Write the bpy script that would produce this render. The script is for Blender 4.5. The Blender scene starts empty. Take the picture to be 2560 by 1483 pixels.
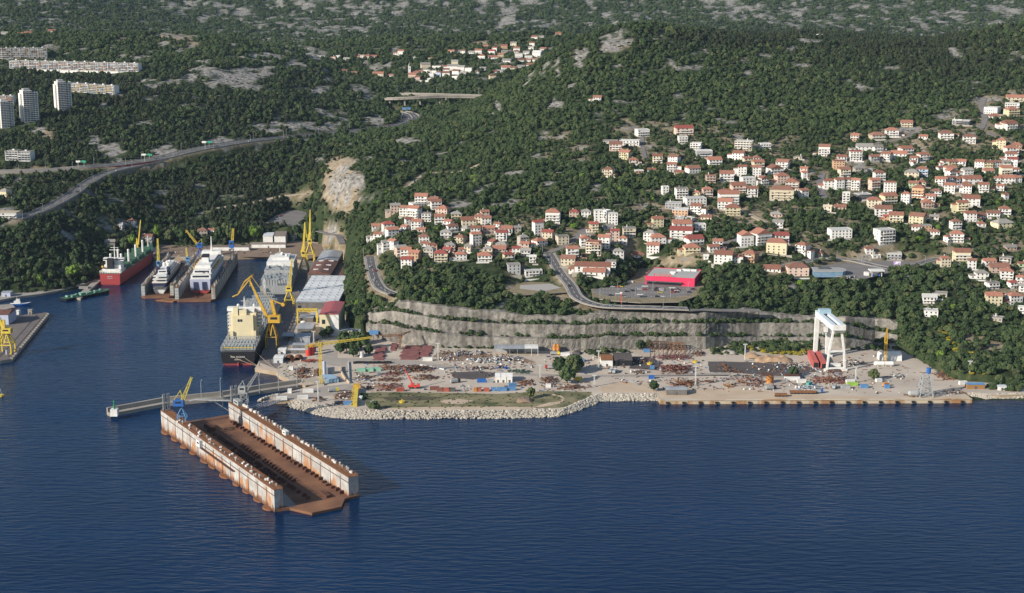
import bpy, math, random
import numpy as np
from mathutils import Vector, Matrix
random.seed(7); rng = np.random.default_rng(7)
SC = bpy.context.scene; COL = SC.collection
# ---------------------------------------------------------------- camera model (used to read positions off the survey photograph)
CH = 320.0; FPX = 3782.0; PITCH = math.radians(12.5); CP, SP = math.cos(PITCH), math.sin(PITCH)
def ray(u, v):
    a = (u-1280)/FPX; b = -(v-741.5)/FPX
    return a, CP+b*SP, -SP+b*CP
def pz(u, v, z=0.0):
    dx, dy, dz = ray(u, v); t = (z-CH)/dz
    return Vector((dx*t, dy*t, z))
def pY(u, v, Y):
    dx, dy, dz = ray(u, v); t = Y/dy
    return Vector((dx*t, Y, CH+dz*t))
def proj(X, Y, Z):
    d = Y*CP-(Z-CH)*SP; w = Y*SP+(Z-CH)*CP
    return 1280+FPX*X/d, 741.5-FPX*w/d
cam = bpy.data.cameras.new('camera'); cam.sensor_width = 36; cam.lens = 36*FPX/2560; cam.clip_end = 20000; cam.clip_start = 1
co = bpy.data.objects.new('camera', cam); COL.objects.link(co); co.location = (0, 0, CH); co.rotation_euler = (math.pi/2-PITCH, 0, 0); SC.camera = co
# ---------------------------------------------------------------- light
SUN_EL = math.radians(25); LX, LY = 0.84, 0.55      # light travels to the right and away from the camera
w = bpy.data.worlds.new('World'); SC.world = w; w.use_nodes = True
nt = w.node_tree; bg = nt.nodes['Background']; sk = nt.nodes.new('ShaderNodeTexSky'); sk.sky_type = 'NISHITA'; sk.sun_disc = False
sk.sun_elevation = SUN_EL; sk.sun_rotation = math.atan2(-LX, -LY); sk.altitude = 300; sk.air_density = 1.0; sk.dust_density = 0.6
nt.links.new(sk.outputs[0], bg.inputs[0]); bg.inputs[1].default_value = 0.085
sl = bpy.data.lights.new('sun', 'SUN'); sl.energy = 4.2; sl.angle = math.radians(0.5); sl.color = (1.0, 0.92, 0.80)
so = bpy.data.objects.new('sun', sl); COL.objects.link(so); n_ = math.hypot(LX, LY)
so.rotation_euler = Vector((LX/n_*math.cos(SUN_EL), LY/n_*math.cos(SUN_EL), -math.sin(SUN_EL))).to_track_quat('-Z', 'Y').to_euler()
SC.view_settings.view_transform = 'Standard'; SC.view_settings.look = 'None'; SC.view_settings.exposure = 0.74; SC.view_settings.gamma = 1
SC.cycles.use_denoising = True; SC.cycles.max_bounces = 6; SC.cycles.diffuse_bounces = 2; SC.cycles.glossy_bounces = 2; SC.cycles.caustics_reflective = False; SC.cycles.caustics_refractive = False
# ---------------------------------------------------------------- materials
MATS = {}
def mat(name, c, rough=0.8, c2=None, scale=0.4, amt=0.5, metal=0.0, bump=0.0, detail=4, coord='Object', spec=0.3, stretch=None):
    if name in MATS: return MATS[name]
    m = bpy.data.materials.new(name); m.use_nodes = True; t = m.node_tree; p = t.nodes['Principled BSDF']
    p.inputs['Roughness'].default_value = rough; p.inputs['Metallic'].default_value = metal; p.inputs['Specular IOR Level'].default_value = spec
    tc = t.nodes.new('ShaderNodeTexCoord'); nz = t.nodes.new('ShaderNodeTexNoise'); nz.inputs['Scale'].default_value = scale; nz.inputs['Detail'].default_value = detail
    src = tc.outputs[coord]
    if stretch:
        mp = t.nodes.new('ShaderNodeMapping'); mp.inputs['Scale'].default_value = stretch; t.links.new(src, mp.inputs[0]); src = mp.outputs[0]
    t.links.new(src, nz.inputs['Vector'])
    if c2 is None: c2 = tuple(x*0.72 for x in c)
    r = t.nodes.new('ShaderNodeValToRGB'); r.color_ramp.elements[0].position = 0.5-amt*0.4; r.color_ramp.elements[1].position = 0.5+amt*0.4
    r.color_ramp.elements[0].color = (*c2, 1); r.color_ramp.elements[1].color = (*c, 1)
    t.links.new(nz.outputs[0], r.inputs[0]); t.links.new(r.outputs[0], p.inputs['Base Color'])
    if bump:
        b = t.nodes.new('ShaderNodeBump'); b.inputs['Strength'].default_value = 1; b.inputs['Distance'].default_value = bump
        t.links.new(nz.outputs[0], b.inputs['Height']); t.links.new(b.outputs[0], p.inputs['Normal'])
    MATS[name] = m; return m
# ---------------------------------------------------------------- mesh builder
class MB:
    def __init__(s): s.v = []; s.f = []; s.m = []
    def add(s, vs, fs, m=0):
        o = len(s.v); s.v += [tuple(p) for p in vs]; s.f += [tuple(i+o for i in f) for f in fs]; s.m += [m]*len(fs); return s
    def box(s, c, d, m=0, rz=0.0, taper=1.0):
        cx, cy, cz = c; hx, hy, hz = d[0]/2, d[1]/2, d[2]/2; ca, sa = math.cos(rz), math.sin(rz); vs = []
        for sz in (-1, 1):
            k = taper if sz > 0 else 1.0
            for sx, sy in ((-1, -1), (1, -1), (1, 1), (-1, 1)):
                x, y = sx*hx*k, sy*hy*k; vs.append((cx+x*ca-y*sa, cy+x*sa+y*ca, cz+sz*hz))
        return s.add(vs, [(3, 2, 1, 0), (4, 5, 6, 7), (0, 1, 5, 4), (1, 2, 6, 5), (2, 3, 7, 6), (3, 0, 4, 7)], m)
    def bx(s, x0, x1, y0, y1, z0, z1, m=0): return s.box(((x0+x1)/2, (y0+y1)/2, (z0+z1)/2), (x1-x0, y1-y0, z1-z0), m)
    def frame(s, p, q):
        d = (Vector(q)-Vector(p)); L = d.length; d = d/L if L > 1e-6 else Vector((0, 0, 1))
        a = Vector((0, 0, 1)) if abs(d.z) < 0.95 else Vector((0, 1, 0)); e1 = d.cross(a).normalized(); e2 = e1.cross(d); return e1, e2
    def beam(s, p, q, w, h=None, m=0, w2=None, h2=None):
        h = h or w; w2 = w2 or w; h2 = h2 or h; e1, e2 = s.frame(p, q); vs = []
        for P, ww, hh in ((p, w, h), (q, w2, h2)):
            for a, b in ((-1, -1), (1, -1), (1, 1), (-1, 1)): vs.append(Vector(P)+e1*a*ww/2+e2*b*hh/2)
        return s.add(vs, [(3, 2, 1, 0), (4, 5, 6, 7), (0, 1, 5, 4), (1, 2, 6, 5), (2, 3, 7, 6), (3, 0, 4, 7)], m)
    def cyl(s, p, q, r, n=8, m=0, r2=None):
        r2 = r if r2 is None else r2; e1, e2 = s.frame(p, q); vs = []
        for P, rr in ((p, r), (q, r2)):
            for k in range(n): a = 2*math.pi*k/n; vs.append(Vector(P)+(e1*math.cos(a)+e2*math.sin(a))*rr)
        fs = [(k, (k+1) % n, n+(k+1) % n, n+k) for k in range(n)]+[tuple(range(n-1, -1, -1)), tuple(range(n, 2*n))]
        return s.add(vs, fs, m)
    def ball(s, c, r, m=0, n=8, k=5, sz=1.0):
        vs = [(c[0], c[1], c[2]-r*sz)]; fs = []
        for i in range(1, k):
            t = math.pi*i/k
            for j in range(n): a = 2*math.pi*j/n; vs.append((c[0]+r*math.sin(t)*math.cos(a), c[1]+r*math.sin(t)*math.sin(a), c[2]-r*sz*math.cos(t)))
        vs.append((c[0], c[1], c[2]+r*sz)); L = len(vs)-1
        for j in range(n): fs.append((0, 1+(j+1) % n, 1+j)); fs.append((L, L-n+j, L-n+(j+1) % n))
        for i in range(k-2):
            for j in range(n): fs.append((1+i*n+j, 1+i*n+(j+1) % n, 1+(i+1)*n+(j+1) % n, 1+(i+1)*n+j))
        return s.add(vs, fs, m)
    def prism(s, pts, z0, z1, m=0, mt=None):
        if sum(pts[i][0]*pts[(i+1) % len(pts)][1]-pts[(i+1) % len(pts)][0]*pts[i][1] for i in range(len(pts))) < 0: pts = pts[::-1]
        n = len(pts); z = (lambda a, i: a[i] if isinstance(a, (list, tuple)) else a)
        vs = [(p[0], p[1], z(z0, i)) for i, p in enumerate(pts)]+[(p[0], p[1], z(z1, i)) for i, p in enumerate(pts)]
        s.add(vs, [(i, (i+1) % n, n+(i+1) % n, n+i) for i in range(n)]+[tuple(range(n-1, -1, -1))], m)
        return s.add(vs[n:], [tuple(range(n))], m if mt is None else mt)
    def lattice(s, p, q, w, w2=None, n=8, t=0.25, m=0, h=None, h2=None):
        w2 = w2 or w; h = h or w; h2 = h2 or w2; e1, e2 = s.frame(p, q); p, q = Vector(p), Vector(q)
        def c(k, i):
            f = k/n; a, b = ((-1, -1), (1, -1), (1, 1), (-1, 1))[i % 4]
            return p.lerp(q, f)+e1*a*(w+(w2-w)*f)/2+e2*b*(h+(h2-h)*f)/2
        for i in range(4): s.beam(c(0, i), c(n, i), t, m=m)
        for k in range(n):
            for i in range(4):
                s.beam(c(k+k % 2*0, i), c(k+1, i+1), t*0.6, m=m) if k % 2 else s.beam(c(k, i+1), c(k+1, i), t*0.6, m=m)
                s.beam(c(k, i), c(k, i+1), t*0.6, m=m)
        return s
    def build(s, name, mats, parent=None, loc=None, rz=0.0, smooth=False):
        me = bpy.data.meshes.new(name); me.from_pydata(s.v, [], s.f); mats = mats if isinstance(mats, (list, tuple)) else [mats]
        for x in mats: me.materials.append(x)
        if len(mats) > 1: me.polygons.foreach_set('material_index', s.m)
        if smooth: me.polygons.foreach_set('use_smooth', [True]*len(s.f))
        me.update(); return link(name, me, parent, loc, rz)
def link(name, data, parent=None, loc=None, rz=0.0):
    o = bpy.data.objects.new(name, data); COL.objects.link(o)
    if parent is not None: o.parent = parent
    if loc is not None: o.location = loc
    o.rotation_euler.z = rz; return o
USED = {}
def tag(o, label=None, cat=None, group=None, kind=None):
    if label:
        o['label'] = label; USED.setdefault(label, []).append(o)
    if cat: o['category'] = cat
    if group: o['group'] = group
    if kind: o['kind'] = kind
    return o
def thing(name, label, cat, loc, rz=0.0, group=None): return tag(link(name, None, None, loc, rz), label, cat, group)
def struct(o): return tag(o, kind='structure')
def clone(o, loc, rz=None, label=None, group=None):
    c = o.copy(); COL.objects.link(c); c.location = loc
    if rz is not None: c.rotation_euler.z = rz
    if label: c['label'] = label
    if group: c['group'] = group
    for ch in list(o.children):
        d = ch.copy(); COL.objects.link(d); d.parent = c
        for g in list(ch.children):
            e = g.copy(); COL.objects.link(e); e.parent = d
    return c
# ---------------------------------------------------------------- numpy helpers
def hsh(i, j, s=0): x = np.sin(i*127.1+j*311.7+s*74.7)*43758.5453; return x-np.floor(x)
def vnoise(x, y, s=0):
    i, j = np.floor(x), np.floor(y); fx, fy = x-i, y-j; fx = fx*fx*(3-2*fx); fy = fy*fy*(3-2*fy)
    return (hsh(i, j, s)*(1-fx)+hsh(i+1, j, s)*fx)*(1-fy)+(hsh(i, j+1, s)*(1-fx)+hsh(i+1, j+1, s)*fx)*fy
def fbm(x, y, o=4, s=0):
    r = 0; a = 0.5; t = 0
    for k in range(o): r = r+a*vnoise(x*2**k+k*17.3, y*2**k-k*9.1, s+k); t += a; a *= 0.55
    return r/t
def inpoly(x, y, P):
    r = np.zeros(np.shape(x), bool); n = len(P); j = n-1
    for i in range(n):
        xi, yi = P[i][0], P[i][1]; xj, yj = P[j][0], P[j][1]
        c = ((yi > y) != (yj > y)) & (x < (xj-xi)*(y-yi)/((yj-yi) if yj != yi else 1e-9)+xi); r ^= c; j = i
    return r
def segdist(x, y, pts):
    best = np.full(np.shape(x), 1e9); zz = np.zeros(np.shape(x))
    for a, b in zip(pts[:-1], pts[1:]):
        dx, dy = b[0]-a[0], b[1]-a[1]; L = dx*dx+dy*dy+1e-9; t = np.clip(((x-a[0])*dx+(y-a[1])*dy)/L, 0, 1)
        d = np.hypot(x-a[0]-t*dx, y-a[1]-t*dy); k = d < best; best = np.where(k, d, best)
        if len(a) > 2: zz = np.where(k, a[2]+t*(b[2]-a[2]), zz)
    return best, zz
def lerp_line(P, u): return np.interp(u, [p[0] for p in P], [p[1] for p in P])
def smooth_line(P, n=6):
    out = []; P = [Vector(p) for p in P]
    for i in range(len(P)-1):
        p0 = P[max(i-1, 0)]; p1 = P[i]; p2 = P[i+1]; p3 = P[min(i+2, len(P)-1)]
        for k in range(n):
            t = k/n; out.append(0.5*((2*p1)+(p2-p0)*t+(2*p0-5*p1+4*p2-p3)*t*t+(3*p1-p0-3*p2+p3)*t**3))
    return out+[P[-1]]
# ---------------------------------------------------------------- terrain: heights interpolated from surveyed spots (pixel, distance)
SPOT = '''100 600 1560,80 530 1650,0 480 1750,100 430 1850,60 390 1930,200 300 2080,20 310 2080,150 230 2300,150 165 2550,100 130 2650,120 85 2900,0 85 2900,300 85 2900,150 70 3748,
150 0 4308,250 620 1620,300 560 1700,420 570 1740,300 480 1790,200 415 1870,330 405 1910,480 376 1960,700 345 2080,850 331 2170,960 319 2230,1020 300 2300,985 281 2400,60 540 1620,
170 492 1720,230 455 1800,450 540 1790,480 450 1890,600 430 1930,560 520 1800,650 560 1740,700 545 1755,740 520 1790,760 440 1930,640 500 1830,350 350 2010,500 330 2080,500 250 2250,
300 230 2300,550 180 2450,550 130 2650,350 160 2520,450 82 2860,600 112 2800,700 250 2330,700 180 2520,760 152 2700,850 270 2330,880 202 2560,960 263 2420,920 300 2270,450 60 4262,
600 60 4262,760 110 3100,450 0 4682,700 0 4682,900 0 4682,1100 0 4682,1300 0 4682,1500 0 4682,900 60 4262,1100 60 4262,1300 50 4332,1450 60 4262,1000 260 2470,1100 282 2350,
1100 262 2450,1200 259 2480,1000 220 2650,1100 222 2620,1200 220 2620,1000 200 2720,1100 200 2700,1250 190 2720,1000 170 2790,1100 170 2780,1250 165 2780,1350 150 2800,900 190 2800,850 160 2850,
950 150 2850,1100 130 2880,1250 130 2880,1380 125 2880,900 125 2950,1000 105 2980,1200 100 2980,1380 90 2980,1240 258 2200,1340 162 2200,1440 97 2250,1600 60 2300,1800 82 2350,2000 97 2350,
2200 112 2350,2400 87 2350,2560 62 2350,2700 55 2350,1600 45 4367,1800 70 4192,2000 85 2880,2200 100 2850,2400 75 4157,2560 50 4332,1600 0 4682,1800 0 4682,2000 0 4682,2200 0 4682,
2400 0 4682,2560 0 4682,2750 0 4682,1260 740 1285,1430 745 1272,1100 735 1285,1620 745 1262,1880 760 1265,2050 770 1265,2250 770 1275,1000 745 1275,1500 690 1330,1700 690 1330,1900 690 1340,
2100 690 1345,2400 690 1350,2560 690 1350,1300 690 1330,1100 690 1335,1300 600 1430,1500 600 1430,1700 600 1430,1900 600 1435,2150 600 1440,2400 600 1440,2560 600 1440,1100 600 1440,1000 640 1400,
960 600 1450,1300 500 1560,1500 500 1560,1700 500 1560,1900 500 1560,2150 500 1565,2400 500 1565,2560 500 1565,1000 510 1550,1130 510 1550,1300 430 1680,1500 430 1680,1700 430 1680,1900 430 1685,
2150 430 1690,2400 430 1690,2560 430 1690,1100 460 1700,1300 350 1850,1500 350 1830,1700 350 1830,1900 350 1830,2150 350 1840,2400 330 1850,2560 330 1850,1400 250 2000,1600 250 2000,1800 250 2000,
2000 250 2000,2200 250 2010,2400 250 2010,2560 250 2010,1500 150 2150,1700 150 2170,1900 150 2200,2200 160 2200,2450 150 2200,1350 220 2100,930 715 1335,920 660 1400,900 640 1440,905 560 1550,
870 600 1560,885 700 1400,905 770 1290,830 588 1690,850 522 1690,850 412 1725,900 440 1745,820 540 1700,860 380 1850,750 500 1840,950 345 2020,1100 400 1850,1100 330 2000,1200 290 2100,
940 430 1760,800 560 1720,950 500 1590,2300 800 1240,2400 800 1250,2500 820 1230,2560 760 1290,2450 880 1180,2300 860 1220,2350 740 1290,2520 880 1190,2440 930 1130'''
pts = []
for e in SPOT.replace('\n', '').split(','):
    u, v, Y = map(float, e.split()); p = pY(u, v, Y); pts.append((p.x/p.y, math.log(p.y), p.z))
for u, v in ((100, 800), (200, 1000), (400, 800), (600, 700), (650, 800), (400, 1000), (0, 900), (200, 760), (550, 660), (450, 660), (330, 720), (60, 770), (600, 1000), (0, 760)):
    p = pz(u, v, 0); pts.append((p.x/p.y, math.log(p.y), -14))
for u, v in ((820, 640), (840, 700), (830, 760), (850, 800), (860, 840), (760, 620), (640, 612), (500, 618), (400, 616), (720, 700), (150, 722), (220, 700), (60, 728)):
    p = pz(u, v, 3); pts.append((p.x/p.y, math.log(p.y), 2.0))
for s_ in np.linspace(-0.42, 0.42, 12):
    for Y, z in ((2650, None), (5000, 300), (5600, 380)):
        if z: pts.append((s_, math.log(Y), z+25*math.sin(s_*23)))
for u, z in ((1600, 190), (1800, 180), (2000, 175), (2200, 170), (2400, 180), (2560, 190)): p = pY(u, 80, 2720); pts.append((p.x/p.y, math.log(2720), z-25)); pts.append((p.x/p.y, math.log(3400), 120))
for u, z in ((100, 160), (300, 160), (450, 165), (600, 150)): p = pY(u, 80, 3180); pts.append((p.x/p.y, math.log(3180), z-10))
for s_ in (-0.45, 0.45):
    for Y, z in ((1300, 5 if s_ < 0 else 40), (1500, 20 if s_ < 0 else 70), (1800, 65 if s_ < 0 else 112), (2300, 130 if s_ < 0 else 215), (2900, 180), (4400, 200)): pts.append((s_, math.log(Y), z))
for u in range(950, 2300, 150): p = pz(u, 900, 3); pts.append((p.x/p.y, math.log(p.y), 10))
C = np.array(pts); XY = C[:, :2]; c2_ = 0.02**2
D = np.sqrt(((XY[:, None]-XY[None])**2).sum(-1)+c2_); n = len(C); A = np.zeros((n+3, n+3)); A[:n, :n] = D-np.eye(n)*0.004; A[:n, n] = 1; A[:n, n+1:] = XY; A[n, :n] = 1; A[n+1:, :n] = XY.T
W = np.linalg.solve(A, np.concatenate([C[:, 2], [0, 0, 0]]))
GS = np.linspace(-0.55, 0.55, 460); GL = np.linspace(math.log(1080), math.log(5700), 660)
S_, L_ = np.meshgrid(GS, GL); GY = np.exp(L_); GX = S_*GY
GZ = np.zeros_like(S_)
for r0 in range(0, 660, 55):
    q = np.stack([S_[r0:r0+55].ravel(), L_[r0:r0+55].ravel()], 1); d = np.sqrt(((q[:, None]-XY[None])**2).sum(-1)+c2_)
    GZ[r0:r0+55] = (d@W[:n]+W[n]+q@W[n+1:]).reshape(-1, 460)
far = np.clip((GY-1500)/1500, 0, 1)
u_, v_ = proj(GX, GY, GZ); GZ += np.exp(-(((u_-852)/55)**2+((v_-460)/65)**2)*1.2)*((fbm(GX/9, GY/14, 4, 71)-.5)*16+(fbm(GX/4, GY/4, 3, 72)-.5)*5)
GZ += (fbm(GX/60, GY/60, 4, 3)-0.5)*(3+16*far) + (fbm(GX/17, GY/17, 3, 9)-0.5)*(1+5*far)
def H(x, y):
    s = np.clip((np.asarray(x)/np.asarray(y)-GS[0])/(GS[1]-GS[0]), 0, 458.999); l = np.clip((np.log(y)-GL[0])/(GL[1]-GL[0]), 0, 658.999)
    i = np.floor(s).astype(int); j = np.floor(l).astype(int); a = s-i; b = l-j
    return (GZ[j, i]*(1-a)+GZ[j, i+1]*a)*(1-b)+(GZ[j+1, i]*(1-a)+GZ[j+1, i+1]*a)*b
def pg(u, v, y0=1100, dz=0.0):
    dx, dy, dz_ = ray(u, v); Y = np.arange(y0, 5500, 2.0); X = dx/dy*Y; Z = CH+dz_/dy*Y; h = np.maximum(H(X, Y), 0)
    k = np.argmax(Z < h)
    if not (Z < h).any(): k = len(Y)-1
    return Vector((X[k], Y[k], float(h[k])+dz))
def pz3(P, z): return [pz(a, b, z) for a, b in P]
# pads levelled for the car parks and other flat places: (name, px polygon, distance hint)
PADS = {}; ZM, ZF, ZO = 36.5, 42.5, 20.0
def pad(name, P, z):
    W_ = pz3(P, z); PADS[name] = W_; m = inpoly(GX, GY, W_); d, _ = segdist(GX, GY, [p[:2] for p in W_+[W_[0]]])
    d = np.where(m, 0, d); k = np.clip(1-d/22, 0, 1)**1.3; GZ[:] = GZ*(1-k)+(z-0.25)*k
pad('market_lot', [(1478, 722), (1482, 746), (1530, 752), (1600, 757), (1700, 755), (1742, 740), (1760, 722), (1755, 690), (1600, 668), (1560, 716)], ZM)
pad('gravel_field', [(1262, 728), (1310, 705), (1400, 706), (1425, 730), (1300, 738)], ZM-.5)
pad('old_lot', [(655, 562), (690, 538), (730, 522), (762, 528), (785, 545), (745, 566), (690, 560)], ZO)
pad('fuel_lot', [(2040, 668), (2100, 655), (2250, 650), (2350, 655), (2340, 668), (2230, 680), (2150, 700), (2090, 690)], ZF)
# roads carved into the slope
ROADS = {}
def road(name, P, w, smooth=6, y0=1100, zs=None, carve=True):
    L = smooth_line([pg(a, b, y0) if zs is None else pY(a, b, zs[i]) for i, (a, b) in enumerate(P)], smooth)
    if zs is None:
        z = np.array([p.z for p in L]); k = 5; zp = np.pad(z, k, mode='edge'); z = np.convolve(zp, np.ones(2*k+1)/(2*k+1), 'valid')
        for p, a in zip(L, z): p.z = float(a)
    ROADS[name+' '*len(ROADS)] = (L, w)
    if carve:
        xs = [p.x for p in L]; ys = [p.y for p in L]; m = (GX > min(xs)-40) & (GX < max(xs)+40) & (GY > min(ys)-40) & (GY < max(ys)+40)
        d, z = segdist(GX[m], GY[m], [(p.x, p.y, p.z) for p in L]); k = np.clip(1-(d-w*0.56)/(w*(0.35 if w > 12 else 0.9)), 0, 1); k = k*k*(3-2*k); GZ[m] = GZ[m]*(1-k)+(z-0.35)*k
    return L
road('road', [(1372, 632), (1385, 655), (1400, 685), (1425, 715), (1445, 742), (1490, 764), (1560, 768), (1640, 771), (1720, 776)], 9)
road('road', [(1718, 776), (1760, 777), (1820, 778), (1900, 777)], 7.4)
road('road', [(1372, 634), (1410, 618), (1440, 596), (1462, 570)], 7)
road('road', [(1800, 612), (1850, 598), (1900, 580), (1960, 575)], 7)
road('road', [(1960, 668), (2060, 645), (2130, 655), (2240, 672), (2330, 655), (2400, 640)], 8)
road('road', [(2062, 500), (2050, 460), (2058, 430)], 7)
road('road', [(1612, 400), (1606, 360), (1600, 330), (1560, 300)], 5)
road('road', [(2452, 325), (2462, 300), (2455, 265), (2462, 240)], 7)
road('road', [(2540, 370), (2510, 350), (2470, 330)], 6)
road('road', [(2185, 362), (2250, 350), (2300, 330), (2350, 320)], 6)
road('road', [(925, 640), (930, 670), (938, 700), (955, 722), (985, 735)], 9)
road('road', [(795, 578), (820, 586), (845, 596), (856, 604)], 7)
road('track', [(2275, 350), (2300, 370), (2320, 392)], 5)
road('track', [(1015, 475), (1045, 445), (1075, 432), (1140, 432), (1180, 420), (1205, 410), (1260, 408)], 4)
road('track', [(1840, 520), (1880, 540), (1915, 560)], 6)
road('track', [(2400, 500), (2390, 470), (2385, 440)], 5)
road('track', [(540, 524), (620, 508), (700, 497), (770, 482)], 9)
HW = road('highway', [(-80, 432), (60, 428), (150, 424), (215, 418), (300, 411), (400, 396), (480, 377), (600, 356), (700, 345), (800, 337), (880, 328), (950, 320), (1000, 312), (1030, 300), (1025, 288), (1005, 281), (985, 284)], 24, zs=[1840, 1850, 1862, 1872, 1895, 1925, 1960, 2020, 2080, 2140, 2190, 2230, 2262, 2310, 2360, 2395, 2420])
RAMP = road('road', [(40, 548), (100, 528), (170, 492), (215, 460), (260, 436), (320, 419), (400, 402)], 13, zs=[1600, 1655, 1722, 1785, 1840, 1880, 1915])
# land slabs are separate meshes; the terrain is kept under them
YARD = [(690, 930), (700, 940), (735, 955), (765, 964), (800, 960), (700, 985), (672, 1000), (739, 1000), (803, 1016), (898, 1024.5), (955, 1027), (1260, 1025), (1407, 1022), (1442, 1008), (1478, 992), (1497, 985), (1640, 985),
        (1650, 1001), (2431, 998), (2407, 979), (2440, 985), (2500, 988), (2600, 985), (2680, 985), (2680, 965), (2560, 968), (2481, 957), (2407, 953), (2378, 945), (2334, 921), (2290, 895), (2243, 869), (2187, 863), (2114, 872), (2040, 857), (1900, 855), (1820, 863), (1764, 873), (1585, 874), (1345, 877), (1231, 871), (1098, 870), (1017, 861), (965, 852), (917, 840), (885, 835), (872, 812), (858, 770), (866, 700), (862, 650), (835, 640), (812, 618), (800, 605), (752, 602), (640, 606), (560, 612), (480, 614), (400, 612), (375, 622), (385, 645), (404, 643), (500, 646), (583, 643), (651, 640), (706, 643), (751, 652), (645, 908), (637, 921)]
YW = pz3(YARD, 3.0)
m = inpoly(GX, GY, YW); GZ[m] = np.minimum(GZ[m], -2.0)
# quarry lines (pixel): foot, three wall tops
QB = [(915, 840), (965, 852), (1017, 861), (1098, 870), (1231, 871), (1345, 877), (1473, 877), (1585, 874), (1764, 873), (1820, 863), (1900, 857), (2040, 857), (2114, 872), (2187, 864), (2246, 870)]
Q1 = [(915, 811), (970, 811), (1017, 822), (1089, 833), (1160, 840), (1255, 845), (1383, 848), (1473, 848), (1514, 842), (1645, 842), (1852, 843), (2108, 844), (2184, 857), (2246, 863)]
Q2 = [(915, 785), (981, 777), (1041, 788), (1112, 801), (1208, 808), (1260, 811), (1469, 814), (1478, 810), (1826, 809), (1908, 807), (2040, 809), (2114, 813), (2202, 831), (2246, 838)]
Q3 = [(915, 783), (978, 774), (1000, 754), (1041, 757), (1112, 766), (1184, 775), (1255, 780), (1311, 790), (1454, 792), (1502, 785), (1645, 783), (1819, 783), (1822, 778), (1861, 772), (1908, 783), (1996, 793), (2099, 794), (2225, 799), (2246, 812)]
QU = np.arange(915, 2247, 3.0)
def qprof(u):
    b = pz(u, lerp_line(QB, u), 3.0); out = [b]; Y = b.y
    for k, Q in enumerate((Q1, Q2, Q3)):
        Y += 1.6; t = pY(u, lerp_line(Q, u), Y)
        if t.z < out[-1].z+0.5: t.z = out[-1].z+0.5
        out.append(t); Y += 6.5 if k < 2 else 10
        out.append(Vector((t.x*Y/t.y, Y, t.z+0.15)))
    return out
QP = [qprof(float(u)) for u in QU]
foot = [p[0] for p in QP]; back = [p[5] for p in QP]
qpoly = [(p.x, p.y-4) for p in foot]+[(p.x, p.y+3) for p in back[::-1]]
m = inpoly(GX, GY, qpoly); GZ[m] = -2
qs = np.array([p[5].x/p[5].y for p in QP]); qz = np.array([p[5].z for p in QP]); qy = np.array([p[5].y for p in QP])
sx = GX/GY; kz = np.interp(sx, qs, qz); ky = np.interp(sx, qs, qy); m = (sx > qs[0]) & (sx < qs[-1]) & (GY > ky+1) & (GY < ky+90)
k = np.clip(1-(GY-ky)/90, 0, 1)**0.7; GZ[m] = (GZ*(1-k)+np.minimum(kz+0.05*(GY-ky), kz+4)*k)[m]
# ---------------------------------------------------------------- setting: materials of the ground
def attr_mat():
    m = bpy.data.materials.new('hillside'); m.use_nodes = True; t = m.node_tree; N = t.nodes; Lk = t.links; p = N['Principled BSDF']; p.inputs['Roughness'].default_value = 0.95; p.inputs['Specular IOR Level'].default_value = 0.1
    tc = N.new('ShaderNodeTexCoord')
    def noise(s, d=5):
        x = N.new('ShaderNodeTexNoise'); x.inputs['Scale'].default_value = s; x.inputs['Detail'].default_value = d; Lk.new(tc.outputs['Object'], x.inputs[0]); return x.outputs[0]
    def ramp(src, stops):
        r = N.new('ShaderNodeValToRGB'); e = r.color_ramp.elements
        while len(e) < len(stops): e.new(0.5)
        for k, (a, c) in enumerate(stops): e[k].position = a; e[k].color = (*c, 1)
        Lk.new(src, r.inputs[0]); return r.outputs[0]
    def mix(f, a, b):
        x = N.new('ShaderNodeMix'); x.data_type = 'RGBA'; Lk.new(f, x.inputs[0]); Lk.new(a, x.inputs[6]); Lk.new(b, x.inputs[7]); return x.outputs[2]
    def at(n):
        x = N.new('ShaderNodeAttribute'); x.attribute_name = n; return x.outputs['Fac']
    g = ramp(noise(0.09), [(0.3, (0.018, 0.028, 0.012)), (0.55, (0.032, 0.046, 0.019)), (0.75, (0.075, 0.08, 0.036))])
    so_ = ramp(noise(0.15), [(0.3, (0.15, 0.115, 0.075)), (0.6, (0.27, 0.22, 0.155)), (0.8, (0.34, 0.3, 0.235))])
    rk = ramp(noise(0.25, 8), [(0.32, (0.09, 0.082, 0.072)), (0.5, (0.22, 0.208, 0.19)), (0.7, (0.33, 0.315, 0.295))])
    c = mix(at('soil'), g, so_); c = mix(at('rock'), c, rk); Lk.new(c, p.inputs['Base Color'])
    b = N.new('ShaderNodeBump'); b.inputs['Distance'].default_value = 1.5; b.inputs['Strength'].default_value = 0.8; Lk.new(noise(0.2, 8), b.inputs['Height']); Lk.new(b.outputs[0], p.inputs['Normal'])
    return m
UU, VV = proj(GX, GY, GZ)
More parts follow.
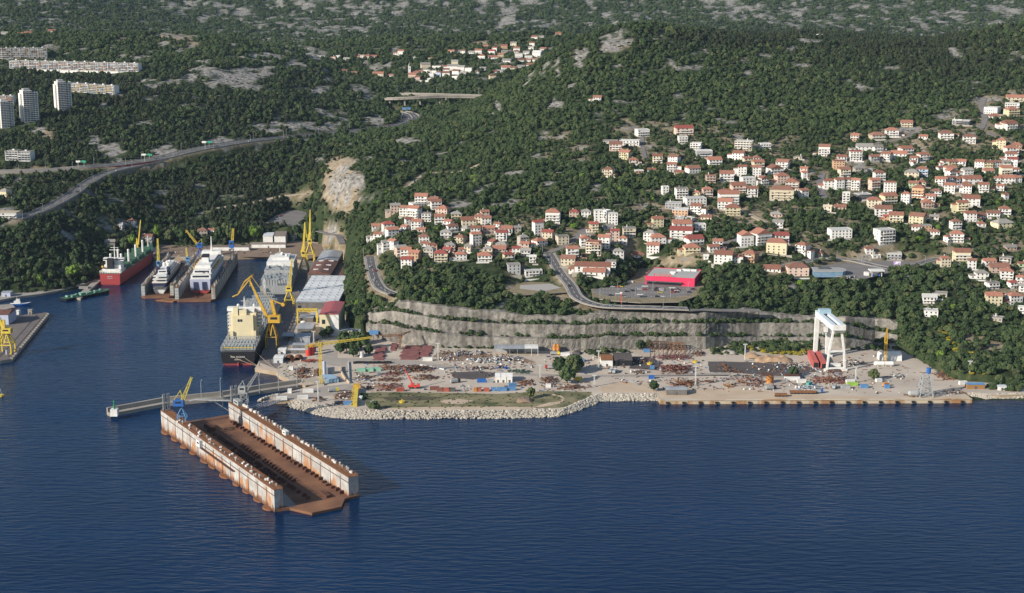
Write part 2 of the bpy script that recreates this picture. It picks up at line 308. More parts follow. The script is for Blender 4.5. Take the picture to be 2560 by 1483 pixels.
# bare rock: (u, v, ru, rv, strength)
ROCK = '730 130 110 42 .62,560 192 120 22 .85,640 180 60 18 .9,700 85 160 40 .42,800 218 70 20 .75,830 190 40 25 .6,905 235 40 25 .5,600 18 260 34 .34,800 60 170 50 .55,860 15 130 35 .55,420 115 40 12 .6,390 95 60 14 .4,480 290 25 14 .6,760 240 60 20 .5,1208 4 16 18 1.1,1268 25 22 42 .9,1262 55 14 14 1,1320 0 20 10 .9,1840 25 60 24 .75,1990 40 26 30 .8,1910 38 60 18 .5,2130 38 150 36 .42,2370 40 170 50 .45,2520 28 40 20 .7,2250 12 110 14 .4,1520 100 130 40 .40,1440 145 80 40 .36,1390 200 60 22 .3,1395 255 30 12 .8,1550 110 50 14 .45,1005 353 22 6 1.2,1012 402 22 8 1.2,1150 356 18 5 1.1,1378 458 18 7 1.2,1190 478 22 5 .9,1272 432 24 5 .8,852 455 50 62 .80,845 400 40 22 .5,830 575 14 16 1.2,1950 262 14 5 1,1985 122 14 6 1.2,2010 128 50 5 .5,1740 130 60 8 .5,1360 330 14 5 .7,1700 440 12 5 .5,260 130 80 8 .5,320 140 45 7 .9,250 260 26 12 .7,1280 205 14 6 .8,1245 265 10 12 1.2,690 312 60 10 .95,800 316 100 12 .95,640 325 100 10 .7,930 300 40 18 .9,270 380 70 24 .75,345 370 60 22 .6,400 378 60 12 .7,560 350 60 14 .6,150 388 0 0 0'
SOIL = '852 455 40 60 1.3,2305 360 30 14 1,2290 345 12 10 1,1500 498 20 5 1.3,1890 550 40 20 .7,1720 550 26 8 .9,1660 520 20 16 .8,1940 560 18 12 1.1,450 95 70 14 .7,520 110 80 16 .5,480 108 40 10 .6,1580 740 10 3 .5,2480 870 30 14 1.2,2450 850 16 10 .9,2420 845 16 10 .9,1690 655 60 14 .9,1220 110 60 8 .6,1540 118 90 26 .40,1440 112 50 14 .38,1860 142 40 8 .5,1330 97 40 5 .7,330 100 80 10 .4,100 418 90 8 .5,115 340 18 14 .9,760 235 50 20 .45,1650 690 20 12 .6,1700 700 30 12 .8,1440 250 10 5 .7,1700 380 20 8 .8,2380 345 8 6 .4,1400 745 90 14 .7,1330 720 90 22 .5,1990 300 8 4 .6,2080 385 20 6 .6,2255 395 60 16 .35,2530 480 18 14 .6,2390 480 10 20 .6,1940 385 30 10 .9,1460 310 20 3 .5'
def blobs(T):
    r = np.zeros_like(UU)
    for e in T.split(','):
        u, v, a, b, s = map(float, e.split())
        if a > 0: r = np.maximum(r, s*np.exp(-(((UU-u)/a)**2+((VV-v)/b)**2)*0.7))
    return r
nz1 = fbm(GX/28, GY/28, 5, 21); nz2 = fbm(GX/90, GY/90, 4, 5); streak = fbm(GX/12, GY/50, 4, 33)
RK = np.clip((blobs(ROCK)*1.2-0.66+(nz1-0.5)*2.2+(streak-0.5)*1.2+(fbm(GX/9, GY/16, 3, 44)-.5)*1.0)*5, 0, 1)
RK = np.maximum(RK, np.clip((nz1-0.69)*9, 0, 1)*(GY > 1500)); RK = np.maximum(RK, np.clip((0.35*fbm(GX/22, GY/30, 5, 91)+0.3*nz2+0.35*streak-0.545)*16, 0, 1)*np.clip((GY-3050)/150, 0, 1)*(GX/GY < .2)); RK = np.maximum(RK, np.clip((0.35*fbm(GX/22, GY/30, 5, 91)+0.3*nz2+0.35*streak-0.56)*16, 0, 1)*np.clip((GY-3050)/150, 0, 1))
SL = np.clip((blobs(SOIL)*1.3-0.5+(nz1-0.5)*1.0)*5, 0, 1)
TOWN_A = [(930, 560), (960, 500), (1040, 480), (1150, 540), (1340, 520), (1420, 500), (1560, 520), (1620, 470), (1600, 420), (1480, 420), (1360, 410), (1360, 340), (1560, 300), (1760, 310), (1990, 340), (2150, 330), (2350, 300), (2460, 230), (2600, 220), (2600, 790), (2400, 700), (2300, 660), (2000, 700), (1800, 660), (1480, 640), (1400, 700), (1200, 690), (1000, 670)]
TOWN = inpoly(UU, VV, TOWN_A); SL = np.maximum(SL, TOWN*np.clip((nz1-0.47)*7, 0, 0.75))
for L_r, w_r in ROADS.values():
    xs = [p.x for p in L_r]; ys = [p.y for p in L_r]; m = (GX > min(xs)-20) & (GX < max(xs)+20) & (GY > min(ys)-20) & (GY < max(ys)+20)
    d, _ = segdist(GX[m], GY[m], [(p.x, p.y) for p in L_r]); SL[m] = np.maximum(SL[m], np.clip(1.2-(d-w_r/2)/5, 0, 0.9))
def grid_mesh(name, X, Y, Z, mats, attrs={}):
    r, c = X.shape; me = bpy.data.meshes.new(name); co_ = np.stack([X, Y, Z], -1).reshape(-1, 3)
    i = np.arange(r*c).reshape(r, c); q = np.stack([i[:-1, :-1], i[:-1, 1:], i[1:, 1:], i[1:, :-1]], -1).reshape(-1, 4)
    me.vertices.add(len(co_)); me.vertices.foreach_set('co', co_.astype(np.float32).ravel()); me.loops.add(q.size); me.loops.foreach_set('vertex_index', q.astype(np.int32).ravel())
    me.polygons.add(len(q)); me.polygons.foreach_set('loop_start', np.arange(0, q.size, 4, dtype=np.int32)); me.polygons.foreach_set('use_smooth', np.ones(len(q), bool))
    for k, a in attrs.items(): x = me.attributes.new(k, 'FLOAT', 'POINT'); x.data.foreach_set('value', a.astype(np.float32).ravel())
    for x in mats: me.materials.append(x)
    me.update(); me.validate(); return link(name, me)
struct(grid_mesh('hills', GX, GY, GZ, [attr_mat()], {'rock': RK, 'soil': SL}))
# ---------------------------------------------------------------- sea
def sea_mat():
    m = bpy.data.materials.new('sea_water'); m.use_nodes = True; t = m.node_tree; N = t.nodes; Lk = t.links; p = N['Principled BSDF']
    p.inputs['Roughness'].default_value = 0.13; p.inputs['IOR'].default_value = 1.33; p.inputs['Specular IOR Level'].default_value = 0.19
    tc = N.new('ShaderNodeTexCoord')
    def noise(sx, sy, d, s=1):
        mp = N.new('ShaderNodeMapping'); mp.inputs['Scale'].default_value = (sx, sy, 1); mp.inputs['Rotation'].default_value = (0, 0, 0.12); Lk.new(tc.outputs['Object'], mp.inputs[0])
        x = N.new('ShaderNodeTexNoise'); x.inputs['Scale'].default_value = s; x.inputs['Detail'].default_value = d; Lk.new(mp.outputs[0], x.inputs[0]); return x.outputs[0]
    a = noise(0.085, 0.27, 7); b = noise(0.004, 0.011, 4)
    r = N.new('ShaderNodeValToRGB'); r.color_ramp.elements[0].color = (0.0, 0.0122, 0.043, 1); r.color_ramp.elements[1].color = (0.0, 0.0185, 0.064, 1); r.color_ramp.elements[0].position = 0.35; r.color_ramp.elements[1].position = 0.68
    Lk.new(b, r.inputs[0]); Lk.new(r.outputs[0], p.inputs['Base Color'])
    bp = N.new('ShaderNodeBump'); bp.inputs['Distance'].default_value = 1.5; bp.inputs['Strength'].default_value = 0.6; Lk.new(a, bp.inputs['Height']); 
    mu = N.new('ShaderNodeMath'); mu.operation = 'MULTIPLY_ADD'; mu.inputs[1].default_value = 1.1; mu.inputs[2].default_value = 0.0; Lk.new(b, mu.inputs[0]); Lk.new(mu.outputs[0], bp.inputs['Strength'])
    Lk.new(bp.outputs[0], p.inputs['Normal']); return m
struct(MB().add([(-4000, -600, 0), (4000, -600, 0), (4000, 2600, 0), (-4000, 2600, 0)], [(0, 1, 2, 3)]).build('water', sea_mat()))
# ---------------------------------------------------------------- flat land slabs
M_CON = mat('concrete', (0.34, 0.31, 0.27), 0.9, (0.2, 0.18, 0.155), 0.06, 0.7, detail=9)
M_YARD = mat('yard_ground', (0.52, 0.45, 0.37), 0.95, (0.32, 0.27, 0.22), 0.035, 0.75, detail=10, bump=0.2)
M_QUAY = mat('quay_wall_concrete', (0.38, 0.31, 0.22), 0.9, (0.22, 0.15, 0.09), 0.12, 0.9, detail=8)
M_ASPH = mat('asphalt', (0.115, 0.11, 0.11), 0.95, (0.075, 0.073, 0.075), 0.12, 0.8, detail=8)
M_ASPHL = mat('worn_asphalt', (0.20, 0.185, 0.175), 0.95, (0.13, 0.12, 0.115), 0.08, 0.8, detail=8)
M_TRACK = mat('dirt_track', (0.42, 0.36, 0.27), 0.95, (0.28, 0.23, 0.16), 0.2, 0.8)
M_YROAD = mat('yard_road', (0.36, 0.32, 0.28), 0.95, (0.24, 0.215, 0.19), 0.1, 0.8, detail=9)
M_LINE = mat('road_paint', (0.7, 0.7, 0.68), 0.8, (0.5, 0.5, 0.48), 1.0)
M_GRAV = mat('gravel', (0.38, 0.36, 0.34), 0.95, (0.3, 0.28, 0.26), 0.5, 0.8)
def slab(name, W_, z0, z1, ms): return struct(MB().prism([(p[0], p[1]) for p in W_], z0, z1, 1, 0).build(name, ms))
slab('ground', YW, -4, 3.0, [M_YARD, M_QUAY])
def sheet(name, P, z, m, wob=0.0):
    W_ = pz3(P, z)
    if wob:
        Q = []
        for i in range(len(W_)):
            a, b = W_[i], W_[(i+1) % len(W_)]
            for k in range(6):
                p = a.lerp(b, k/6); n1 = random.uniform(-wob, wob); n2 = random.uniform(-wob, wob); Q.append((p.x+n1, p.y+n2))
    else: Q = [(p.x, p.y) for p in W_]
    return struct(MB().prism(Q, z-0.3, z).build(name, m))
for n_, z_ in (('market_lot', ZM), ('gravel_field', ZM-.5), ('old_lot', ZO), ('fuel_lot', ZF)):
    slab({'market_lot': 'parking_lot', 'gravel_field': 'ground', 'old_lot': 'parking_lot', 'fuel_lot': 'road'}[n_], PADS[n_], z_-.5, z_, [mat('verge', (0.25, 0.2, 0.13), 0.95, (0.15, 0.13, 0.07), 0.2) if n_ in ('market_lot', 'gravel_field') else M_ASPHL, M_CON])
sheet('parking_lot', [(1482, 722), (1486, 733), (1520, 740), (1600, 746), (1680, 744), (1725, 737), (1742, 722), (1740, 712), (1610, 703), (1560, 716)], ZM+.06, M_ASPHL)
sheet('ground', [(1300, 722), (1300, 713), (1400, 708), (1402, 720), (1360, 728)], ZM-.44, M_GRAV)
def ribbon(name, L, w, m, dz=0.0, off=0.0, thick=0.25, dash=None):
    b = MB(); prev = None; acc = 0
    for i, p in enumerate(L):
        d = (L[min(i+1, len(L)-1)]-L[max(i-1, 0)]); d.z = 0; d.normalize(); nrm = Vector((d.y, -d.x, 0))
        a = p+nrm*(off-w/2)+Vector((0, 0, dz)); c = p+nrm*(off+w/2)+Vector((0, 0, dz)); k = Vector((0, 0, thick)); cur = [a, c, c-k, a-k]
        if prev is not None and (dash is None or i % dash == 0):
            b.add(prev+cur, [(0, 1, 5, 4), (1, 2, 6, 5), (3, 0, 4, 7), (2, 3, 7, 6)])
        prev = cur
    return struct(b.build(name, m))
for nm, (L, w_) in ROADS.items():
    nm = nm.strip()
    if nm == 'highway': continue
    ribbon(nm, L, w_, M_TRACK if nm == 'track' else M_ASPH if w_ > 7.5 else M_ASPHL, 0.12, 0, 0.6)
    if nm != 'track' and w_ > 7.5:
        for o_ in (-w_/2+0.5, w_/2-0.5): ribbon('road_marking', L, 0.25, M_LINE, 0.17, o_, 0.1)
        ribbon('road_marking', L, 0.25, M_LINE, 0.17, 0, 0.1, 2)
        for o_ in (-w_/2-0.8, w_/2+0.8): ribbon('kerb', L, 1.4, M_CON, 0.25, o_, 0.9)
# ---------------------------------------------------------------- quarry wall with its three benches
M_QRY = mat('quarry_rock', (0.31, 0.285, 0.25), 0.95, (0.115, 0.11, 0.10), 0.3, 0.7, detail=12, bump=0.5, stretch=(1, 1, 1.1))
_t = M_QRY.node_tree; _p = _t.nodes['Principled BSDF']; _src = _p.inputs['Base Color'].links[0].from_socket; _tc = _t.nodes.new('ShaderNodeTexCoord'); _mp = _t.nodes.new('ShaderNodeMapping'); _mp.inputs['Scale'].default_value = (.22, .05, .035); _n = _t.nodes.new('ShaderNodeTexNoise'); _n.inputs['Scale'].default_value = 1; _n.inputs['Detail'].default_value = 7
_r = _t.nodes.new('ShaderNodeValToRGB'); _r.color_ramp.elements[0].position = .38; _r.color_ramp.elements[1].position = .58; _r.color_ramp.elements[0].color = (.5, .49, .48, 1); _r.color_ramp.elements[1].color = (1, 1, 1, 1); _m = _t.nodes.new('ShaderNodeMix'); _m.data_type = 'RGBA'; _m.blend_type = 'MULTIPLY'; _m.inputs[0].default_value = 1
_t.links.new(_tc.outputs['Object'], _mp.inputs[0]); _t.links.new(_mp.outputs[0], _n.inputs[0]); _t.links.new(_n.outputs[0], _r.inputs[0]); _t.links.new(_src, _m.inputs[6]); _t.links.new(_r.outputs[0], _m.inputs[7]); _t.links.new(_m.outputs[2], _p.inputs['Base Color'])
QZ = np.array([[list(p) for p in q] for q in QP])              # columns x 7 profile points
rows = []
for k in range(6):
    nsub = 6 if k in (0, 2, 4) else 1
    for j in range(nsub):
        t = j/nsub; r_ = QZ[:, k]*(1-t)+QZ[:, k+1]*t
        if k in (0, 2, 4):
            n1 = fbm(r_[:, 0]/2.2, r_[:, 2]/1.8+k*7, 4, 40); n2 = fbm(r_[:, 0]/50.0, r_[:, 0]*0+k*5, 4, 50); amp = .4+1.3*np.clip(fbm(r_[:, 0]/40, r_[:, 0]*0+k*3, 3, 66)*4-1.7, 0, 1)
            r_[:, 1] += (n1-0.5)*amp+(n2-0.5)*1.6
        if j == 0 and k in (1, 3, 5): r_[:, 2] += (fbm(r_[:, 0]/6, r_[:, 0]*0+k, 4, 60)-0.5)*1.2
        rows.append(r_)
rows.append(QZ[:, 6]); R_ = np.array(rows)
R_[-1, :, 2] = H(R_[-1, :, 0], R_[-1, :, 1])+0.3
g_ = grid_mesh('quarry_cliff', R_[:, :, 0], R_[:, :, 1], R_[:, :, 2], [M_QRY]); struct(g_); g_.data.polygons.foreach_set('use_smooth', [False]*len(g_.data.polygons))

# the blue air between here and the mountains
hz = bpy.data.materials.new('haze'); hz.use_nodes = True; _t = hz.node_tree; _t.nodes.remove(_t.nodes['Principled BSDF']); _v = _t.nodes.new('ShaderNodeVolumePrincipled'); _v.inputs['Color'].default_value = (.55, .76, 1.0, 1); _v.inputs['Density'].default_value = 0.0000135; _v.inputs['Anisotropy'].default_value = 0.0; _t.links.new(_v.outputs[0], _t.nodes['Material Output'].inputs['Volume'])
tag(MB().bx(-4500, 4500, -700, 6000, -20, 560).build('haze', hz), kind='stuff')
CLEAR = []; CLEARPX = []; SCRUB = []; YTREES = []
ARMOUR = [([(739, 1000), (770, 1008), (803, 1016), (850, 1021), (898, 1024.5), (955, 1027), (1100, 1026), (1260, 1025), (1407, 1022), (1442, 1008), (1478, 992), (1497, 985)],
           [(716, 1016), (767, 1031), (805, 1041), (850, 1046), (890, 1048), (955, 1048), (1100, 1048), (1260, 1047), (1390, 1043), (1442, 1029), (1478, 1014), (1502, 1004)], 3.0, 4200, 1.5),
          ([(1497, 985), (1560, 985), (1640, 985)], [(1502, 1004), (1570, 1003), (1645, 1002)], 3.0, 900, 1.5),
          ([(700, 938), (735, 952), (765, 961), (795, 958)], [(694, 940), (728, 958), (760, 969), (792, 970)], 2.5, 500, 1.3),
          ([(700, 984), (672, 990), (655, 998)], [(694, 1004), (664, 1005), (645, 1003)], 3.0, 420, 1.5),
          ([(2420, 983), (2466, 985), (2560, 985), (2680, 985)], [(2425, 994), (2466, 999), (2560, 996), (2680, 996)], 3.0, 700, 1.5)]
FTREES = [(183, 694, 7.5, 9, 1), (101, 710, 4, 7, 1), (634, 601, 7, 11, 1), (393, 594, 5, 10, 1), (332, 618, 6.5, 10, 1), (205, 697, 7, 10, 0), (226, 694, 7, 10, 0), (243, 698, 6, 9, 0), (548, 603, 6, 12, 0), (562, 600, 7, 14, 0), (577, 603, 6.5, 14, 0), (592, 601, 7, 14, 0), (612, 603, 6, 12, 0), (484, 605, 6, 10, 0), (456, 603, 7, 11, 0), (424, 604, 6, 10, 0), (440, 600, 7, 11, 0), (770, 606, 6, 9, 0), (785, 612, 7, 9, 0), (792, 602, 6, 8, 0), (312, 625, 6, 10, 0), (650, 592, 5, 9, 0), (740, 600, 5, 7, 0)]
# ---------------------------------------------------------------- shared paints
def streak_mat(name, base, rust, amt=0.5, sc=(0.35, 0.35, 0.035), pos=0.52):
    m = mat(name, base, 0.75, rust, 1.0, amt, stretch=sc, detail=9); r = [n for n in m.node_tree.nodes if n.type == 'VALTORGB'][0]
    r.color_ramp.elements[0].position = pos-0.11; r.color_ramp.elements[1].position = pos+0.03; return m
M_DOCKW = streak_mat('weathered_white_steel', (0.52, 0.50, 0.46), (0.36, 0.20, 0.09), pos=0.47)
def dock_mat(name, base, rust, zt):
    m = bpy.data.materials.new(name); m.use_nodes = True; t = m.node_tree; N = t.nodes; Lk = t.links; p = N['Principled BSDF']; p.inputs['Roughness'].default_value = .8; tc = N.new('ShaderNodeTexCoord')
    def nz(sc, d=8):
        mp = N.new('ShaderNodeMapping'); mp.inputs['Scale'].default_value = sc; Lk.new(tc.outputs['Object'], mp.inputs[0]); x = N.new('ShaderNodeTexNoise'); x.inputs['Scale'].default_value = 1; x.inputs['Detail'].default_value = d; Lk.new(mp.outputs[0], x.inputs[0]); return x.outputs[0]
    def rp(src, a, b): r = N.new('ShaderNodeMapRange'); r.inputs[1].default_value = a; r.inputs[2].default_value = b; Lk.new(src, r.inputs[0]); return r.outputs[0]
    def mx(f, a, b):
        x = N.new('ShaderNodeMix'); x.data_type = 'RGBA'
        Lk.new(f, x.inputs[0])
        for q, k in ((a, 6), (b, 7)):
            if isinstance(q, tuple): x.inputs[k].default_value = (*q, 1)
            else: Lk.new(q, x.inputs[k])
        return x.outputs[2]
    sx = N.new('ShaderNodeSeparateXYZ'); Lk.new(tc.outputs['Object'], sx.inputs[0])
    c = mx(rp(nz((.09, .09, .2)), .4, .6), base, tuple(k*.68 for k in base)); c = mx(rp(nz((.42, .42, .06)), .48, .70), c, tuple(.5*k+.25*r for k, r in zip(base, rust)))
    low = N.new('ShaderNodeMath'); low.operation = 'MULTIPLY_ADD'; Lk.new(sx.outputs[2], low.inputs[0]); low.inputs[1].default_value = -.020; Lk.new(nz((.12, .12, .06)), low.inputs[2]); c = mx(rp(low.outputs[0], .38, .50), c, rust)
    l2 = N.new('ShaderNodeMath'); l2.operation = 'MULTIPLY_ADD'; Lk.new(sx.outputs[2], l2.inputs[0]); l2.inputs[1].default_value = -.12; Lk.new(nz((.5, .5, .2)), l2.inputs[2]); c = mx(rp(l2.outputs[0], .08, .36), c, (.11, .05, .03)); Lk.new(c, p.inputs['Base Color']); return m
M_DOCKW = dock_mat('rust_streaked_steel', (.41, .405, .39), (.33, .165, .075), 13)
M_DOCKG = streak_mat('weathered_grey_steel', (0.34, 0.36, 0.35), (0.24, 0.17, 0.10), pos=0.44)
M_RUST = mat('rusted_deck', (0.235, 0.115, 0.06), 0.95, (0.075, 0.035, 0.025), 0.05, 0.62, detail=9, bump=0.1)
M_RUSTD = mat('dark_rust', (0.12, 0.05, 0.03), 0.95, (0.05, 0.022, 0.016), 0.4, 0.8)
M_RUSTO = mat('orange_rust', (0.27, 0.12, 0.05), 0.95, (0.12, 0.055, 0.03), 0.5, 0.8)
M_YEL = mat('yellow_paint', (0.64, 0.49, 0.06), 0.55, (0.46, 0.33, 0.05), 0.4, 0.6)
M_YELP = mat('pale_yellow_paint', (0.66, 0.56, 0.10), 0.55, (0.45, 0.36, 0.07), 0.5, 0.6)
M_ORY = mat('orange_yellow_paint', (0.60, 0.37, 0.045), 0.55, (0.38, 0.22, 0.03), 0.4, 0.6)
M_BLUE = mat('blue_paint', (0.03, 0.13, 0.42), 0.5, (0.02, 0.09, 0.30), 0.5, 0.6)
M_LBLUE = mat('light_blue_paint', (0.11, 0.25, 0.44), 0.5, (0.08, 0.17, 0.33), 0.5, 0.6)
M_GREY = mat('grey_paint', (0.36, 0.37, 0.37), 0.6, (0.24, 0.25, 0.25), 0.5, 0.6)
M_DGREY = mat('dark_grey_paint', (0.10, 0.105, 0.11), 0.6, (0.06, 0.065, 0.07), 0.5, 0.6)
M_WHITE = mat('white_paint', (0.72, 0.71, 0.68), 0.55, (0.56, 0.55, 0.52), 0.3, 0.5)
M_CREAM = mat('cream_paint', (0.66, 0.58, 0.38), 0.6, (0.58, 0.50, 0.32), 0.15, 0.5)
M_BLACK = mat('black_paint', (0.012, 0.013, 0.018), 0.55, (0.02, 0.02, 0.022), 0.3)
M_RED = mat('red_paint', (0.36, 0.045, 0.05), 0.6, (0.24, 0.04, 0.04), 0.15, 0.7, detail=7)
M_BOOT = mat('antifouling_red', (0.42, 0.07, 0.07), 0.7, (0.25, 0.05, 0.05), 0.2, 0.7)
M_HATCH = mat('hatch_grey_blue', (0.30, 0.34, 0.36), 0.7, (0.20, 0.22, 0.23), 0.3, 0.8)
M_GREEN = mat('hatch_green', (0.045, 0.115, 0.07), 0.6, (0.03, 0.075, 0.05), 0.2, 0.7)
M_NAVY = mat('navy_paint', (0.03, 0.04, 0.09), 0.45, (0.02, 0.025, 0.06), 0.3)
M_LAV = mat('pale_blue_hull_paint', (0.42, 0.44, 0.56), 0.55, (0.34, 0.36, 0.46), 0.1, 0.6)
M_GLASS = mat('dark_glass', (0.02, 0.025, 0.035), 0.15, (0.03, 0.035, 0.045), 0.5, spec=0.6)
M_TAN = mat('teak_deck', (0.36, 0.26, 0.17), 0.8, (0.28, 0.2, 0.13), 0.5)
M_REDBR = mat('bright_red_paint', (0.62, 0.06, 0.04), 0.5, (0.45, 0.05, 0.035), 0.5)
# ---------------------------------------------------------------- the floating dock in front
A = pz(687, 1281, 0)
dock = thing('floating_dock', 'long empty rust-streaked white floating dock in the open water, largest thing afloat', 'floating dock', A, math.radians(32.5))
pts_ = [(1, 0), (8.9, -1.6), (16.5, -16.6), (35.9, -16.3), (43.6, -5.2), (54.2, -4), (54.2, 190), (50, 197), (6, 197), (1, 194)]
MB().prism(pts_, -2, 1.6).build('pontoon_deck', M_RUST, dock)
M_WET = mat('wet_rust', (0.075, 0.04, 0.035), 0.3, (0.045, 0.027, 0.028), 0.08, 0.8)
MB().prism([(9, -1), (14, 0), (19, 40), (16, 90), (20, 140), (17, 180), (9, 188), (5.8, 120), (5.8, 8)], 1.6, 1.66).build('wet_strip', M_WET, dock)
def wingwall(x0, x1, y0, y1, inner):
    b = MB(); b.bx(x0, x1, y0, y1, -2, 13.6, 0); w_ = b.build('wing_wall', M_DOCKW, dock); t = MB(); t.bx(x0-0.15, x1+0.15, y0-0.1, y1+0.1, 13.6, 13.85, 0); t.build('top_deck', M_RUSTO, w_)
    s = MB(); y = y0+11
    while y < y1-3:
        for xf in (x0-0.12, x1+0.12): s.bx(xf-0.1, xf+0.1, y-0.2, y+0.2, 0.2, 12.4)
        y += 14.1
    for xf in (x0, x1): s.bx(xf-0.25, xf+0.25, y0, y1, 10.2, 10.55)
    s.build('seam', M_RUSTD, w_)
    r = MB()
    for xf in (x0+0.2, x1-0.2):
        for zz in (14.4, 14.95): r.beam((xf, y0, zz), (xf, y1, zz), 0.1)
        y = y0
        while y <= y1: r.beam((xf, y, 13.85), (xf, y, 14.95), 0.12); y += 3
    r.build('railing', M_RUSTO, w_); return w_
wl = wingwall(0, 5.6, 0, 194, 1); wr = wingwall(47.4, 54.2, -3, 187, 0)
fb = MB()
fb.prism([(0.2*0-3.9*math.sin(a), 5.2*math.cos(a)) for a in np.linspace(0, math.pi, 9)], -1, 0.9); 
f0 = fb.build('fender_float', M_RUSTO, dock, (0, 8, 0))
for k in range(1, 11):
    o = f0.copy(); COL.objects.link(o); o.location = (0, 8+k*17.6, 0); o.location.y += random.uniform(-3, 3); o.scale = (random.uniform(.55, 1.15), random.uniform(.6, 1.25), random.uniform(.7, 1.2)); o.rotation_euler.z = random.uniform(-.12, .12)
kb = MB(); kb.bx(-1.3, 1.3, -0.7, 0.7, 0, 1.5); kb.bx(-0.7, 0.7, -0.5, 0.5, 1.5, 2.0); k0 = kb.build('keel_block', M_RUSTD, dock, (24.5, 6, 1.6))
for x_, y0_, y1_, st in ((24.5, 12, 168, 3.6), (30.5, 40, 128, 4.6), (20.5, 40, 118, 4.0)):
    y = y0_
    while y < y1_:
        o = k0.copy(); COL.objects.link(o); o.location = (x_+random.uniform(-.3, .3), y, 1.6); o.rotation_euler.z = random.uniform(-.1, .1); y += st*random.choice((1, 1, 1, 2))
MB().bx(-2, 2, -6, 6, 0, 2.6).build('block_stack', M_RUSTD, dock, (27, 172, 1.6)); MB().bx(-1.5, 1.5, -5, 5, 0, 1.6).build('block_stack', M_RUSTD, dock, (36, 6, 1.6))
bw = MB(); bw.cyl((0, 0, 0), (0, 0, 1.3), .7, 8); bw.box((0, 1.4, .5), (1.2, 1.0, 1.0)); B_ = [bw.build('mooring_winch', M_WHITE, wr, (52.6, 3, 13.85))]
bv = MB(); bv.cyl((0, 0, 0), (0, 0, 1.6), .45, 8); bv.ball((0, 0, 1.7), .75, n=8, k=4); V_ = bv.build('ventilator', M_GREY, wr, (53, 8, 13.85))
for k in range(34):
    y = 10+k*4.9+random.uniform(-1, 1); src = B_[0] if random.random() < .45 else V_; o = src.copy(); COL.objects.link(o); o.location = (52.9+random.uniform(-.5, .6), y, 13.85); o.scale = [random.uniform(.7, 1.25)]*3
for k in range(26):
    y = 6+k*6.2; src = B_[0] if k % 3 else V_; o = src.copy(); COL.objects.link(o); o.parent = wl; o.location = (random.choice((1.5, 4.2)), y, 13.85); o.scale = [random.uniform(.6, 1.1)]*3; o.rotation_euler.z = random.random()*3
def cabin(name, m, par, loc, d):
    b = MB(); b.box((0, 0, d[2]/2), d); b.box((0, 0, d[2]+.1), (d[0]+.3, d[1]+.3, .2)); o = b.build(name, m, par, loc); g = MB()
    for s_ in (-1, 1): g.box((s_*(d[0]/2+.02), 0, d[2]*.6), (.06, d[1]*.6, d[2]*.3))
    g.build('window', M_GLASS, o); return o
cabin('deck_cabin', M_WHITE, wr, (50.6, 96, 13.85), (2.6, 5.5, 2.6)); cabin('deck_cabin', M_WHITE, wl, (-1.1, 118, 8.6), (2.2, 6, 4.4)); cabin('deck_cabin', M_GREY, wr, (51, 178, 13.85), (3.5, 9, 3.2))
MB().bx(-1.8, 0, 60, 118, 8.0, 8.4).build('walkway', M_RUSTD, wl)
jk = MB(); jk.box((0, 0, 1.0), (2.6, 2.2, 2.0)); J = jk.build('bilge_block', M_RUSTD, dock, (45.6, 4, 1.6))
for k in range(1, 30):
    o = J.copy(); COL.objects.link(o); o.location = (45.4+random.uniform(-.4, .6), 4+k*6.0, 1.6); o.scale = (1, 1, random.uniform(.5, 1.2))
def mast_pair(par, x, y, z):
    for k in (0, 3.2): MB().lattice((x+k, y, z), (x+k, y, z+12.5), 1.5, 1.2, 7, .28).build('guide_mast', M_GREY, par)
mast_pair(wl, 1.2, 190, 13.8); mast_pair(wr, 49, 184, 13.8)
# footbridge and shore ramp
fbr = thing('footbridge', 'grey steel footbridge hanging between the far end of the big dock and the breakwater', 'footbridge', (0, 0, 0))
p0 = pz(473, 1000, 12); p1 = pz(578, 1002, 12.5); pm = pz(488, 999, 12)
MB().beam(p0+Vector((0, 0, -1)), pm, 1.6, .4).beam(pm, p1, 1.8, .5).build('walkway', M_GREY, fbr)
rl = MB(); rl.beam(pm+Vector((0, 0, 1.1)), p1+Vector((0, 0, 1.1)), .15); rl.beam(pz(530, 1001, 11.5), pz(577, 1030, 2), .5)
rl.beam(pz(557, 1003, 11.5), pz(557, 1018, 6), .4); rl.build('strut', M_GREY, fbr)
rp = thing('access_ramp', 'pale steel ramp bridge from the rock armour to the dock wall', 'ramp bridge', (0, 0, 0))
a, b = pz(632, 1026, 9), pz(692, 1003, 4); MB().beam(a, b, 6, .5).build('roadway', M_ASPHL, rp)
rr_ = MB(); dv = (b-a).normalized(); nv = Vector((dv.y, -dv.x, 0)).normalized()
for s_ in (-3, 3):
    rr_.beam(a+nv*s_+Vector((0, 0, 1.6)), b+nv*s_+Vector((0, 0, 1.6)), .35)
    for k in range(13): q = a.lerp(b, k/12)+nv*s_; rr_.beam(q, q+Vector((0, 0, 1.6)), .25)
rr_.build('railing', M_LAV, rp)
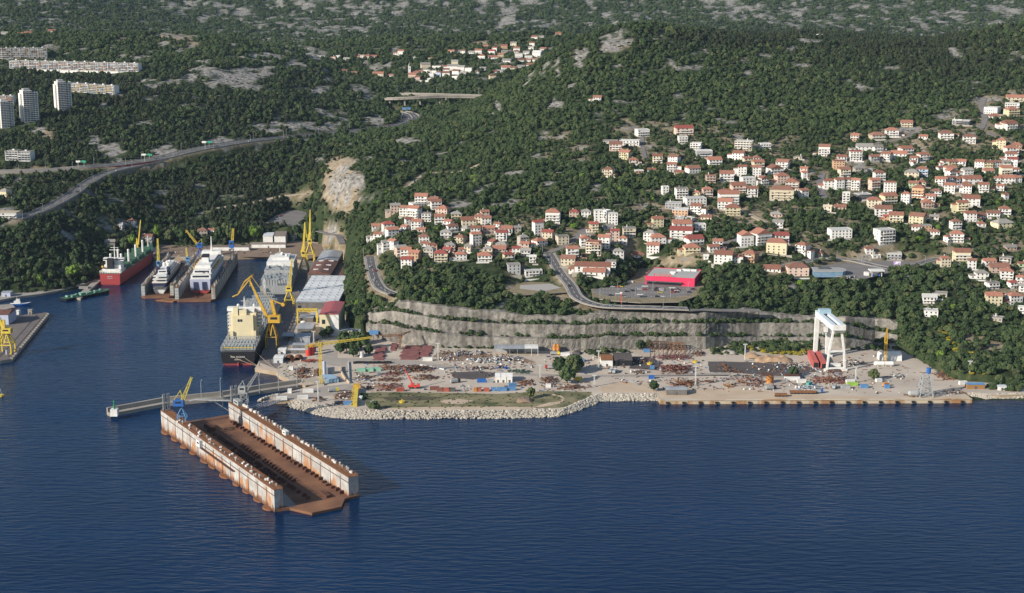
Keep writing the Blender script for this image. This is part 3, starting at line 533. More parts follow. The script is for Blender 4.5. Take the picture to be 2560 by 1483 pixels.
# ---------------------------------------------------------------- breakwater
bk = thing('breakwater', 'long narrow grey concrete breakwater with a raised wall on its seaward edge', 'breakwater', (0, 0, 0))
L1 = [pz(277, 1043, 0), pz(420, 1016, 0), pz(560, 1002, 0), pz(655, 985, 0), pz(760, 970, 0), pz(850, 960, 3)]
d_ = MB(); w2_ = MB()
for a, b in zip(L1[:-1], L1[1:]):
    n = Vector((-(b-a).y, (b-a).x, 0)).normalized(); d_.prism([a.to_2d(), b.to_2d(), (b+n*7).to_2d(), (a+n*7).to_2d()], -2, 2.6); w2_.prism([(a+n*5).to_2d(), (b+n*5).to_2d(), (b+n*6.9).to_2d(), (a+n*6.9).to_2d()], 2.6, 5.6)
d_.build('quay', M_CON, bk); w2_.build('parapet', M_CON, bk)
hb = thing('harbour_light', 'white concrete block with a small green light on the tip of the breakwater', 'beacon', pz(287, 1039, 2.6))
MB().box((0, 0, 2.5), (5, 5, 5)).build('base', M_WHITE, hb); MB().cyl((0, 0, 5), (0, 0, 10), .7, 8, 0, .5).ball((0, 0, 10.4), .8).cyl((0, 0, 7.4), (0, 0, 7.7), 1.2, 8).build('lantern', mat('beacon_green', (0.02, 0.22, 0.10), .5), hb)
def lamp_post(loc, h=9, rz=0.0, lab='tall grey street lamp', grp=None):
    b = MB(); b.cyl((0, 0, 0), (0, 0, h), .16, 6, 0, .09); b.beam((0, 0, h), (1.4, 0, h+.25), .12); b.box((1.5, 0, h+.25), (.9, .35, .18))
    return b
LAMP_ME = lamp_post((0, 0, 0)).build('tmp', M_GREY).data; bpy.data.objects.remove(bpy.data.objects['tmp'])
def lamp(loc, h, rz, lab, grp):
    o = link('street_lamp', LAMP_ME, None, loc, rz); o.scale = (h/9*1.3, h/9*1.3, h/9); return tag(o, lab, 'lamp', grp)
for u, v in ((504, 1000), (552, 995), (649, 983), (697, 976), (743, 969)): lamp(pz(u, v, 2.6), 14, 1.6, 'thin grey lamp post on the wall of the breakwater', 'lamp posts on the breakwater')
# ---------------------------------------------------------------- cranes, drawn to the scale of their distance
def crane(label, u, v, z, feet, vport, house, jib, mast=None, mp=None, mj=None, style='bent', depth=None, fly=None, cw=None, tower=None, mh=None, rz=0.0, name='jib_crane'):
    g = pz(u, v, z); s = FPX/(g.y*CP-(z-CH)*SP); X = lambda a: (a-u)/s; Z = lambda b: (v-b)/s/math.cos(math.radians(12.5)); c = thing(name, label, 'crane', g, rz); w_ = feet/s; dp = (depth or feet)/s; zp = Z(vport); mp = mp or M_YEL; mj = mj or mp; mh = mh or mp
    t_ = max(.45, w_*.09)
    for sx in (-1, 1):
        for sy in (-1, 1):
            b = MB()
            if style == 'bent':
                k = (sx*w_/2, sy*dp/2, zp*.42); b.beam((sx*w_*.46, sy*dp/2, 0), k, t_*1.2, m=0, w2=t_*1.3).beam(k, (sx*w_*.12, sy*dp*.12, zp), t_*1.3, w2=t_)
            elif style == 'truss':
                k = (sx*w_/2, sy*dp/2, zp*.5); b.beam((sx*w_*.52, sy*dp/2, 0), k, t_).beam(k, (sx*w_*.16, sy*dp*.16, zp), t_*.8).beam((0, sy*dp/2, zp*.5), (sx*w_*.16, sy*dp*.16, zp), t_*.5).beam((sx*w_*.5, 0, zp*.5), (sx*w_*.16, sy*dp*.16, zp), t_*.5)
            else: b.lattice((sx*w_/2, sy*dp/2, 0), (sx*w_*.4, sy*dp*.4, zp), t_*.8, t_*.8, 6, t_*.2)
            b.box((sx*w_*.48, sy*dp/2, .5), (t_*1.3, t_*2.6, 1.0)); b.build('leg', mp, c)
    b = MB(); zb = zp*(.45 if style != 'lattice' else .95)
    for sy in (-1, 1): b.beam((-w_/2, sy*dp/2, zb), (w_/2, sy*dp/2, zb), t_*.8)
    for sx in (-1, 1): b.beam((sx*w_/2, -dp/2, zb), (sx*w_/2, dp/2, zb), t_*.8)
    if style == 'lattice':
        for sx in (-1, 1):
            for k in range(3):
                z0, z1 = zp*k/3, zp*(k+1)/3; b.beam((-w_*.45, sx*dp*.45, z0), (w_*.45, sx*dp*.45, z1), t_*.35); b.beam((w_*.45, sx*dp*.45, z0), (-w_*.45, sx*dp*.45, z1), t_*.35); b.beam((sx*w_*.45, -dp*.45, z0), (sx*w_*.45, dp*.45, z1), t_*.35)
    b.build('portal_beam', mp, c)
    hx0, hx1, hv0, hv1 = house; hz0, hz1 = Z(hv1), Z(hv0); hd = max((hx1-hx0)/s*.8, 3)
    if hz0 > zp+.3: MB().cyl((0, 0, zp), (0, 0, hz0), max(w_*.11, .7), 10, 0).build('column', mp, c)
    h = MB(); h.bx(X(hx0), X(hx1), -hd/2, hd/2, hz0, hz1); h.bx(X(hx0)-.2, X(hx1)+.2, -hd/2-.2, hd/2+.2, hz0-.25, hz0); ho = h.build('machinery_house', mh, c)
    MB().bx(X(hx0)+.2*(X(hx1)-X(hx0)), X(hx1)-.2*(X(hx1)-X(hx0)), -hd/2-.06, -hd/2, hz0+(hz1-hz0)*.45, hz0+(hz1-hz0)*.8).build('window', M_GLASS, ho)
    us, vs, ut, vt, typ, w0, w1 = jib; P, Q = (X(us), 0, Z(vs)), (X(ut), 0, Z(vt)); b = MB()
    Lj = (Vector(Q)-Vector(P)).length
    if typ == 'lat': b.lattice(P, Q, w0, w1, max(6, int(Lj/3)), max(.28, w0*.16))
    else:
        b.beam(P, Q, w0, w0*1.1, w2=w1, h2=w1)
    b.build('jib', mj, c)
    if mast:
        b = MB(); Mz = (X(mast[0]), 0, Z(mast[1]))
        for sx in (X(hx0)+.5, X(hx1)-.5):
            for sy in (-hd*.3, hd*.3): b.beam((sx, sy, hz1), Mz, .38)
        b.build('mast', mj, c); r = MB(); r.cyl(Mz, Vector(P).lerp(Vector(Q), .85), .09, 5); r.cyl((Mz[0], .4, Mz[2]), Vector(P).lerp(Vector(Q), .5), .09, 5); r.build('stay_cable', M_DGREY, c)
    if fly:
        b = MB()
        for p_, q_, ww in fly: b.beam((X(p_[0]), 0, Z(p_[1])), (X(q_[0]), 0, Z(q_[1])), ww)
        b.build('fly_jib', mj, c)
    if cw:
        b = MB(); p_, q_ = cw; b.beam((X(p_[0]), 0, Z(p_[1])), (X(q_[0]), 0, Z(q_[1])), 1.0, w2=1.4); b.cyl((X(q_[0]), -1.4, Z(q_[1])), (X(q_[0]), 1.4, Z(q_[1])), 1.5, 10); b.build('counterweight', mj, c)
    b = MB(); T = Vector(Q); hk = max(2, Lj*.12); b.cyl(T, T-Vector((0, 0, hk)), .08, 5); b.ball((T.x, T.y, T.z-hk), .55); b.build('hook', mj, c)
    return c
DKD = math.radians(32.5)
crane('yellow and blue luffing crane on the left wall of the big floating dock', 456, 1050, 13.85, 20, 1022, (437, 462, 998, 1012), (455, 1009, 484, 942, 'lat', 2.3, 1.1), (455, 975), M_LBLUE, M_YELP, 'bent', None, mh=M_BLUE, name='dock_crane')
crane('grey lattice crane on the right wall of the big floating dock', 611, 1012, 13.85, 19, 980, (598, 616, 965, 979), (615, 977, 646, 931, 'lat', 2.2, 1.0), (610, 951), M_GREY, M_GREY, 'lattice', name='dock_crane')
crane('huge orange-yellow double lever crane beside the container ship', 680, 866, 3, 26, 808, (674, 703, 787, 804), (671, 795, 631, 703, 'box', 2.4, 1.3), None, M_ORY, M_ORY, 'truss', fly=[((640, 686), (617, 705), .9), ((634, 694), (600, 736), .9), ((617, 705), (600, 736), .7), ((600, 736), (586, 742), .8), ((640, 686), (634, 694), .9), ((634, 694), (630, 703), .9), ((636, 692), (655, 720), .35), ((655, 720), (683, 752), .35), ((683, 752), (690, 787), 2.6), ((687, 775), (700, 790), .5), ((690, 770), (672, 775), .5)], cw=((683, 750), (711, 761)))
crane('slim yellow crane with a black-barred jib, nearest of those in the workshop quay row', 724, 764, 3, 21, 728, (716, 731, 716, 727), (725, 718, 734, 646, 'lat', 2.8, .7), None)
crane('slim yellow crane with a folded double jib beside the brown workshop roof', 761, 683, 3, 20, 644, (755, 766, 627, 641), (760, 630, 766, 557, 'box', 2.6, .9), None, fly=[((766, 557), (769, 595), .8), ((757, 632), (762, 615), 3.4)])
crane('slim yellow crane at the inner end of the quay with the highest jib tip', 776, 652, 3, 20, 612, (771, 781, 598, 610), (776, 600, 779, 526, 'box', 2.6, .8), None, fly=[((773, 602), (776, 585), 3.2)])
crane('bright yellow crane on a splayed truss portal standing on the left pier', 17, 882, 2.5, 32, 832, (9, 33, 820, 831), (15, 824, -6, 770, 'box', 2.4, 1.5), None, M_YEL, M_YEL, 'truss', fly=[((15, 822), (15, 800), 2.0), ((4, 810), (15, 800), .6)])
crane('yellow crane with a long upright jib behind the red bulk carrier', 346, 636, 3, 9, 624, (340, 348, 617, 625), (347, 612, 356, 551, 'box', 1.5, .8), None, fly=[((345, 618), (344, 597), 1.4), ((340, 616), (344, 597), .5)], cw=((344, 606), (340, 618)))
crane('light blue crane with a pale upright jib on the left wall of the yacht dock', 397, 672, 9, 9, 664, (392, 403, 652, 663), (397, 655, 398, 597, 'lat', 2.2, 1.1), None, M_LBLUE, M_YELP)
crane('small blue crane standing between the two ships in dock', 470, 668, 9, 11, 655, (465, 476, 642, 652), (469, 645, 468, 620, 'lat', 1.6, 1.0), None, M_LBLUE, M_YELP)
crane('blue crane with its yellow jib raised to the left above the white ferry', 500, 642, 3, 10, 622, (494, 508, 608, 618), (496, 612, 468, 576, 'lat', 2.0, 1.1), (506, 598), M_BLUE, M_YEL)
crane('blue crane on a dark lattice tower at the far end of the ferry dock', 581, 650, 9, 9, 622, (575, 586, 602, 619), (583, 604, 586, 572, 'lat', 2.2, 1.6), None, M_DGREY, M_YEL, 'lattice', mh=M_BLUE)
# ---------------------------------------------------------------- ships
def hull(par, L, B, D, z0, mats, stern=0.82, bowf=0.30, sheer=2.0, boot=2.0, transom=True, rake=6):
    """one lofted hull: stations along y, levels in z; mats = side, boot, deck"""
    st = [(0, stern), (L*.05, .93), (L*.12, 1.0), (L*.5, 1.0), (L*(1-bowf), .98), (L*(1-bowf*.65), .86), (L*(1-bowf*.35), .62), (L*(1-bowf*.13), .30), (L, .04)]
    lv = [(-1.5, .55), (boot*.35, .86), (boot, .95), (D*.55, 1.0), (D, 1.02)]; b = MB(); V = []; 
    for i, (y, f) in enumerate(st):
        for j, (z, q) in enumerate(lv):
            t = j/(len(lv)-1); yy = y+(rake*(t-.5) if i == len(st)-1 else 0)-(1.5*t if i == 0 else 0); qq = q*(.75+.25*t if i >= 5 else 1); sh = sheer*(max(0, (y/L-.75))/.25)**2*t
            hw = B/2*f*qq; zz = z0+z+sh; V += [(-hw, yy, zz), (hw, yy, zz)]
    n = len(lv)*2; F = []; Mi = []
    for i in range(len(st)-1):
        for j in range(len(lv)-1):
            for s_ in (0, 1):
                a = i*n+j*2+s_; q = (a, a+n, a+n+2, a+2) if s_ else (a, a+2, a+n+2, a+n); F.append(q); Mi.append(1 if j < 2 else 0)
    for j in range(len(lv)-1): a = j*2; F.append((a, a+1, a+3, a+2)); Mi.append(1 if j < 2 else 0)
    k = (len(st)-1)*n
    for j in range(len(lv)-1): a = k+j*2; F.append((a, a+2, a+3, a+1)); Mi.append(0)
    for i in range(len(st)-1): a = i*n+n-2; F.append((a, a+1, a+n+1, a+n)); Mi.append(2)
    b.v = V; b.f = F; b.m = Mi; return b.build('hull', mats, par)
def text(par, s, size, loc, rot, m, name='lettering'):
    cu = bpy.data.curves.new(name, 'FONT'); cu.body = s; cu.size = size; cu.align_x = 'CENTER'; cu.extrude = .03; cu.materials.append(m); o = bpy.data.objects.new(name, cu); COL.objects.link(o); bpy.context.view_layer.update(); me = bpy.data.meshes.new_from_object(o.evaluated_get(bpy.context.evaluated_depsgraph_get())); bpy.data.objects.remove(o); o = link(name, me, par, loc); o.rotation_euler = rot; return o
M_HCOV = mat('pale_hatch_cover', (.46, .50, .51), .7, (.33, .36, .37), .4, .8)
# container ship
q0 = pz(596, 913, 0); AX = math.radians(3.0)
cs = thing('container_ship', 'large empty container ship with black hull and tall cream deckhouse moored at the quay', 'container ship', q0, AX)
LS, BS_, DS = 226, 28, 11.5
hc = hull(cs, LS, BS_, DS, 0, [M_BLACK, M_BOOT, M_DGREY], stern=.95, boot=1.6, sheer=3)
text(cs, 'MSK AEGEAN', 1.9, (0, -1.62, 6.6), (math.pi/2, 0, 0), M_WHITE); text(cs, 'LIMASSOL', 1.3, (0, -1.62, 4.5), (math.pi/2, 0, 0), M_WHITE)
MB().box((0, -1.2, 1.0), (1.0, 2.2, 3.0)).build('rudder', M_BOOT, cs)
hb = MB(); hb.box((0, 0, .9), (23.2, 9.6, 1.8)); 
for k in range(9): hb.box((-10.4+k*2.6, 0, 2.1), (.35, 8.6, .6))
H0 = hb.build('hatch_cover', M_HCOV, cs, (0, 12, DS)); 
lb = MB()
for k in range(10): lb.beam((-12.6+k*2.8, 0, 0), (-12.6+k*2.8, 0, 5.0), .5)
for zz in (2.4, 5.0): lb.beam((-13.4, 0, zz), (13.4, 0, zz), .6, .45)
for k in range(9): lb.box((-11.2+k*2.8, -.5, 3.4), (.9, .6, 2.0), 0)
L0 = lb.build('lashing_bridge', M_GREY, cs, (0, 6, DS))
for y in [24]+[76+13*k for k in range(10)]:
    o = H0.copy(); COL.objects.link(o); o.location = (0, y, DS)
    if y > 190: o.scale.x = .72
for y in [18, 30, 69.5]+[82.5+13*k for k in range(10)]:
    o = L0.copy(); COL.objects.link(o); o.location = (0, y, DS)
    if y > 185: o.scale.x = .74
rl = MB()
for s_ in (-13.6, 13.6):
    for k in range(46): rl.beam((s_, 1+k*4, DS), (s_, 1+k*4, DS+3.4), .5)
    rl.beam((s_, 0, DS+3.4), (s_, 182, DS+3.4), .45); rl.beam((s_, 0, DS+1.7), (s_, 182, DS+1.7), .3)
rl.beam((-13, 0, DS+1.4), (13, 0, DS+1.4), .4); rl.build('side_stanchions', M_GREY, cs)
MB().bx(-12, 12, 1.6, 2.4, DS+2.4, DS+2.9).build('stern_rail', M_YEL, cs)
dh = MB(); dh.bx(-10.5, 10.5, 42, 56, DS, DS+22); dh.bx(-8.5, 8.5, 38.5, 42, DS, DS+20.5); dh.bx(-11.8, 11.8, 44, 55, DS, DS+10); dho = dh.build('deckhouse', M_CREAM, cs)
ws = MB()
for s_ in (-1, 1):
    for k in range(7): ws.bx(s_*10.5, s_*13.8, 46, 56, DS+2.4+k*2.9, DS+2.7+k*2.9); ws.beam((s_*13.6, 46, DS), (s_*13.6, 46, DS+20), .35); ws.beam((s_*13.6, 55.5, DS), (s_*13.6, 55.5, DS+20), .35)
ws.build('side_decks', M_WHITE, dho)
MB().bx(-14.2, 14.2, 50, 56, DS+22, DS+25).bx(-9, 9, 44, 50, DS+22, DS+24.4).build('bridge', M_WHITE, dho)
MB().bx(-4.3, -2.7, 38.3, 38.5, DS+15.5, DS+17.6).bx(-2.2, -.6, 38.3, 38.5, DS+15.5, DS+17.6).build('window', M_GLASS, dho); MB().bx(-13.9, 13.9, 56, 56.1, DS+23, DS+24.4).build('window', M_GLASS, dho)
MB().bx(-8, -4, 40, 46, DS+20.5, DS+27).bx(-3, 3, 40.4, 46, DS+20.5, DS+25).build('funnel', M_CREAM, dho)
mm_ = MB(); mm_.lattice((0, 53, DS+25), (0, 53, DS+34), 1.4, .6, 5, .25); mm_.beam((-3, 53, DS+30), (3, 53, DS+30), .3); mm_.ball((-5, 52, DS+26.6), 1.3); mm_.ball((8, 53, DS+26.4), 1.1); mm_.build('radar_mast', M_WHITE, dho)
for s_ in (-1, 1): MB().bx(s_*10.6, s_*8.2, 37, 40, DS, DS+7.6).build('engine_casing', M_CREAM, cs)
for s_ in (-1, 1): MB().cyl((s_*12.2, 60, DS+5), (s_*12.2, 67, DS+5), 1.3, 8).build('lifeboat', M_ORY, cs)
MB().lattice((0, 205, DS+2), (0, 205, DS+18), 1.6, .8, 6, .3).build('foremast', M_WHITE, cs)
ml = thing('mooring_lines', 'slack pale mooring ropes from the stern of the container ship to the quay end', 'ropes', (0, 0, 0))
b = MB()
for s0, e in (((575, 889), (690, 926)), ((612, 895), (672, 922)), ((640, 880), (705, 930))):
    p, q = pz(*s0, 9), pz(*e, 3.2); pr = p
    for k in range(1, 9): t = k/8; c = p.lerp(q, t)-Vector((0, 0, 1.6*4*t*(1-t))); b.cyl(pr, c, .16, 5); pr = c
b.build('mooring_rope', M_TAN, ml)
# grey vessel ahead of it
qv = pz(690, 738, 0); gv = thing('grey_vessel', 'grey cluttered ferry under repair with a white top deck, moored ahead of the container ship', 'ferry', qv, AX)
hull(gv, 105, 30, 9, 0, [M_GREY, M_DGREY, M_GREY], stern=1.0, boot=1.2, bowf=.2)
d = MB(); d.bx(-14.5, 14.5, 3, 80, 9, 15); d.bx(-14, 14, 30, 84, 15, 19); s1 = d.build('superstructure', M_GREY, gv); MB().bx(-13.5, 13.5, 48, 88, 19, 23.5).bx(-8, 8, 60, 82, 23.5, 26).build('white_upper_deck', M_WHITE, s1)
b = MB()
for k in range(70):
    x_, y_ = random.uniform(-13.5, 13.5), random.uniform(4, 46); zz = 15 if y_ < 30 else 19; b.box((x_, y_, zz+.8), (random.uniform(.6, 3), random.uniform(.6, 4), random.uniform(.5, 2.6)))
for k in range(14): b.beam((-14.6, 4+k*5.5, 9), (-14.6, 4+k*5.5, 15), .35)
for k in range(12): b.beam((-14.5+k*2.64, 2.8, 3), (-14.5+k*2.64, 2.8, 15), .4)
tag(b.build('deck_clutter', M_HATCH, s1), kind='stuff'); MB().bx(1, 10, 2.7, 3, 3.5, 11).build('stern_door', M_DGREY, gv); MB().ball((0, 74, 27.2), 1.8).ball((5, 66, 27), 1.4).build('radar_dome', M_WHITE, s1); MB().lattice((-2, 70, 26), (-2, 70, 36), 1.4, .5, 5, .22).build('radar_mast', M_WHITE, s1)
# red bulk carrier
qb = pz(277, 713, 0); bc = thing('bulk_carrier', 'red bulk carrier with green hatch covers and white stern deckhouse moored on the left', 'bulk carrier', qb, math.radians(-2.5))
LB, DB = 150, 12.0; hull(bc, LB, 22, DB, 0, [M_RED, M_BOOT, M_GREEN], stern=.92, boot=.8, sheer=3)
d = MB(); d.bx(-9.5, 9.5, 4, 18, DB, DB+3.5); d.bx(-8.5, 8.5, 9, 19, DB+3.5, DB+7); d.bx(-7.5, 7.5, 11, 19, DB+7, DB+10.5); sb = d.build('deckhouse', M_WHITE, bc); MB().bx(-10.5, 10.5, 13, 18.5, DB+10.5, DB+13.2).build('bridge', M_WHITE, sb); MB().bx(-10.3, 10.3, 12.9, 13, DB+11.4, DB+12.6).build('window', M_GLASS, sb)
MB().bx(-4.5, 1.5, 5.5, 10, DB+3.5, DB+14).build('funnel', M_BLACK, sb); MB().cyl((2, 12, DB+13.2), (2, 12, DB+26), .7, 8, 0, .4).beam((-3, 12, DB+22), (7, 12, DB+22), .5).beam((-2, 12, DB+24.4), (6, 12, DB+24.4), .35).build('radar_mast', M_WHITE, sb)
MB().cyl((-8.6, 3, DB+6.5), (-8.6, 8, DB+4), 1.1, 8).build('lifeboat', M_ORY, sb)
b = MB()
for s_ in (-10.4, 10.4):
    for k in range(9): b.beam((s_, k*2.4, DB), (s_, k*2.4, DB+2.4), .3)
    b.beam((s_, -.5, DB+2.4), (s_, 20, DB+2.4), .35)
for k in range(9): b.beam((-10+k*2.5, -1, DB), (-10+k*2.5, -1, DB+2.4), .3)
b.beam((-10.4, -1, DB+2.4), (10.4, -1, DB+2.4), .35); b.build('railing', M_WHITE, bc)
for k, y in enumerate((24, 50, 76, 102)):
    hmb = MB(); hmb.bx(-8.5, 8.5, y, y+17, DB, DB+3.2); hmb.box((-3, y+3, DB+4.2), (11, 1.6, 4), 0); hmb.box((2, y+14, DB+3.6), (13, 1.6, 2.6), 0); hmb.build('hatch_cover', M_GREEN, bc)
for y in (22, 47, 73, 99): 
    for s_ in ((-1, 1) if y < 60 else (1,)): MB().cyl((s_*5.5, y, DB), (s_*5.5, y, DB+15), 1.25, 8, 0, 1.1).ball((s_*5.5, y, DB+15.2), 1.3).build('crane_post', M_WHITE, bc)
MB().lattice((0, 138, DB+2), (0, 138, DB+14), 1.2, .6, 5, .25).build('foremast', M_WHITE, bc); text(bc, 'ORION', 1.6, (0, -1.66, 8.6), (math.pi/2, 0, 0), M_WHITE); text(bc, 'MONROVIA', 1.0, (0, -1.66, 6.9), (math.pi/2, 0, 0), M_WHITE)
# two docks behind with a yacht and a ferry
def small_dock(label, c, rz, W, L, hw, tw, mw, seam):
    d = thing('floating_dock', label, 'floating dock', c, rz); MB().prism([(-W/2, 0), (-W/2+4, -4), (W/2-4, -4), (W/2, 0), (W/2, L), (-W/2, L)], -1.5, 1.8).build('pontoon_deck', M_RUST, d)
    for s_ in (-1, 1):
        x0, x1 = (-W/2, -W/2+tw) if s_ < 0 else (W/2-tw, W/2); w_ = MB().bx(x0, x1, 1, L-2, -1, hw).build('wing_wall', mw, d); MB().bx(x0-.1, x1+.1, .9, L-1.9, hw, hw+.2).build('top_deck', M_RUSTO, w_); b = MB()
        for k in range(int(L/13)):
            for xf in (x0-.1, x1+.1): b.bx(xf-.1, xf+.1, 8+k*13-.2, 8+k*13+.2, .2, hw-1)
        b.build('seam', M_RUSTD, w_); r = MB()
        for k in range(int(L/5)): r.box((random.uniform(x0+.5, x1-.5), 4+k*5, hw+.9), (random.uniform(.7, 1.6), random.uniform(.8, 2), random.uniform(.8, 2)))
        for xf in (x0+.15, x1-.15):
            r.beam((xf, 1, hw+1.2), (xf, L-2, hw+1.2), .12)
            for k in range(int(L/4)): r.beam((xf, 1+k*4, hw), (xf, 1+k*4, hw+1.2), .12)
        r.build('deck_fittings', M_DOCKG, w_); e = MB()
        for k in range(4): e.bx(x0+.3, x1-.3, .7, .98, .8+k*(hw-1)/4, .8+k*(hw-1)/4+.35)
        e.build('end_platforms', M_DOCKW, w_)
    kb = MB()
    for k in range(int(L/8)): kb.box((0, 6+k*8, 2.6), (2, 1.5, 1.6))
    kb.build('keel_blocks', M_RUSTD, d); return d
Y1, Y2 = pz(394, 744, 0), pz(488, 753, 0)
small_dock('narrower grey floating dock holding the dark blue cruise yacht', Y1, math.radians(3.6), 31, 165, 11.5, 3.4, M_DOCKG, 0); small_dock('wide rusty floating dock holding the white ferry', Y2, math.radians(3.2), 38.5, 182, 13, 3.6, M_DOCKG, 0)
yb = thing('cruise_yacht', 'long sleek white cruise yacht with dark blue topsides in the left dock', 'yacht', Y1+Vector((.2, 8, 3.2)), math.radians(3.6))
hull(yb, 126, 15.5, 9.5, 0, [M_NAVY, M_WHITE, M_TAN], stern=.78, boot=5.0, bowf=.42, sheer=3, rake=9)
d = MB(); d.bx(-5.5, 5.5, 8, 92, 9.5, 12.3); d.bx(-4.8, 4.8, 12, 84, 12.3, 15); d.bx(-4.2, 4.2, 22, 76, 15, 17.6); s1 = d.build('superstructure', M_WHITE, yb); g = MB()
for k, (hw_, y0_, y1_, zz) in enumerate(((5.55, 10, 90, 10.4), (4.85, 14, 82, 13.2), (4.25, 24, 74, 15.9))):
    for s_ in (-1, 1): g.bx(s_*hw_, s_*(hw_+.06), y0_, y1_, zz, zz+1.0)
    g.bx(-hw_*.8, hw_*.8, y0_-2.1, y0_-2.02, zz-.2, zz+1.2)
g.build('window', M_GLASS, s1); MB().bx(-6.6, -3.6, 26, 31, 12.3, 20).bx(3.6, 6.6, 26, 31, 12.3, 20).build('funnel', M_NAVY, s1); MB().ball((-2, 48, 19), 2.0).ball((2.5, 45, 19), 2.0).ball((0, 54, 19.4), 1.8).ball((1, 62, 19), 1.6).build('radar_dome', M_WHITE, s1); w_ = MB()
for k in range(3): w_.bx(-7.2+k*.4, 7.2-k*.4, 1-k*.0+k*2.2, 8+k*2, 9.5+k*2.6, 9.9+k*2.6)
w_.build('aft_decks', M_WHITE, yb); MB().bx(-4.5, 4.5, -1.3, -1.1, 3.6, 7).build('stern_door', M_DGREY, yb)
fr = thing('ferry', 'white car ferry with a pale lilac side and blue stern door in the right dock', 'ferry', Y2+Vector((.6, 24, 3.6)), math.radians(3.2))
hull(fr, 132, 21, 13, 0, [M_LAV, M_BOOT, M_WHITE], stern=.92, boot=2.2, bowf=.3, sheer=3, rake=7)
d = MB(); d.bx(-9.5, 9.5, 5, 105, 13, 16.2); d.bx(-8.5, 8.5, 14, 98, 16.2, 19.2); d.bx(-7, 7, 24, 92, 19.2, 22); d.bx(-9.8, 9.8, 82, 92, 22, 25); s1 = d.build('superstructure', M_WHITE, fr); g = MB()
for hw_, y0_, y1_, zz in ((9.55, 8, 100, 14.1), (8.55, 18, 94, 17.3), (7.05, 28, 88, 20.2)):
    for s_ in (-1, 1): g.bx(s_*hw_, s_*(hw_+.06), y0_, y1_, zz, zz+1)
g.bx(-8, 8, 4.9, 4.98, 13.6, 15.6); g.bx(-7, 7, 13.9, 13.98, 16.8, 18.6); g.build('window', M_GLASS, s1)
MB().bx(-3.2, 3.2, 40, 48, 22, 29).build('funnel', M_WHITE, s1); MB().bx(-3.3, 3.3, 39.9, 48.1, 26.8, 29.2).build('funnel_cap', M_BLACK, s1); MB().cyl((0, 86, 25), (0, 86, 40), .8, 8, 0, .4).build('radar_mast', M_WHITE, s1)
for s_ in (-1, 1):
    MB().bx(s_*4.2-2.2, s_*4.2+2.2, -1.75, -1.6, 2.6, 10.5).build('stern_door', M_NAVY, fr)
    for k in range(5): MB().ball((s_*9.6, 30+k*10, 18), 1.3, 0, 8, 5).build('lifeboat', M_ORY, fr)
    b = MB()
    for k in range(14): b.beam((s_*9.8, 6+k*7, 13), (s_*9.8, 6+k*7, 16.4), .3)
    b.build('side_posts', M_WHITE, s1)
b = MB()
for k in range(40): b.box((random.uniform(-8, 8), random.uniform(6, 80), random.choice((16.8, 19.8))), (random.uniform(.8, 3), random.uniform(.8, 3), random.uniform(.8, 1.6)))
b.build('deck_fittings', M_WHITE, s1)
# raft in front of the docks, green barge, small boats
rf = thing('work_raft', 'low rusty raft with timber floating at the mouth of the two docks', 'raft', pz(432, 752, 0)); MB().prism([(-16, -2), (2, -8), (14, 2), (-6, 6)], -.5, 1.2).build('deck', M_RUSTO, rf); b = MB()
for k in range(9): b.beam((-10+k*2, -3+k*.5, 1.5), (-6+k*2, 2, 1.6), .5)
b.build('timber', M_TAN, rf)
bg_ = thing('barge', 'dark barge with a green pipe-covered deck moored beside the small left pier', 'barge', pz(160, 752, 0), math.radians(-39)); hull(bg_, 52, 11, 2.6, 0, [M_BLACK, M_BLACK, M_GREEN], stern=1, boot=.6, bowf=.12, sheer=.5, rake=2); b = MB()
for k in range(16): b.box((random.uniform(-3, 3), 5+k*2.6, 3.3), (random.uniform(1.5, 4), 1.6, random.uniform(.8, 1.8)))
b.cyl((0, 4, 3.6), (0, 44, 3.6), .4, 6); b.build('deck_gear', mat('pale_green_paint', (0.2, 0.36, 0.27), .6), bg_)
wb = thing('work_boat', 'white and blue motor launch moored near the left edge by the old quay', 'boat', pz(30, 764, 0), math.radians(-80)); hull(wb, 17, 5, 2, 0, [M_BLUE, M_BLUE, M_WHITE], stern=.9, boot=.4, bowf=.4, sheer=.8, rake=1.5); MB().bx(-1.8, 1.8, 2, 8, 2, 4.2).bx(-1.4, 1.4, 4, 7.5, 4.2, 6).build('cabin', M_WHITE, wb); MB().bx(-1.45, 1.45, 7.5, 7.56, 4.6, 5.6).build('window', M_GLASS, wb); MB().cyl((0, 5, 6), (0, 5, 9), .12, 6).build('mast', M_WHITE, wb)
by = thing('mooring_buoy', 'yellow mooring buoy with a grey frame floating at the left edge', 'buoy', pz(2, 991, 0)); MB().cyl((0, 0, -.3), (0, 0, 1.3), 2.6, 12, 0, 2.4).build('float', M_YEL, by); MB().cyl((-1, 0, 1.3), (0, 0, 6), .18, 6).cyl((1, 0, 1.3), (0, 0, 6), .18, 6).build('frame', M_GREY, by)
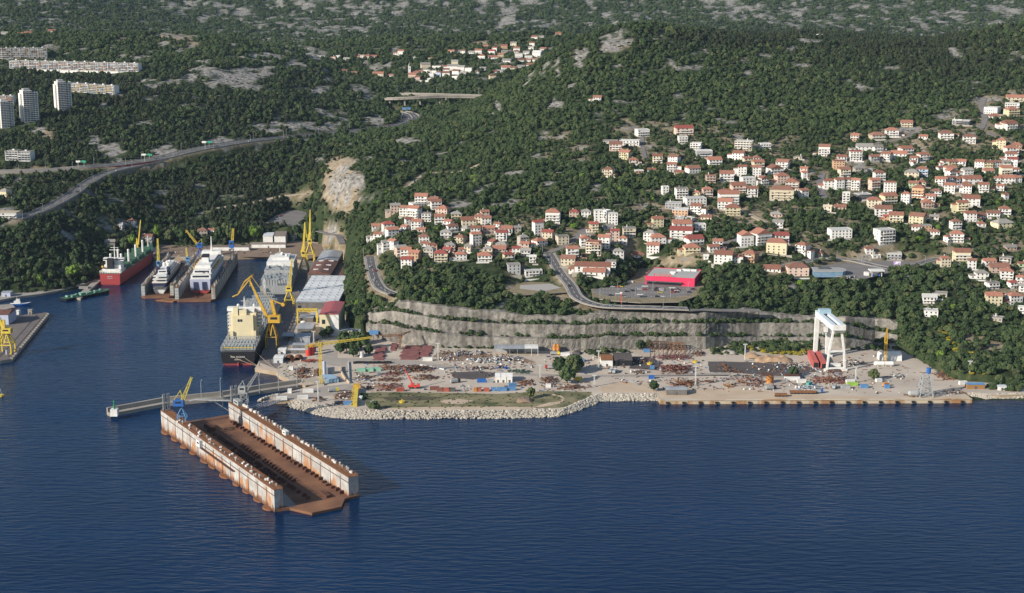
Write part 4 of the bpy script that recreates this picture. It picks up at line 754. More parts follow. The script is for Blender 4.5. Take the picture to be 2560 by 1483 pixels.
# ---------------------------------------------------------------- houses of the hillside town
def hm(k, c, c2=None, s=0.35, var=0.3):
    m = mat(k, c, 0.85, c2 or tuple(x*.82 for x in c), s, 0.7, detail=6); t = m.node_tree; p = t.nodes['Principled BSDF']; src = p.inputs['Base Color'].links[0].from_socket; oi = t.nodes.new('ShaderNodeObjectInfo'); r = t.nodes.new('ShaderNodeMapRange'); r.inputs[3].default_value = 1-var; r.inputs[4].default_value = 1+var*.35
    hs = t.nodes.new('ShaderNodeHueSaturation'); t.links.new(oi.outputs['Random'], r.inputs[0]); t.links.new(r.outputs[0], hs.inputs['Value']); t.links.new(src, hs.inputs['Color']); t.links.new(hs.outputs[0], p.inputs['Base Color']); return m
WALLS = {'w': ('white', hm('white_render', (.72, .70, .66), var=.12)), 'c': ('cream', hm('cream_render', (.64, .56, .42))), 'p': ('pale pink', hm('pink_render', (.60, .45, .37))), 'y': ('yellow', hm('yellow_render', (.64, .57, .38))), 'o': ('orange', hm('orange_render', (.54, .34, .21))),
         's': ('grey', hm('grey_render', (.44, .44, .44))), 'n': ('stone grey', hm('stone_wall', (.44, .40, .34), (.30, .27, .23), .8)), 'l': ('pale green', hm('green_render', (.46, .54, .34))), 'u': ('pale blue', hm('blue_render', (.42, .50, .62))), 'k': ('dark grey', hm('dark_render', (.12, .125, .13)))}
ROOFS = {'r': ('red tiled', hm('red_roof_tiles', (.37, .165, .11), (.26, .12, .085), .5, .42)), 'b': ('brown tiled', hm('brown_roof_tiles', (.30, .145, .10), (.19, .10, .075), .5)), 'd': ('dark red tiled', hm('dark_red_roof_tiles', (.33, .085, .065), (.22, .065, .055), .5)), 'n': ('grey', hm('grey_roof', (.31, .29, .26), (.22, .205, .19), .5)),
         'w': ('white', hm('white_roof', (.62, .61, .58), (.48, .47, .45))), 's': ('pale grey', hm('pale_grey_roof', (.44, .44, .43))), 'o': ('orange', hm('orange_roof', (.5, .2, .08))), 'k': ('black', hm('black_roof', (.05, .05, .055))), 'c': ('cream', hm('cream_roof', (.5, .42, .32))), 'p': ('pink', hm('pink_roof', (.5, .32, .25)))}
M_FRAME = M_WHITE
def win_mesh(w, h, shut=False):
    b = MB(); b.bx(-w/2, w/2, -.06, .02, 0, h, 0); b.bx(-w/2-.12, w/2+.12, -.04, .02, -.12, 0, 1); b.bx(-w/2-.1, w/2+.1, -.04, .02, h, h+.1, 1)
    o = b.build('window', [M_GLASS, M_FRAME]); me = o.data; bpy.data.objects.remove(o); return me
WIN = [win_mesh(1.2, 1.4), win_mesh(1.9, 2.0), win_mesh(1.0, 1.2)]
DOORM = MB().bx(-.55, .55, -.06, .02, 0, 2.1).build('door', hm('door_wood', (.16, .09, .05)))
_d = DOORM.data; bpy.data.objects.remove(DOORM); DOORM = _d
HOUSES = []
def roof_mesh(kind, w, d, hgt, ov=.55):
    b = MB(); x, y = w/2+ov, d/2+ov; rz_ = min(x, y)*.50
    if kind == 'g': b.add([(-x, -y, 0), (x, -y, 0), (x, y, 0), (-x, y, 0), (-x, 0, y*.50), (x, 0, y*.50)], [(0, 1, 5, 4), (2, 3, 4, 5), (1, 2, 5), (3, 0, 4), (3, 2, 1, 0)])
    elif kind == 't': b.add([(-x, -y, 0), (x, -y, 0), (x, y, 0), (-x, y, 0), (0, -y, x*.50), (0, y, x*.50)], [(0, 1, 4), (1, 2, 5, 4), (2, 3, 5), (3, 0, 4, 5), (3, 2, 1, 0)])
    elif kind == 'h':
        if x >= y: b.add([(-x, -y, 0), (x, -y, 0), (x, y, 0), (-x, y, 0), (-(x-y*.85), 0, y*.50), (x-y*.85, 0, y*.50)], [(0, 1, 5, 4), (1, 2, 5), (2, 3, 4, 5), (3, 0, 4), (3, 2, 1, 0)])
        else: b.add([(-x, -y, 0), (x, -y, 0), (x, y, 0), (-x, y, 0), (0, -(y-x*.85), x*.50), (0, y-x*.85, x*.50)], [(0, 1, 4), (1, 2, 5, 4), (2, 3, 5), (3, 0, 4, 5), (3, 2, 1, 0)])
    else:
        b.bx(-w/2-.2, w/2+.2, -d/2-.2, d/2+.2, 0, .25)
        for s_ in (-1, 1): b.bx(s_*w/2-.12, s_*w/2+.12, -d/2, d/2, .25, .7); b.bx(-w/2, w/2, s_*d/2-.12, s_*d/2+.12, .25, .7)
    return b
def house(u, v, wpx, st, rk, wk, rc, name='house', maxwin=12, y0=1180, rz=None, group='houses on the hillside'):
    g = pg(u, v, y0); s = FPX/(g.y*CP-(g.z-CH)*SP); w_ = wpx/s; d = max(6.0, min(w_*.82, 13)); hh = 2.7*st
    if rz is None: rz = random.gauss(-.06, .26)
    c = (g.x, g.y+d/2, g.z); o = link(name, None, None, c, rz)
    MB().bx(-w_/2, w_/2, -d/2, d/2, -4.5, hh).build('wall', WALLS[wk][1], o)
    ro = roof_mesh(rk, w_, d, hh).build('roof', ROOFS[rc][1], o, (0, 0, hh+.004))
    if rk != 'f' or random.random() < .4:
        ch = MB(); ch.bx(-.35, .35, -.35, .35, 0, 2.2); ch.bx(-.5, .5, -.5, .5, 2.2, 2.45); ch.build('chimney', WALLS['w' if wk != 'w' else 'n'][1], ro, (w_*random.uniform(-.3, .3), d*.12, .5))
    if name == 'house' and random.random() < .42 and st > 1:
        ww, wd, wh = w_*random.uniform(.35, .6), d*random.uniform(.5, .8), 2.9*random.choice((1, 1, st-1)); sx = random.choice((-1, 1)); wg = MB().bx(-ww/2, ww/2, -wd/2, wd/2, -4.5, wh).build('wing', WALLS[wk if random.random() < .7 else 'w'][1], o, (sx*(w_/2+ww/2+.003), random.uniform(-.25, .2)*d, 0)); roof_mesh(random.choice('gff'), ww, wd, wh, .3).build('roof', ROOFS[rc if rk != 'f' else 'n'][1], wg, (0, 0, wh+.004)); link('window', WIN[0], wg, (0, -wd/2-.012, .95))
    n = max(1, min(4 if rk != 'f' else 6, int(w_/2.9))); cnt = 0; balc = st > 1 and maxwin > 4 and random.random() < .62
    for fl in range(st):
        zz = fl*2.7+.95; big = (balc and fl > 0)
        for k in range(n):
            if cnt >= maxwin: break
            x = (-w_/2)+(k+.5)*w_/n; m_ = WIN[1] if (big and rk == 'f') or (big and k % 2 == 0) else WIN[0]
            if fl == 0 and k == n//2 and n > 1 and maxwin > 4: link('door', DOORM, o, (x, -d/2-.012, 0)); continue
            link('window', m_, o, (x, -d/2-.012, zz-(.75 if m_ is WIN[1] else 0))); cnt += 1
        if maxwin > 4:
            for sgn, rr_ in ((-1, -math.pi/2), (1, math.pi/2)):
                if random.random() < .75: link('window', WIN[2], o, (sgn*(w_/2+.012), random.uniform(-.25, .2)*d, zz), rr_)
        if big:
            b = MB(); bwid = w_*random.choice((.92, .92, .6)); b.bx(-bwid/2, bwid/2, -d/2-1.4, -d/2-.004, fl*2.7-.12, fl*2.7+.06); b.bx(-bwid/2, bwid/2, -d/2-1.4, -d/2-1.3, fl*2.7+.06, fl*2.7+.95)
            for s_ in (-1, 1): b.bx(s_*bwid/2-.06, s_*bwid/2+.06, -d/2-1.3, -d/2-.004, fl*2.7+.06, fl*2.7+.95)
            b.build('balcony', WALLS[wk if random.random() < .6 else 'w'][1], o)
    o['group'] = group; HOUSES.append(dict(o=o, u=u, v=v, w=wpx, st=st, rk=rk, wk=wk, rc=rc)); CLEAR.append((c[0], c[1], w_/2, d/2, rz))
    if name != 'village_house' and random.random() < .6:   # garden terrace wall in front
        tw = link('garden_wall', None, None, (c[0]+random.uniform(-3, 3), g.y-random.uniform(3, 5), 0)); q = Vector(tw.location); L_ = w_*random.uniform(.8, 1.5); za = float(H(q.x, q.y))
        bpy.data.objects.remove(tw); tw = MB().bx(-L_/2, L_/2, -.25, .25, -3, .9).build('garden_wall', WALLS['n' if random.random() < .6 else 'w'][1], None, (q.x, q.y, za+.3), rz); GW.append((tw, o))
    return o
GW = []
TA = '640 215 130 3 g w r,610 240 180 1 f w w,365 310 100 3 g p n,475 340 110 3 g w b,570 375 120 4 g w r,695 400 100 3 f w n,755 220 110 2 g p b,790 275 110 3 g w r,865 320 130 2 h p r,830 430 110 3 g w r,925 455 90 2 g w r,1005 375 110 2 h y n,1300 350 85 2 g p b,1130 440 150 2 g c r,1235 430 70 3 g c r,1315 445 100 3 g w b,1340 525 120 2 g p r,1440 510 70 3 g w r,1530 530 120 2 g w r,960 500 110 2 h w b,1105 500 100 1 h w n,900 565 120 2 h w n,1205 555 100 3 g w r,1205 645 100 4 g w r,1050 620 115 2 h c b,1480 600 115 3 g w d,1385 640 120 1 g w r,1480 690 115 2 h c n,1335 770 95 3 h c n,1455 740 140 2 g p r,1300 810 150 2 h w r,1550 805 110 2 h y d,1630 735 85 2 g w d,1720 690 90 2 g p r,1730 760 100 2 g w n,1700 645 100 3 h n n,1855 550 100 5 g w d,1965 595 115 3 g c d,2015 415 150 4 h w r,1870 660 130 2 h w r,2110 640 120 3 f c n,2240 350 100 2 h p d,2360 350 100 2 h w n,2435 505 90 3 g c d,2350 590 100 2 f w n,2350 665 110 3 t w r,2440 735 140 4 f c r,2215 800 120 4 g w r,2180 855 150 2 g c b,170 470 100 1 g w r,290 510 120 3 h w d,330 565 120 3 g w r,190 580 90 2 g w r,105 590 80 1 h w n,505 455 75 3 g w r,595 485 110 3 g w r,470 505 70 2 g w r,640 505 80 1 g p r,665 640 105 3 h w b,675 685 85 2 g w r,755 700 95 2 h o r,725 775 110 3 h n n,845 825 140 3 h c d,915 745 85 2 g p d,940 700 110 2 h p n,1070 720 80 1 g w r,1050 800 115 2 h w r,270 700 90 3 g w n,345 690 90 3 g w r,420 760 110 3 g p n,480 780 110 3 g w r,570 815 110 3 g o r,490 885 115 3 g w d,1130 720 70 2 g c n,1600 945 130 3 f s n,1800 980 180 2 f w w,2430 930 370 2 g w r,2240 925 120 1 h w r,2450 965 230 1 g w r,1640 520 70 2 g n n,2320 830 90 1 g w r,1800 830 70 2 g w w'
TB = '65 395 85 4 f w w,135 400 100 4 f w w,220 430 95 4 f w w,180 480 120 1 h w n,30 510 70 3 g c d,390 560 130 3 f c n,240 610 90 4 g p d,325 635 90 2 h w r,130 680 120 4 g w r,50 760 105 4 f c r,275 770 110 2 h w n,615 610 120 3 h w n,685 660 160 3 h w r,645 745 130 3 g w r,1070 640 170 2 g w d,1045 735 165 2 h y r,1270 720 110 2 g w r,1315 690 100 3 g w r,1385 835 190 3 g w r,1480 830 100 2 g w r,1660 820 140 3 h o r,1605 660 140 4 t w r,1770 640 180 4 t w r,1980 630 145 3 g w d,1940 735 210 4 h y r,2205 735 125 3 h w r,2365 760 110 1 h c r,470 780 220 1 g w r,1890 935 170 1 g w r,2150 975 220 3 h p b,200 880 110 2 f w n,1195 800 50 1 g w w'
TC = '890 745 80 2 g w r,960 790 90 1 f w w,1160 800 150 2 f s w,1690 870 100 3 h c r,1865 835 160 4 g y r,1965 895 85 3 g w b,2150 870 120 2 g w r,2260 940 190 2 g p b,2070 1000 130 2 h w n,2335 1010 130 3 h w r,2180 1100 120 2 f w n,2385 1100 80 2 g w d,2475 1040 90 2 h w r,2490 900 80 2 g l r,2200 1270 155 3 g y r,2410 1270 140 3 h w r,1530 1250 140 2 g w w,1545 1405 140 2 f w w,1650 1180 130 1 f n n,2330 840 120 2 f n n,2370 700 110 1 g p n,2240 1440 130 1 f n n,2490 1130 60 2 g w n,2480 1360 60 2 f w w'
TD = '515 205 150 3 f w w,365 310 240 2 f w w,130 290 180 1 f w n,1020 185 215 3 g p d,1005 290 110 3 f w w,1170 370 130 3 f w w,1755 375 215 4 f c w,2003 350 130 2 f w w,1265 465 190 3 f s w,195 380 150 3 g p b,315 480 130 3 g y r,410 545 110 2 h p r,700 530 115 3 g y r,905 540 125 3 g w b,1390 545 165 2 g w r,1690 490 140 3 g w r,1785 525 90 2 g c r,1905 520 100 2 t w b,1920 600 130 3 g c r,2225 600 150 3 g w b,105 695 130 3 h c b,475 680 100 2 f o w,630 640 100 1 g w r,870 630 110 3 g w r,965 670 110 1 g c r,1130 650 155 2 g w b,1345 770 115 3 f p b,1545 745 165 3 g w r,1730 690 105 4 g w r,1905 695 100 4 g w r,2125 680 165 3 t w r,1795 800 160 3 f w w,1985 800 105 3 t w r,2210 770 155 3 h p r,2345 845 165 3 t p r,790 910 80 3 f w w,990 965 145 4 f w n,1305 935 120 3 h p r,1175 945 90 2 h y r,1680 890 170 3 g p r,1855 930 125 3 g w r,2215 970 290 4 h c b,1565 1030 240 4 g w r,1530 1090 175 3 g w r,1155 1055 250 3 f w w,900 1080 195 2 f s w,985 1165 190 2 f o w,1180 1150 135 3 g w r,1620 1170 180 3 h y r,1300 1215 130 1 g c b,970 1230 100 1 f s s,1085 1235 120 1 f w w,701 1300 130 3 g y r,2145 1180 130 1 h p n,2170 1310 130 2 g w n,1000 1370 220 3 g w r,995 1450 270 3 g w d,1215 1340 130 2 f w w,2480 730 60 3 g w r,2480 650 90 2 g p r,2470 950 100 3 g w r,2410 480 100 1 f c n,1505 890 50 1 g w r'
TE = '1110 90 135 2 g c r,930 210 150 3 h w r,750 240 170 2 h c b,480 270 100 3 g p r,1310 230 100 1 g w r,1590 250 165 3 h w b,1870 290 145 3 h w b,2255 365 110 4 h y r,2450 360 130 2 h o r,2380 430 150 3 h w r,2375 505 125 3 g w r,110 440 135 4 g w b,600 385 190 2 g w n,755 385 110 2 g w n,490 505 145 4 f w d,320 510 110 2 g w r,710 505 105 2 g s r,865 500 115 3 g w r,1020 475 185 2 g w r,1100 410 150 2 g w r,1200 520 100 2 g w r,1305 510 120 3 g w r,280 620 135 4 f o r,350 690 130 3 g c b,540 650 150 2 h n n,775 730 130 3 h w r,165 835 130 3 h w r,285 850 105 4 g w r,385 845 95 4 g w r,490 855 100 4 g w r,710 855 115 4 g p r,905 915 140 5 f w r,1300 690 140 3 h u r,1180 700 170 2 h c n,1190 835 110 2 g l r,1290 820 110 2 h c r,1255 950 145 4 h o r,1465 930 115 2 h w b,1630 890 125 3 g w r,1570 560 90 2 g w r,1655 565 110 2 g y r,1770 565 120 2 g w r,1638 645 130 2 g w r,1640 710 110 3 t w r,1720 700 90 2 g w r,1840 700 120 3 g w n,1520 810 125 3 g w r,1610 790 80 3 g w r,1690 780 110 2 g w r,1900 780 220 2 g w r,1830 840 105 2 h u r,1840 900 100 3 g w r,2040 880 120 3 g w r,2240 865 90 2 g w r,2000 600 110 3 g w r,2095 605 105 3 g y r,2195 600 95 3 g w b,2100 650 120 1 g w r,2310 600 90 3 g n n,2400 600 105 4 g w d,2310 700 130 4 g c r,2420 660 90 2 g w r,2205 770 80 2 g w r,2330 770 170 2 g w r,2440 760 100 2 g w r,370 1015 90 4 f w w,580 970 170 2 f k w,715 1075 160 3 h c r,890 1020 170 3 g y r,1100 1030 105 4 h w r,1395 1020 110 3 g w r,1360 1070 140 2 t p r,830 1180 200 3 g w b,870 1240 90 2 g o d,985 1255 165 3 g y r,1250 1275 180 3 g y b,1440 1240 100 2 g c n,1900 1055 190 3 g w r,1780 1140 125 4 g y r,1880 1235 130 3 g w r,1980 1200 150 1 g w r,2160 1205 150 2 g w b,2300 1180 140 3 h w r,2280 1320 230 2 h y n,2010 1300 100 1 h w r,1700 1340 120 3 h w b,1230 1370 120 2 h w b,1340 1360 120 2 f o n,1450 1420 110 2 h w r,300 1440 260 3 f w w,840 1510 210 5 f w w,1720 1490 160 3 h w r,1610 1490 90 2 g w r,2300 970 60 2 g w r,1510 610 80 1 g w r,300 1090 130 1 g c r,150 1120 100 2 g c c,2360 130 150 3 g w r,1810 70 150 2 f k w,1720 60 110 2 f s w,1180 570 60 2 g w r'
TF = '2290 835 100 3 f w w,2435 790 100 2 f w w,2455 745 120 2 g c r,2430 850 90 3 h y r,2305 865 80 1 h w r,2410 950 110 3 h w r,1022 275 40 2 f w w'
TG = '1880 745 60 2 g w r'; TH = '375 250 55 2 g w r,825 250 35 1 f w w,30 265 50 2 g w n,145 258 40 1 g w r,200 255 60 1 g w r,250 250 40 1 g c n'
TV = '95 330 80 1 f w n,215 355 50 2 f p b,260 345 40 2 f w w,340 360 60 1 g w n,458 340 36 2 g o r,495 340 40 2 f w w,540 345 50 2 g p r,605 340 70 1 g w r,875 310 60 3 g w r,825 305 40 1 g w r,1010 360 30 2 t w w,1185 350 70 1 f c b,1375 300 65 2 g w r,1490 295 45 2 g w b,1570 295 60 1 g w n,1690 240 90 1 g w r,1640 290 70 2 g w r,1670 345 70 2 h w r,1770 300 70 2 g w d,1800 270 50 2 g w r,1790 345 110 1 g w r,1860 330 60 2 g y r,1890 245 65 2 g o r,1895 300 55 2 g n n,1985 220 60 2 g c n,2015 270 65 2 g w b,2010 300 40 2 g w d,2035 335 75 3 f w n,2110 310 60 2 g w n,2130 345 75 2 f w n,2220 325 85 3 g w w,2170 220 55 2 g w b,2195 160 65 2 g w b,2260 155 50 2 g w n,2280 260 60 1 g w r,2410 295 90 2 h w b,2425 122 55 2 g o r,2160 260 50 2 g w n,2055 390 70 2 g w b,2125 385 55 2 g w r,2195 395 50 3 g w b,2260 380 85 3 h y n,2170 435 110 2 g w r,1920 380 90 1 g w n,1910 460 90 2 g w r,1985 465 60 2 g c b,2060 440 80 1 g w n,1800 490 60 1 g w r,1850 480 60 1 g w n,1775 555 65 3 t c r,1625 495 35 2 t w r,1685 455 70 1 g w n,1115 445 90 3 g c n,1405 415 65 3 g c n,1230 445 90 2 f w n,1120 485 100 2 f w n,1200 490 60 2 f w n,1310 450 60 2 g w b,1390 465 110 3 g w n,1470 470 70 3 g w n,1545 480 70 3 f w n,1320 480 60 2 g w b,1420 510 70 3 g w b,1320 530 75 3 g w b,1250 525 45 3 g u b,1170 525 65 2 f w w,1490 520 65 2 g w n,1420 545 70 2 f w n,1060 500 60 2 g c b,990 530 80 2 g p r,1040 555 50 2 g p r,1100 575 90 1 f w w,1160 570 40 2 f w w,650 520 110 2 g c r,780 520 50 1 g w r,310 480 65 1 g w r,415 515 60 2 g c b,1300 430 50 1 f w n'
for T_, ox, oy, sc, y0 in ((TA, 900, 460, .2397, 1262), (TB, 1480, 460, .2397, 1262), (TC, 1960, 460, .2397, 1200), (TD, 1500, 300, .2063, 1300), (TE, 2040, 300, .2063, 1300), (TF, 1700, 0, .3425, 1500), (TG, 850, 0, .3425, 1500), (TH, 0, 0, .3425, 2000), (TV, 780, 60, .254, 2450)):
    for e in T_.split(','):
        x, y, w_, st, rk, wk, rc = e.split(); vil = T_ in (TV, TH); nm = 'village_house' if vil else ('apartment_house' if rk == 'f' and (int(st) >= 4 or int(w_) > 190) else 'flat_roofed_house' if rk == 'f' else 'house')
        house(ox+float(x)*sc, oy+float(y)*sc, float(w_)*sc, int(st), rk, wk, rc, nm, 4 if vil else 24 if nm == 'apartment_house' else 10, y0, None if not vil else random.uniform(-.4, .2), {'village_house': 'houses of the valley village', 'apartment_house': 'apartment houses in the town', 'flat_roofed_house': 'modern flat-roofed houses', 'house': 'tiled houses on the hillside'}[nm])
# labels that single each house out: its look, then a landmark or neighbour it stands by
LAND = [('the supermarket', 1680, 692), ('the gravel field', 1335, 718), ('the bend of the bank road', 930, 690), ('the bare four-storey block', 1862, 362), ('the pink double villa', 1710, 326), ('the fuel station', 2185, 668), ('the stone mansion', 1957, 492), ('the junction', 1372, 634), ('the dirt mound', 2270, 358), ('the white trio of flats', 1513, 545), ('the roundabout road', 2330, 655), ('the orange villa', 2299, 492), ('the yellow house by the junction', 2407, 650), ('the upper right road', 2455, 270), ('the track in the wood', 1880, 540), ('the long red-roofed inn', 1478, 676)]
VLAND = [('the church', 1021, 188), ('the viaduct', 1100, 240), ('the bare valley slope', 850, 130), ('the valley meadow', 1240, 95), ('the hill ridge', 1380, 130)]
STW = {1: 'single-storey', 2: 'two-storey', 3: 'three-storey', 4: 'four-storey', 5: 'five-storey'}; RFW = {'g': 'gabled', 'h': 'hipped', 't': 'front-gabled', 'f': 'flat'}
def look(h): return f"{WALLS[h['wk']][0]} {STW[h['st']]} house, {ROOFS[h['rc']][0].replace(' tiled', '')} {RFW[h['rk']]} roof"
def rel(du, dv): return ('right of' if du > 0 else 'left of') if abs(du) > abs(dv)*1.2 else ('below' if dv > 0 else 'above')
seen = {}
for h in HOUSES:
    Ld = VLAND if h['o'].name.startswith('village') else LAND
    if h['u'] < 420 and h['v'] < 110: nm, a, b = 'the long slab block', 185, 165
    else: nm, a, b = min(Ld, key=lambda q: (q[1]-h['u'])**2+((q[2]-h['v'])*1.5)**2+(1e9 if abs(q[1]-h['u'])+abs(q[2]-h['v']) < 14 else 0))
    h['lab'] = f"{look(h)}, {rel(h['u']-a, h['v']-b)} {nm}"; seen.setdefault(h['lab'], []).append(h)
def nb(h, k):
    q = sorted((x for x in HOUSES if x is not h), key=lambda x: (x['u']-h['u'])**2+((x['v']-h['v'])*1.3)**2)[k]
    return f"{rel(h['u']-q['u'], h['v']-q['v'])} a {WALLS[q['wk']][0]} {ROOFS[q['rc']][0].replace(' tiled', '')}-roofed one"
for lb, hs in list(seen.items()):
    if len(hs) > 1:
        for h in hs: h['lab'] = f"{look(h).replace(' house', '')}, {h['lab'].split(', ')[2]}, {nb(h, 0)}"
seen = {}
for h in HOUSES: seen.setdefault(h['lab'], []).append(h)
for lb, hs in list(seen.items()):
    if len(hs) > 1:
        for h in hs: h['lab'] = f"{look(h)}, {nb(h, 0)} and {nb(h, 1).replace(' one', '')}".replace('-storey house,', '-storey,')
seen = {}
for h in HOUSES: seen.setdefault(h['lab'], []).append(h)
for lb, hs in list(seen.items()):
    if len(hs) > 1:
        hs.sort(key=lambda h: h['u'])
        for k, h in enumerate(hs): h['lab'] = ' '.join(lb.split()[:12]).rstrip(',')+', '+('leftmost such' if k == 0 else 'rightmost such' if k == len(hs)-1 else 'middle such')
for h in HOUSES: tag(h['o'], ' '.join(h['lab'].split()[:16]), {'village_house': 'village house', 'apartment_house': 'apartment house', 'flat_roofed_house': 'modern house'}.get(h['o'].name.split('.')[0], 'house'))
seen = {}
for tw, o in GW: tag(tw, 'low garden wall below the '+' '.join(o['label'].split(',')[0].split()[:4])+', '+(o['label'].split(', ')[2] if len(o['label'].split(', ')) > 2 else ''), 'wall', 'garden walls in the town')
for tw, o in GW: tw['label'] = ' '.join(tw['label'].rstrip(', ').split()[:16])
# ---------------------------------------------------------------- workshops along the quay
c4 = lambda x, y: (660+x*.2381, 740+y*.2381)
c5 = lambda x, y: (1240+x*.2381, 740+y*.2381)
c6 = lambda x, y: (1820+x*.2937, 740+y*.2937)
def corr(name, c, c2, sc, rot=0): return mat(name, c, 0.6, c2, 1.0, 0.5, stretch=sc, detail=5)
M_CORW = corr('corrugated_white', (.58, .60, .61), (.40, .42, .44), (.02, .16, .1)); M_CORG = corr('corrugated_grey', (.32, .34, .36), (.24, .25, .27), (.4, .05, .1)); M_CORB = corr('brown_corrugated', (.17, .075, .055), (.10, .05, .04), (.3, .05, .1)); M_CORR = corr('red_corrugated', (.38, .08, .08), (.27, .085, .085), (.3, .03, .1))
M_SHEDW = mat('shed_wall', (.36, .33, .28), .9, (.25, .23, .2), .2); M_DARKW = mat('grey_metal_wall', (.17, .155, .14), .8, (.11, .10, .09), .3)
def hall(name, label, x0, x1, y0, y1, h, rise, wm, rm, cat='workshop', z=3.0, extras=None, lite=0, wins=True):
    o = thing(name, label, cat, ((x0+x1)/2, (y0+y1)/2, z)); w_, d = x1-x0, y1-y0; MB().bx(-w_/2, w_/2, -d/2, d/2, -1, h).build('wall', wm, o); b = MB(); n = 8
    for i in range(n):
        a0, a1 = -w_/2-.4+(w_+.8)*i/n, -w_/2-.4+(w_+.8)*(i+1)/n; f = lambda a: rise*(1-abs(2*a/(w_+.8))**1.3)
        b.add([(a0, -d/2-.4, h+f(a0)), (a1, -d/2-.4, h+f(a1)), (a1, d/2+.4, h+f(a1)), (a0, d/2+.4, h+f(a0)), (a0, -d/2-.4, h-.05), (a1, -d/2-.4, h-.05), (a1, d/2+.4, h-.05), (a0, d/2+.4, h-.05)], [(0, 1, 2, 3), (0, 4, 5, 1), (2, 6, 7, 3), (7, 6, 5, 4)]+([(0, 3, 7, 4)] if i == 0 else [])+([(1, 5, 6, 2)] if i == n-1 else []))
    ro = b.build('roof', rm, o)
    if lite:
        for k in range(lite):
            yy = -d/2+d*(k+.7)/lite; q = MB()
            for s_ in (-1, 1): q.bx(s_*w_*.22-2.6, s_*w_*.22+2.6, yy-.5, yy+.5, h+rise*.62, h+rise*.62+.9)
            q.build('skylight', M_WHITE, ro)
    g = MB()
    for k in range(max(1, int(w_/5)) if wins else 1): g.bx(-w_/2+2+k*5, -w_/2+5+k*5, -d/2-.05, -d/2+.02, h*.55, h*.75)
    g.build('window', M_GLASS, o); MB().bx(-w_*.18, w_*.1, -d/2-.08, -d/2+.02, 0, h*.45).build('door', M_GREY, o); CLEAR.append((o.location.x, o.location.y, w_/2, d/2, 0)); return o
hall('workshop_hall', 'long workshop hall with a dark brown roof and small white skylights', -204, -181, 1479, 1545, 12, 2.2, M_DARKW, M_CORB, lite=3)
hall('workshop_hall', 'grey roofed rear hall directly behind the brown roofed workshop', -204, -182, 1545.3, 1600, 12, 1.8, M_DARKW, M_CORG)
hall('workshop_annex', 'low brown lean-to building on the right of the brown roofed hall', -180.6, -166, 1490, 1560, 8, .8, M_DARKW, M_CORB)
wh = hall('workshop_hall', 'very large workshop with a white and grey striped sawtooth roof', -198, -159, 1351, 1466, 12, .6, M_DARKW, M_CORG, wins=False)
for k in range(11):
    y = 3+k*10.3; b = MB(); x0, x1 = -19.6, 19.6; ys = -57+k*10.3
    b.add([(x0, ys, 12.65), (x1, ys, 12.65), (x1, ys+9.6, 13.6), (x0, ys+9.6, 13.6), (x0, ys+9.9, 12.6), (x1, ys+9.9, 12.6)], [(0, 1, 2, 3), (3, 2, 5, 4), (0, 3, 4), (1, 5, 2)]); b.build('roof_bay', M_CORW, wh)
    b = MB(); [b.cyl((-15+j*7.5, ys+5, 13), (-15+j*7.5, ys+5, 14.2), .5, 6) for j in range(5)]; b.build('roof_vent', M_GREY, wh)
tr = hall('tall_workshop', 'tall narrow building with faded red roof and cream end wall', -166.5, -150, 1273, 1322, 19, 1.1, M_CREAM, M_CORR, 'building', wins=False); MB().bx(1.5, 8.3, -24.62, -24.5, 0, 18.6).build('white_wall_panel', M_WHITE, tr)
def shed(name, label, u0, u1, vb, h, d, wm, rm, z=3.0, rise=.5, cat='shed', open_=False, rz=0.0, grp=None):
    a, b_ = pz(u0, vb, z), pz(u1, vb, z); w_ = (b_-a).length; o = thing(name, label, cat, ((a.x+b_.x)/2, a.y+d/2, z), rz, grp); m = MB()
    if open_:
        n = max(2, int(w_/6))
        for k in range(n+1):
            for y in (-d/2+.2, d/2-.2): m.beam((-w_/2+w_*k/n, y, 0), (-w_/2+w_*k/n, y, h), .3)
        m.bx(-w_/2, w_/2, d/2-.3, d/2-.1, 0, h)
    else: m.bx(-w_/2, w_/2, -d/2, d/2, -.5, h)
    m.build('wall' if not open_ else 'posts', wm, o); r = MB(); x, y = w_/2+.3, d/2+.3
    r.add([(-x, -y, h), (x, -y, h), (x, y, h), (-x, y, h), (-x, 0, h+rise), (x, 0, h+rise)], [(0, 1, 5, 4), (2, 3, 4, 5), (1, 2, 5), (3, 0, 4), (3, 2, 1, 0)]); r.build('roof', rm, o)
    if not open_ and h > 2.4: MB().bx(-.8, .8, -d/2-.06, -d/2+.02, 0, 2.1).build('door', M_DGREY, o)
    return o
shed('store', 'low grey-roofed store beside the tall red-roofed building', 848, 901, 841, 4.5, 12, M_CREAM, M_CORG)
shed('shed', 'grey flat-roofed shed under the small yellow gantry', 748, 783, 806, 4, 14, M_DARKW, M_CORG); shed('shed', 'long grey corrugated shed on the quay behind the crane', 744, 781, 836, 5, 22, M_DARKW, M_CORG); shed('shed', 'grey shed with blue-grey front, next towards the sea', 737, 775, 858, 5, 16, M_CORG, M_CORG)
shed('shed', 'small steel-blue canopy at the foot of the big lever crane', 705, 734, 852, 4, 12, M_CORG, M_CORG, open_=True); shed('shed', 'narrow grey shed behind the two rusty domes', 731, 768, 874, 3.6, 9, M_DARKW, M_CORG); shed('shed', 'pale grey shed directly behind the rusty domes', 726, 764, 884, 3, 6, M_DARKW, M_CORW)
shed('tent', 'white tent seaward of the rusty domes, by the quay edge', 684, 707, 908, 4, 12, M_CORW, M_WHITE); shed('tent', 'white tarpaulin tent above the first tent on the quay', 695, 714, 886, 3.5, 9, M_WHITE, M_WHITE)
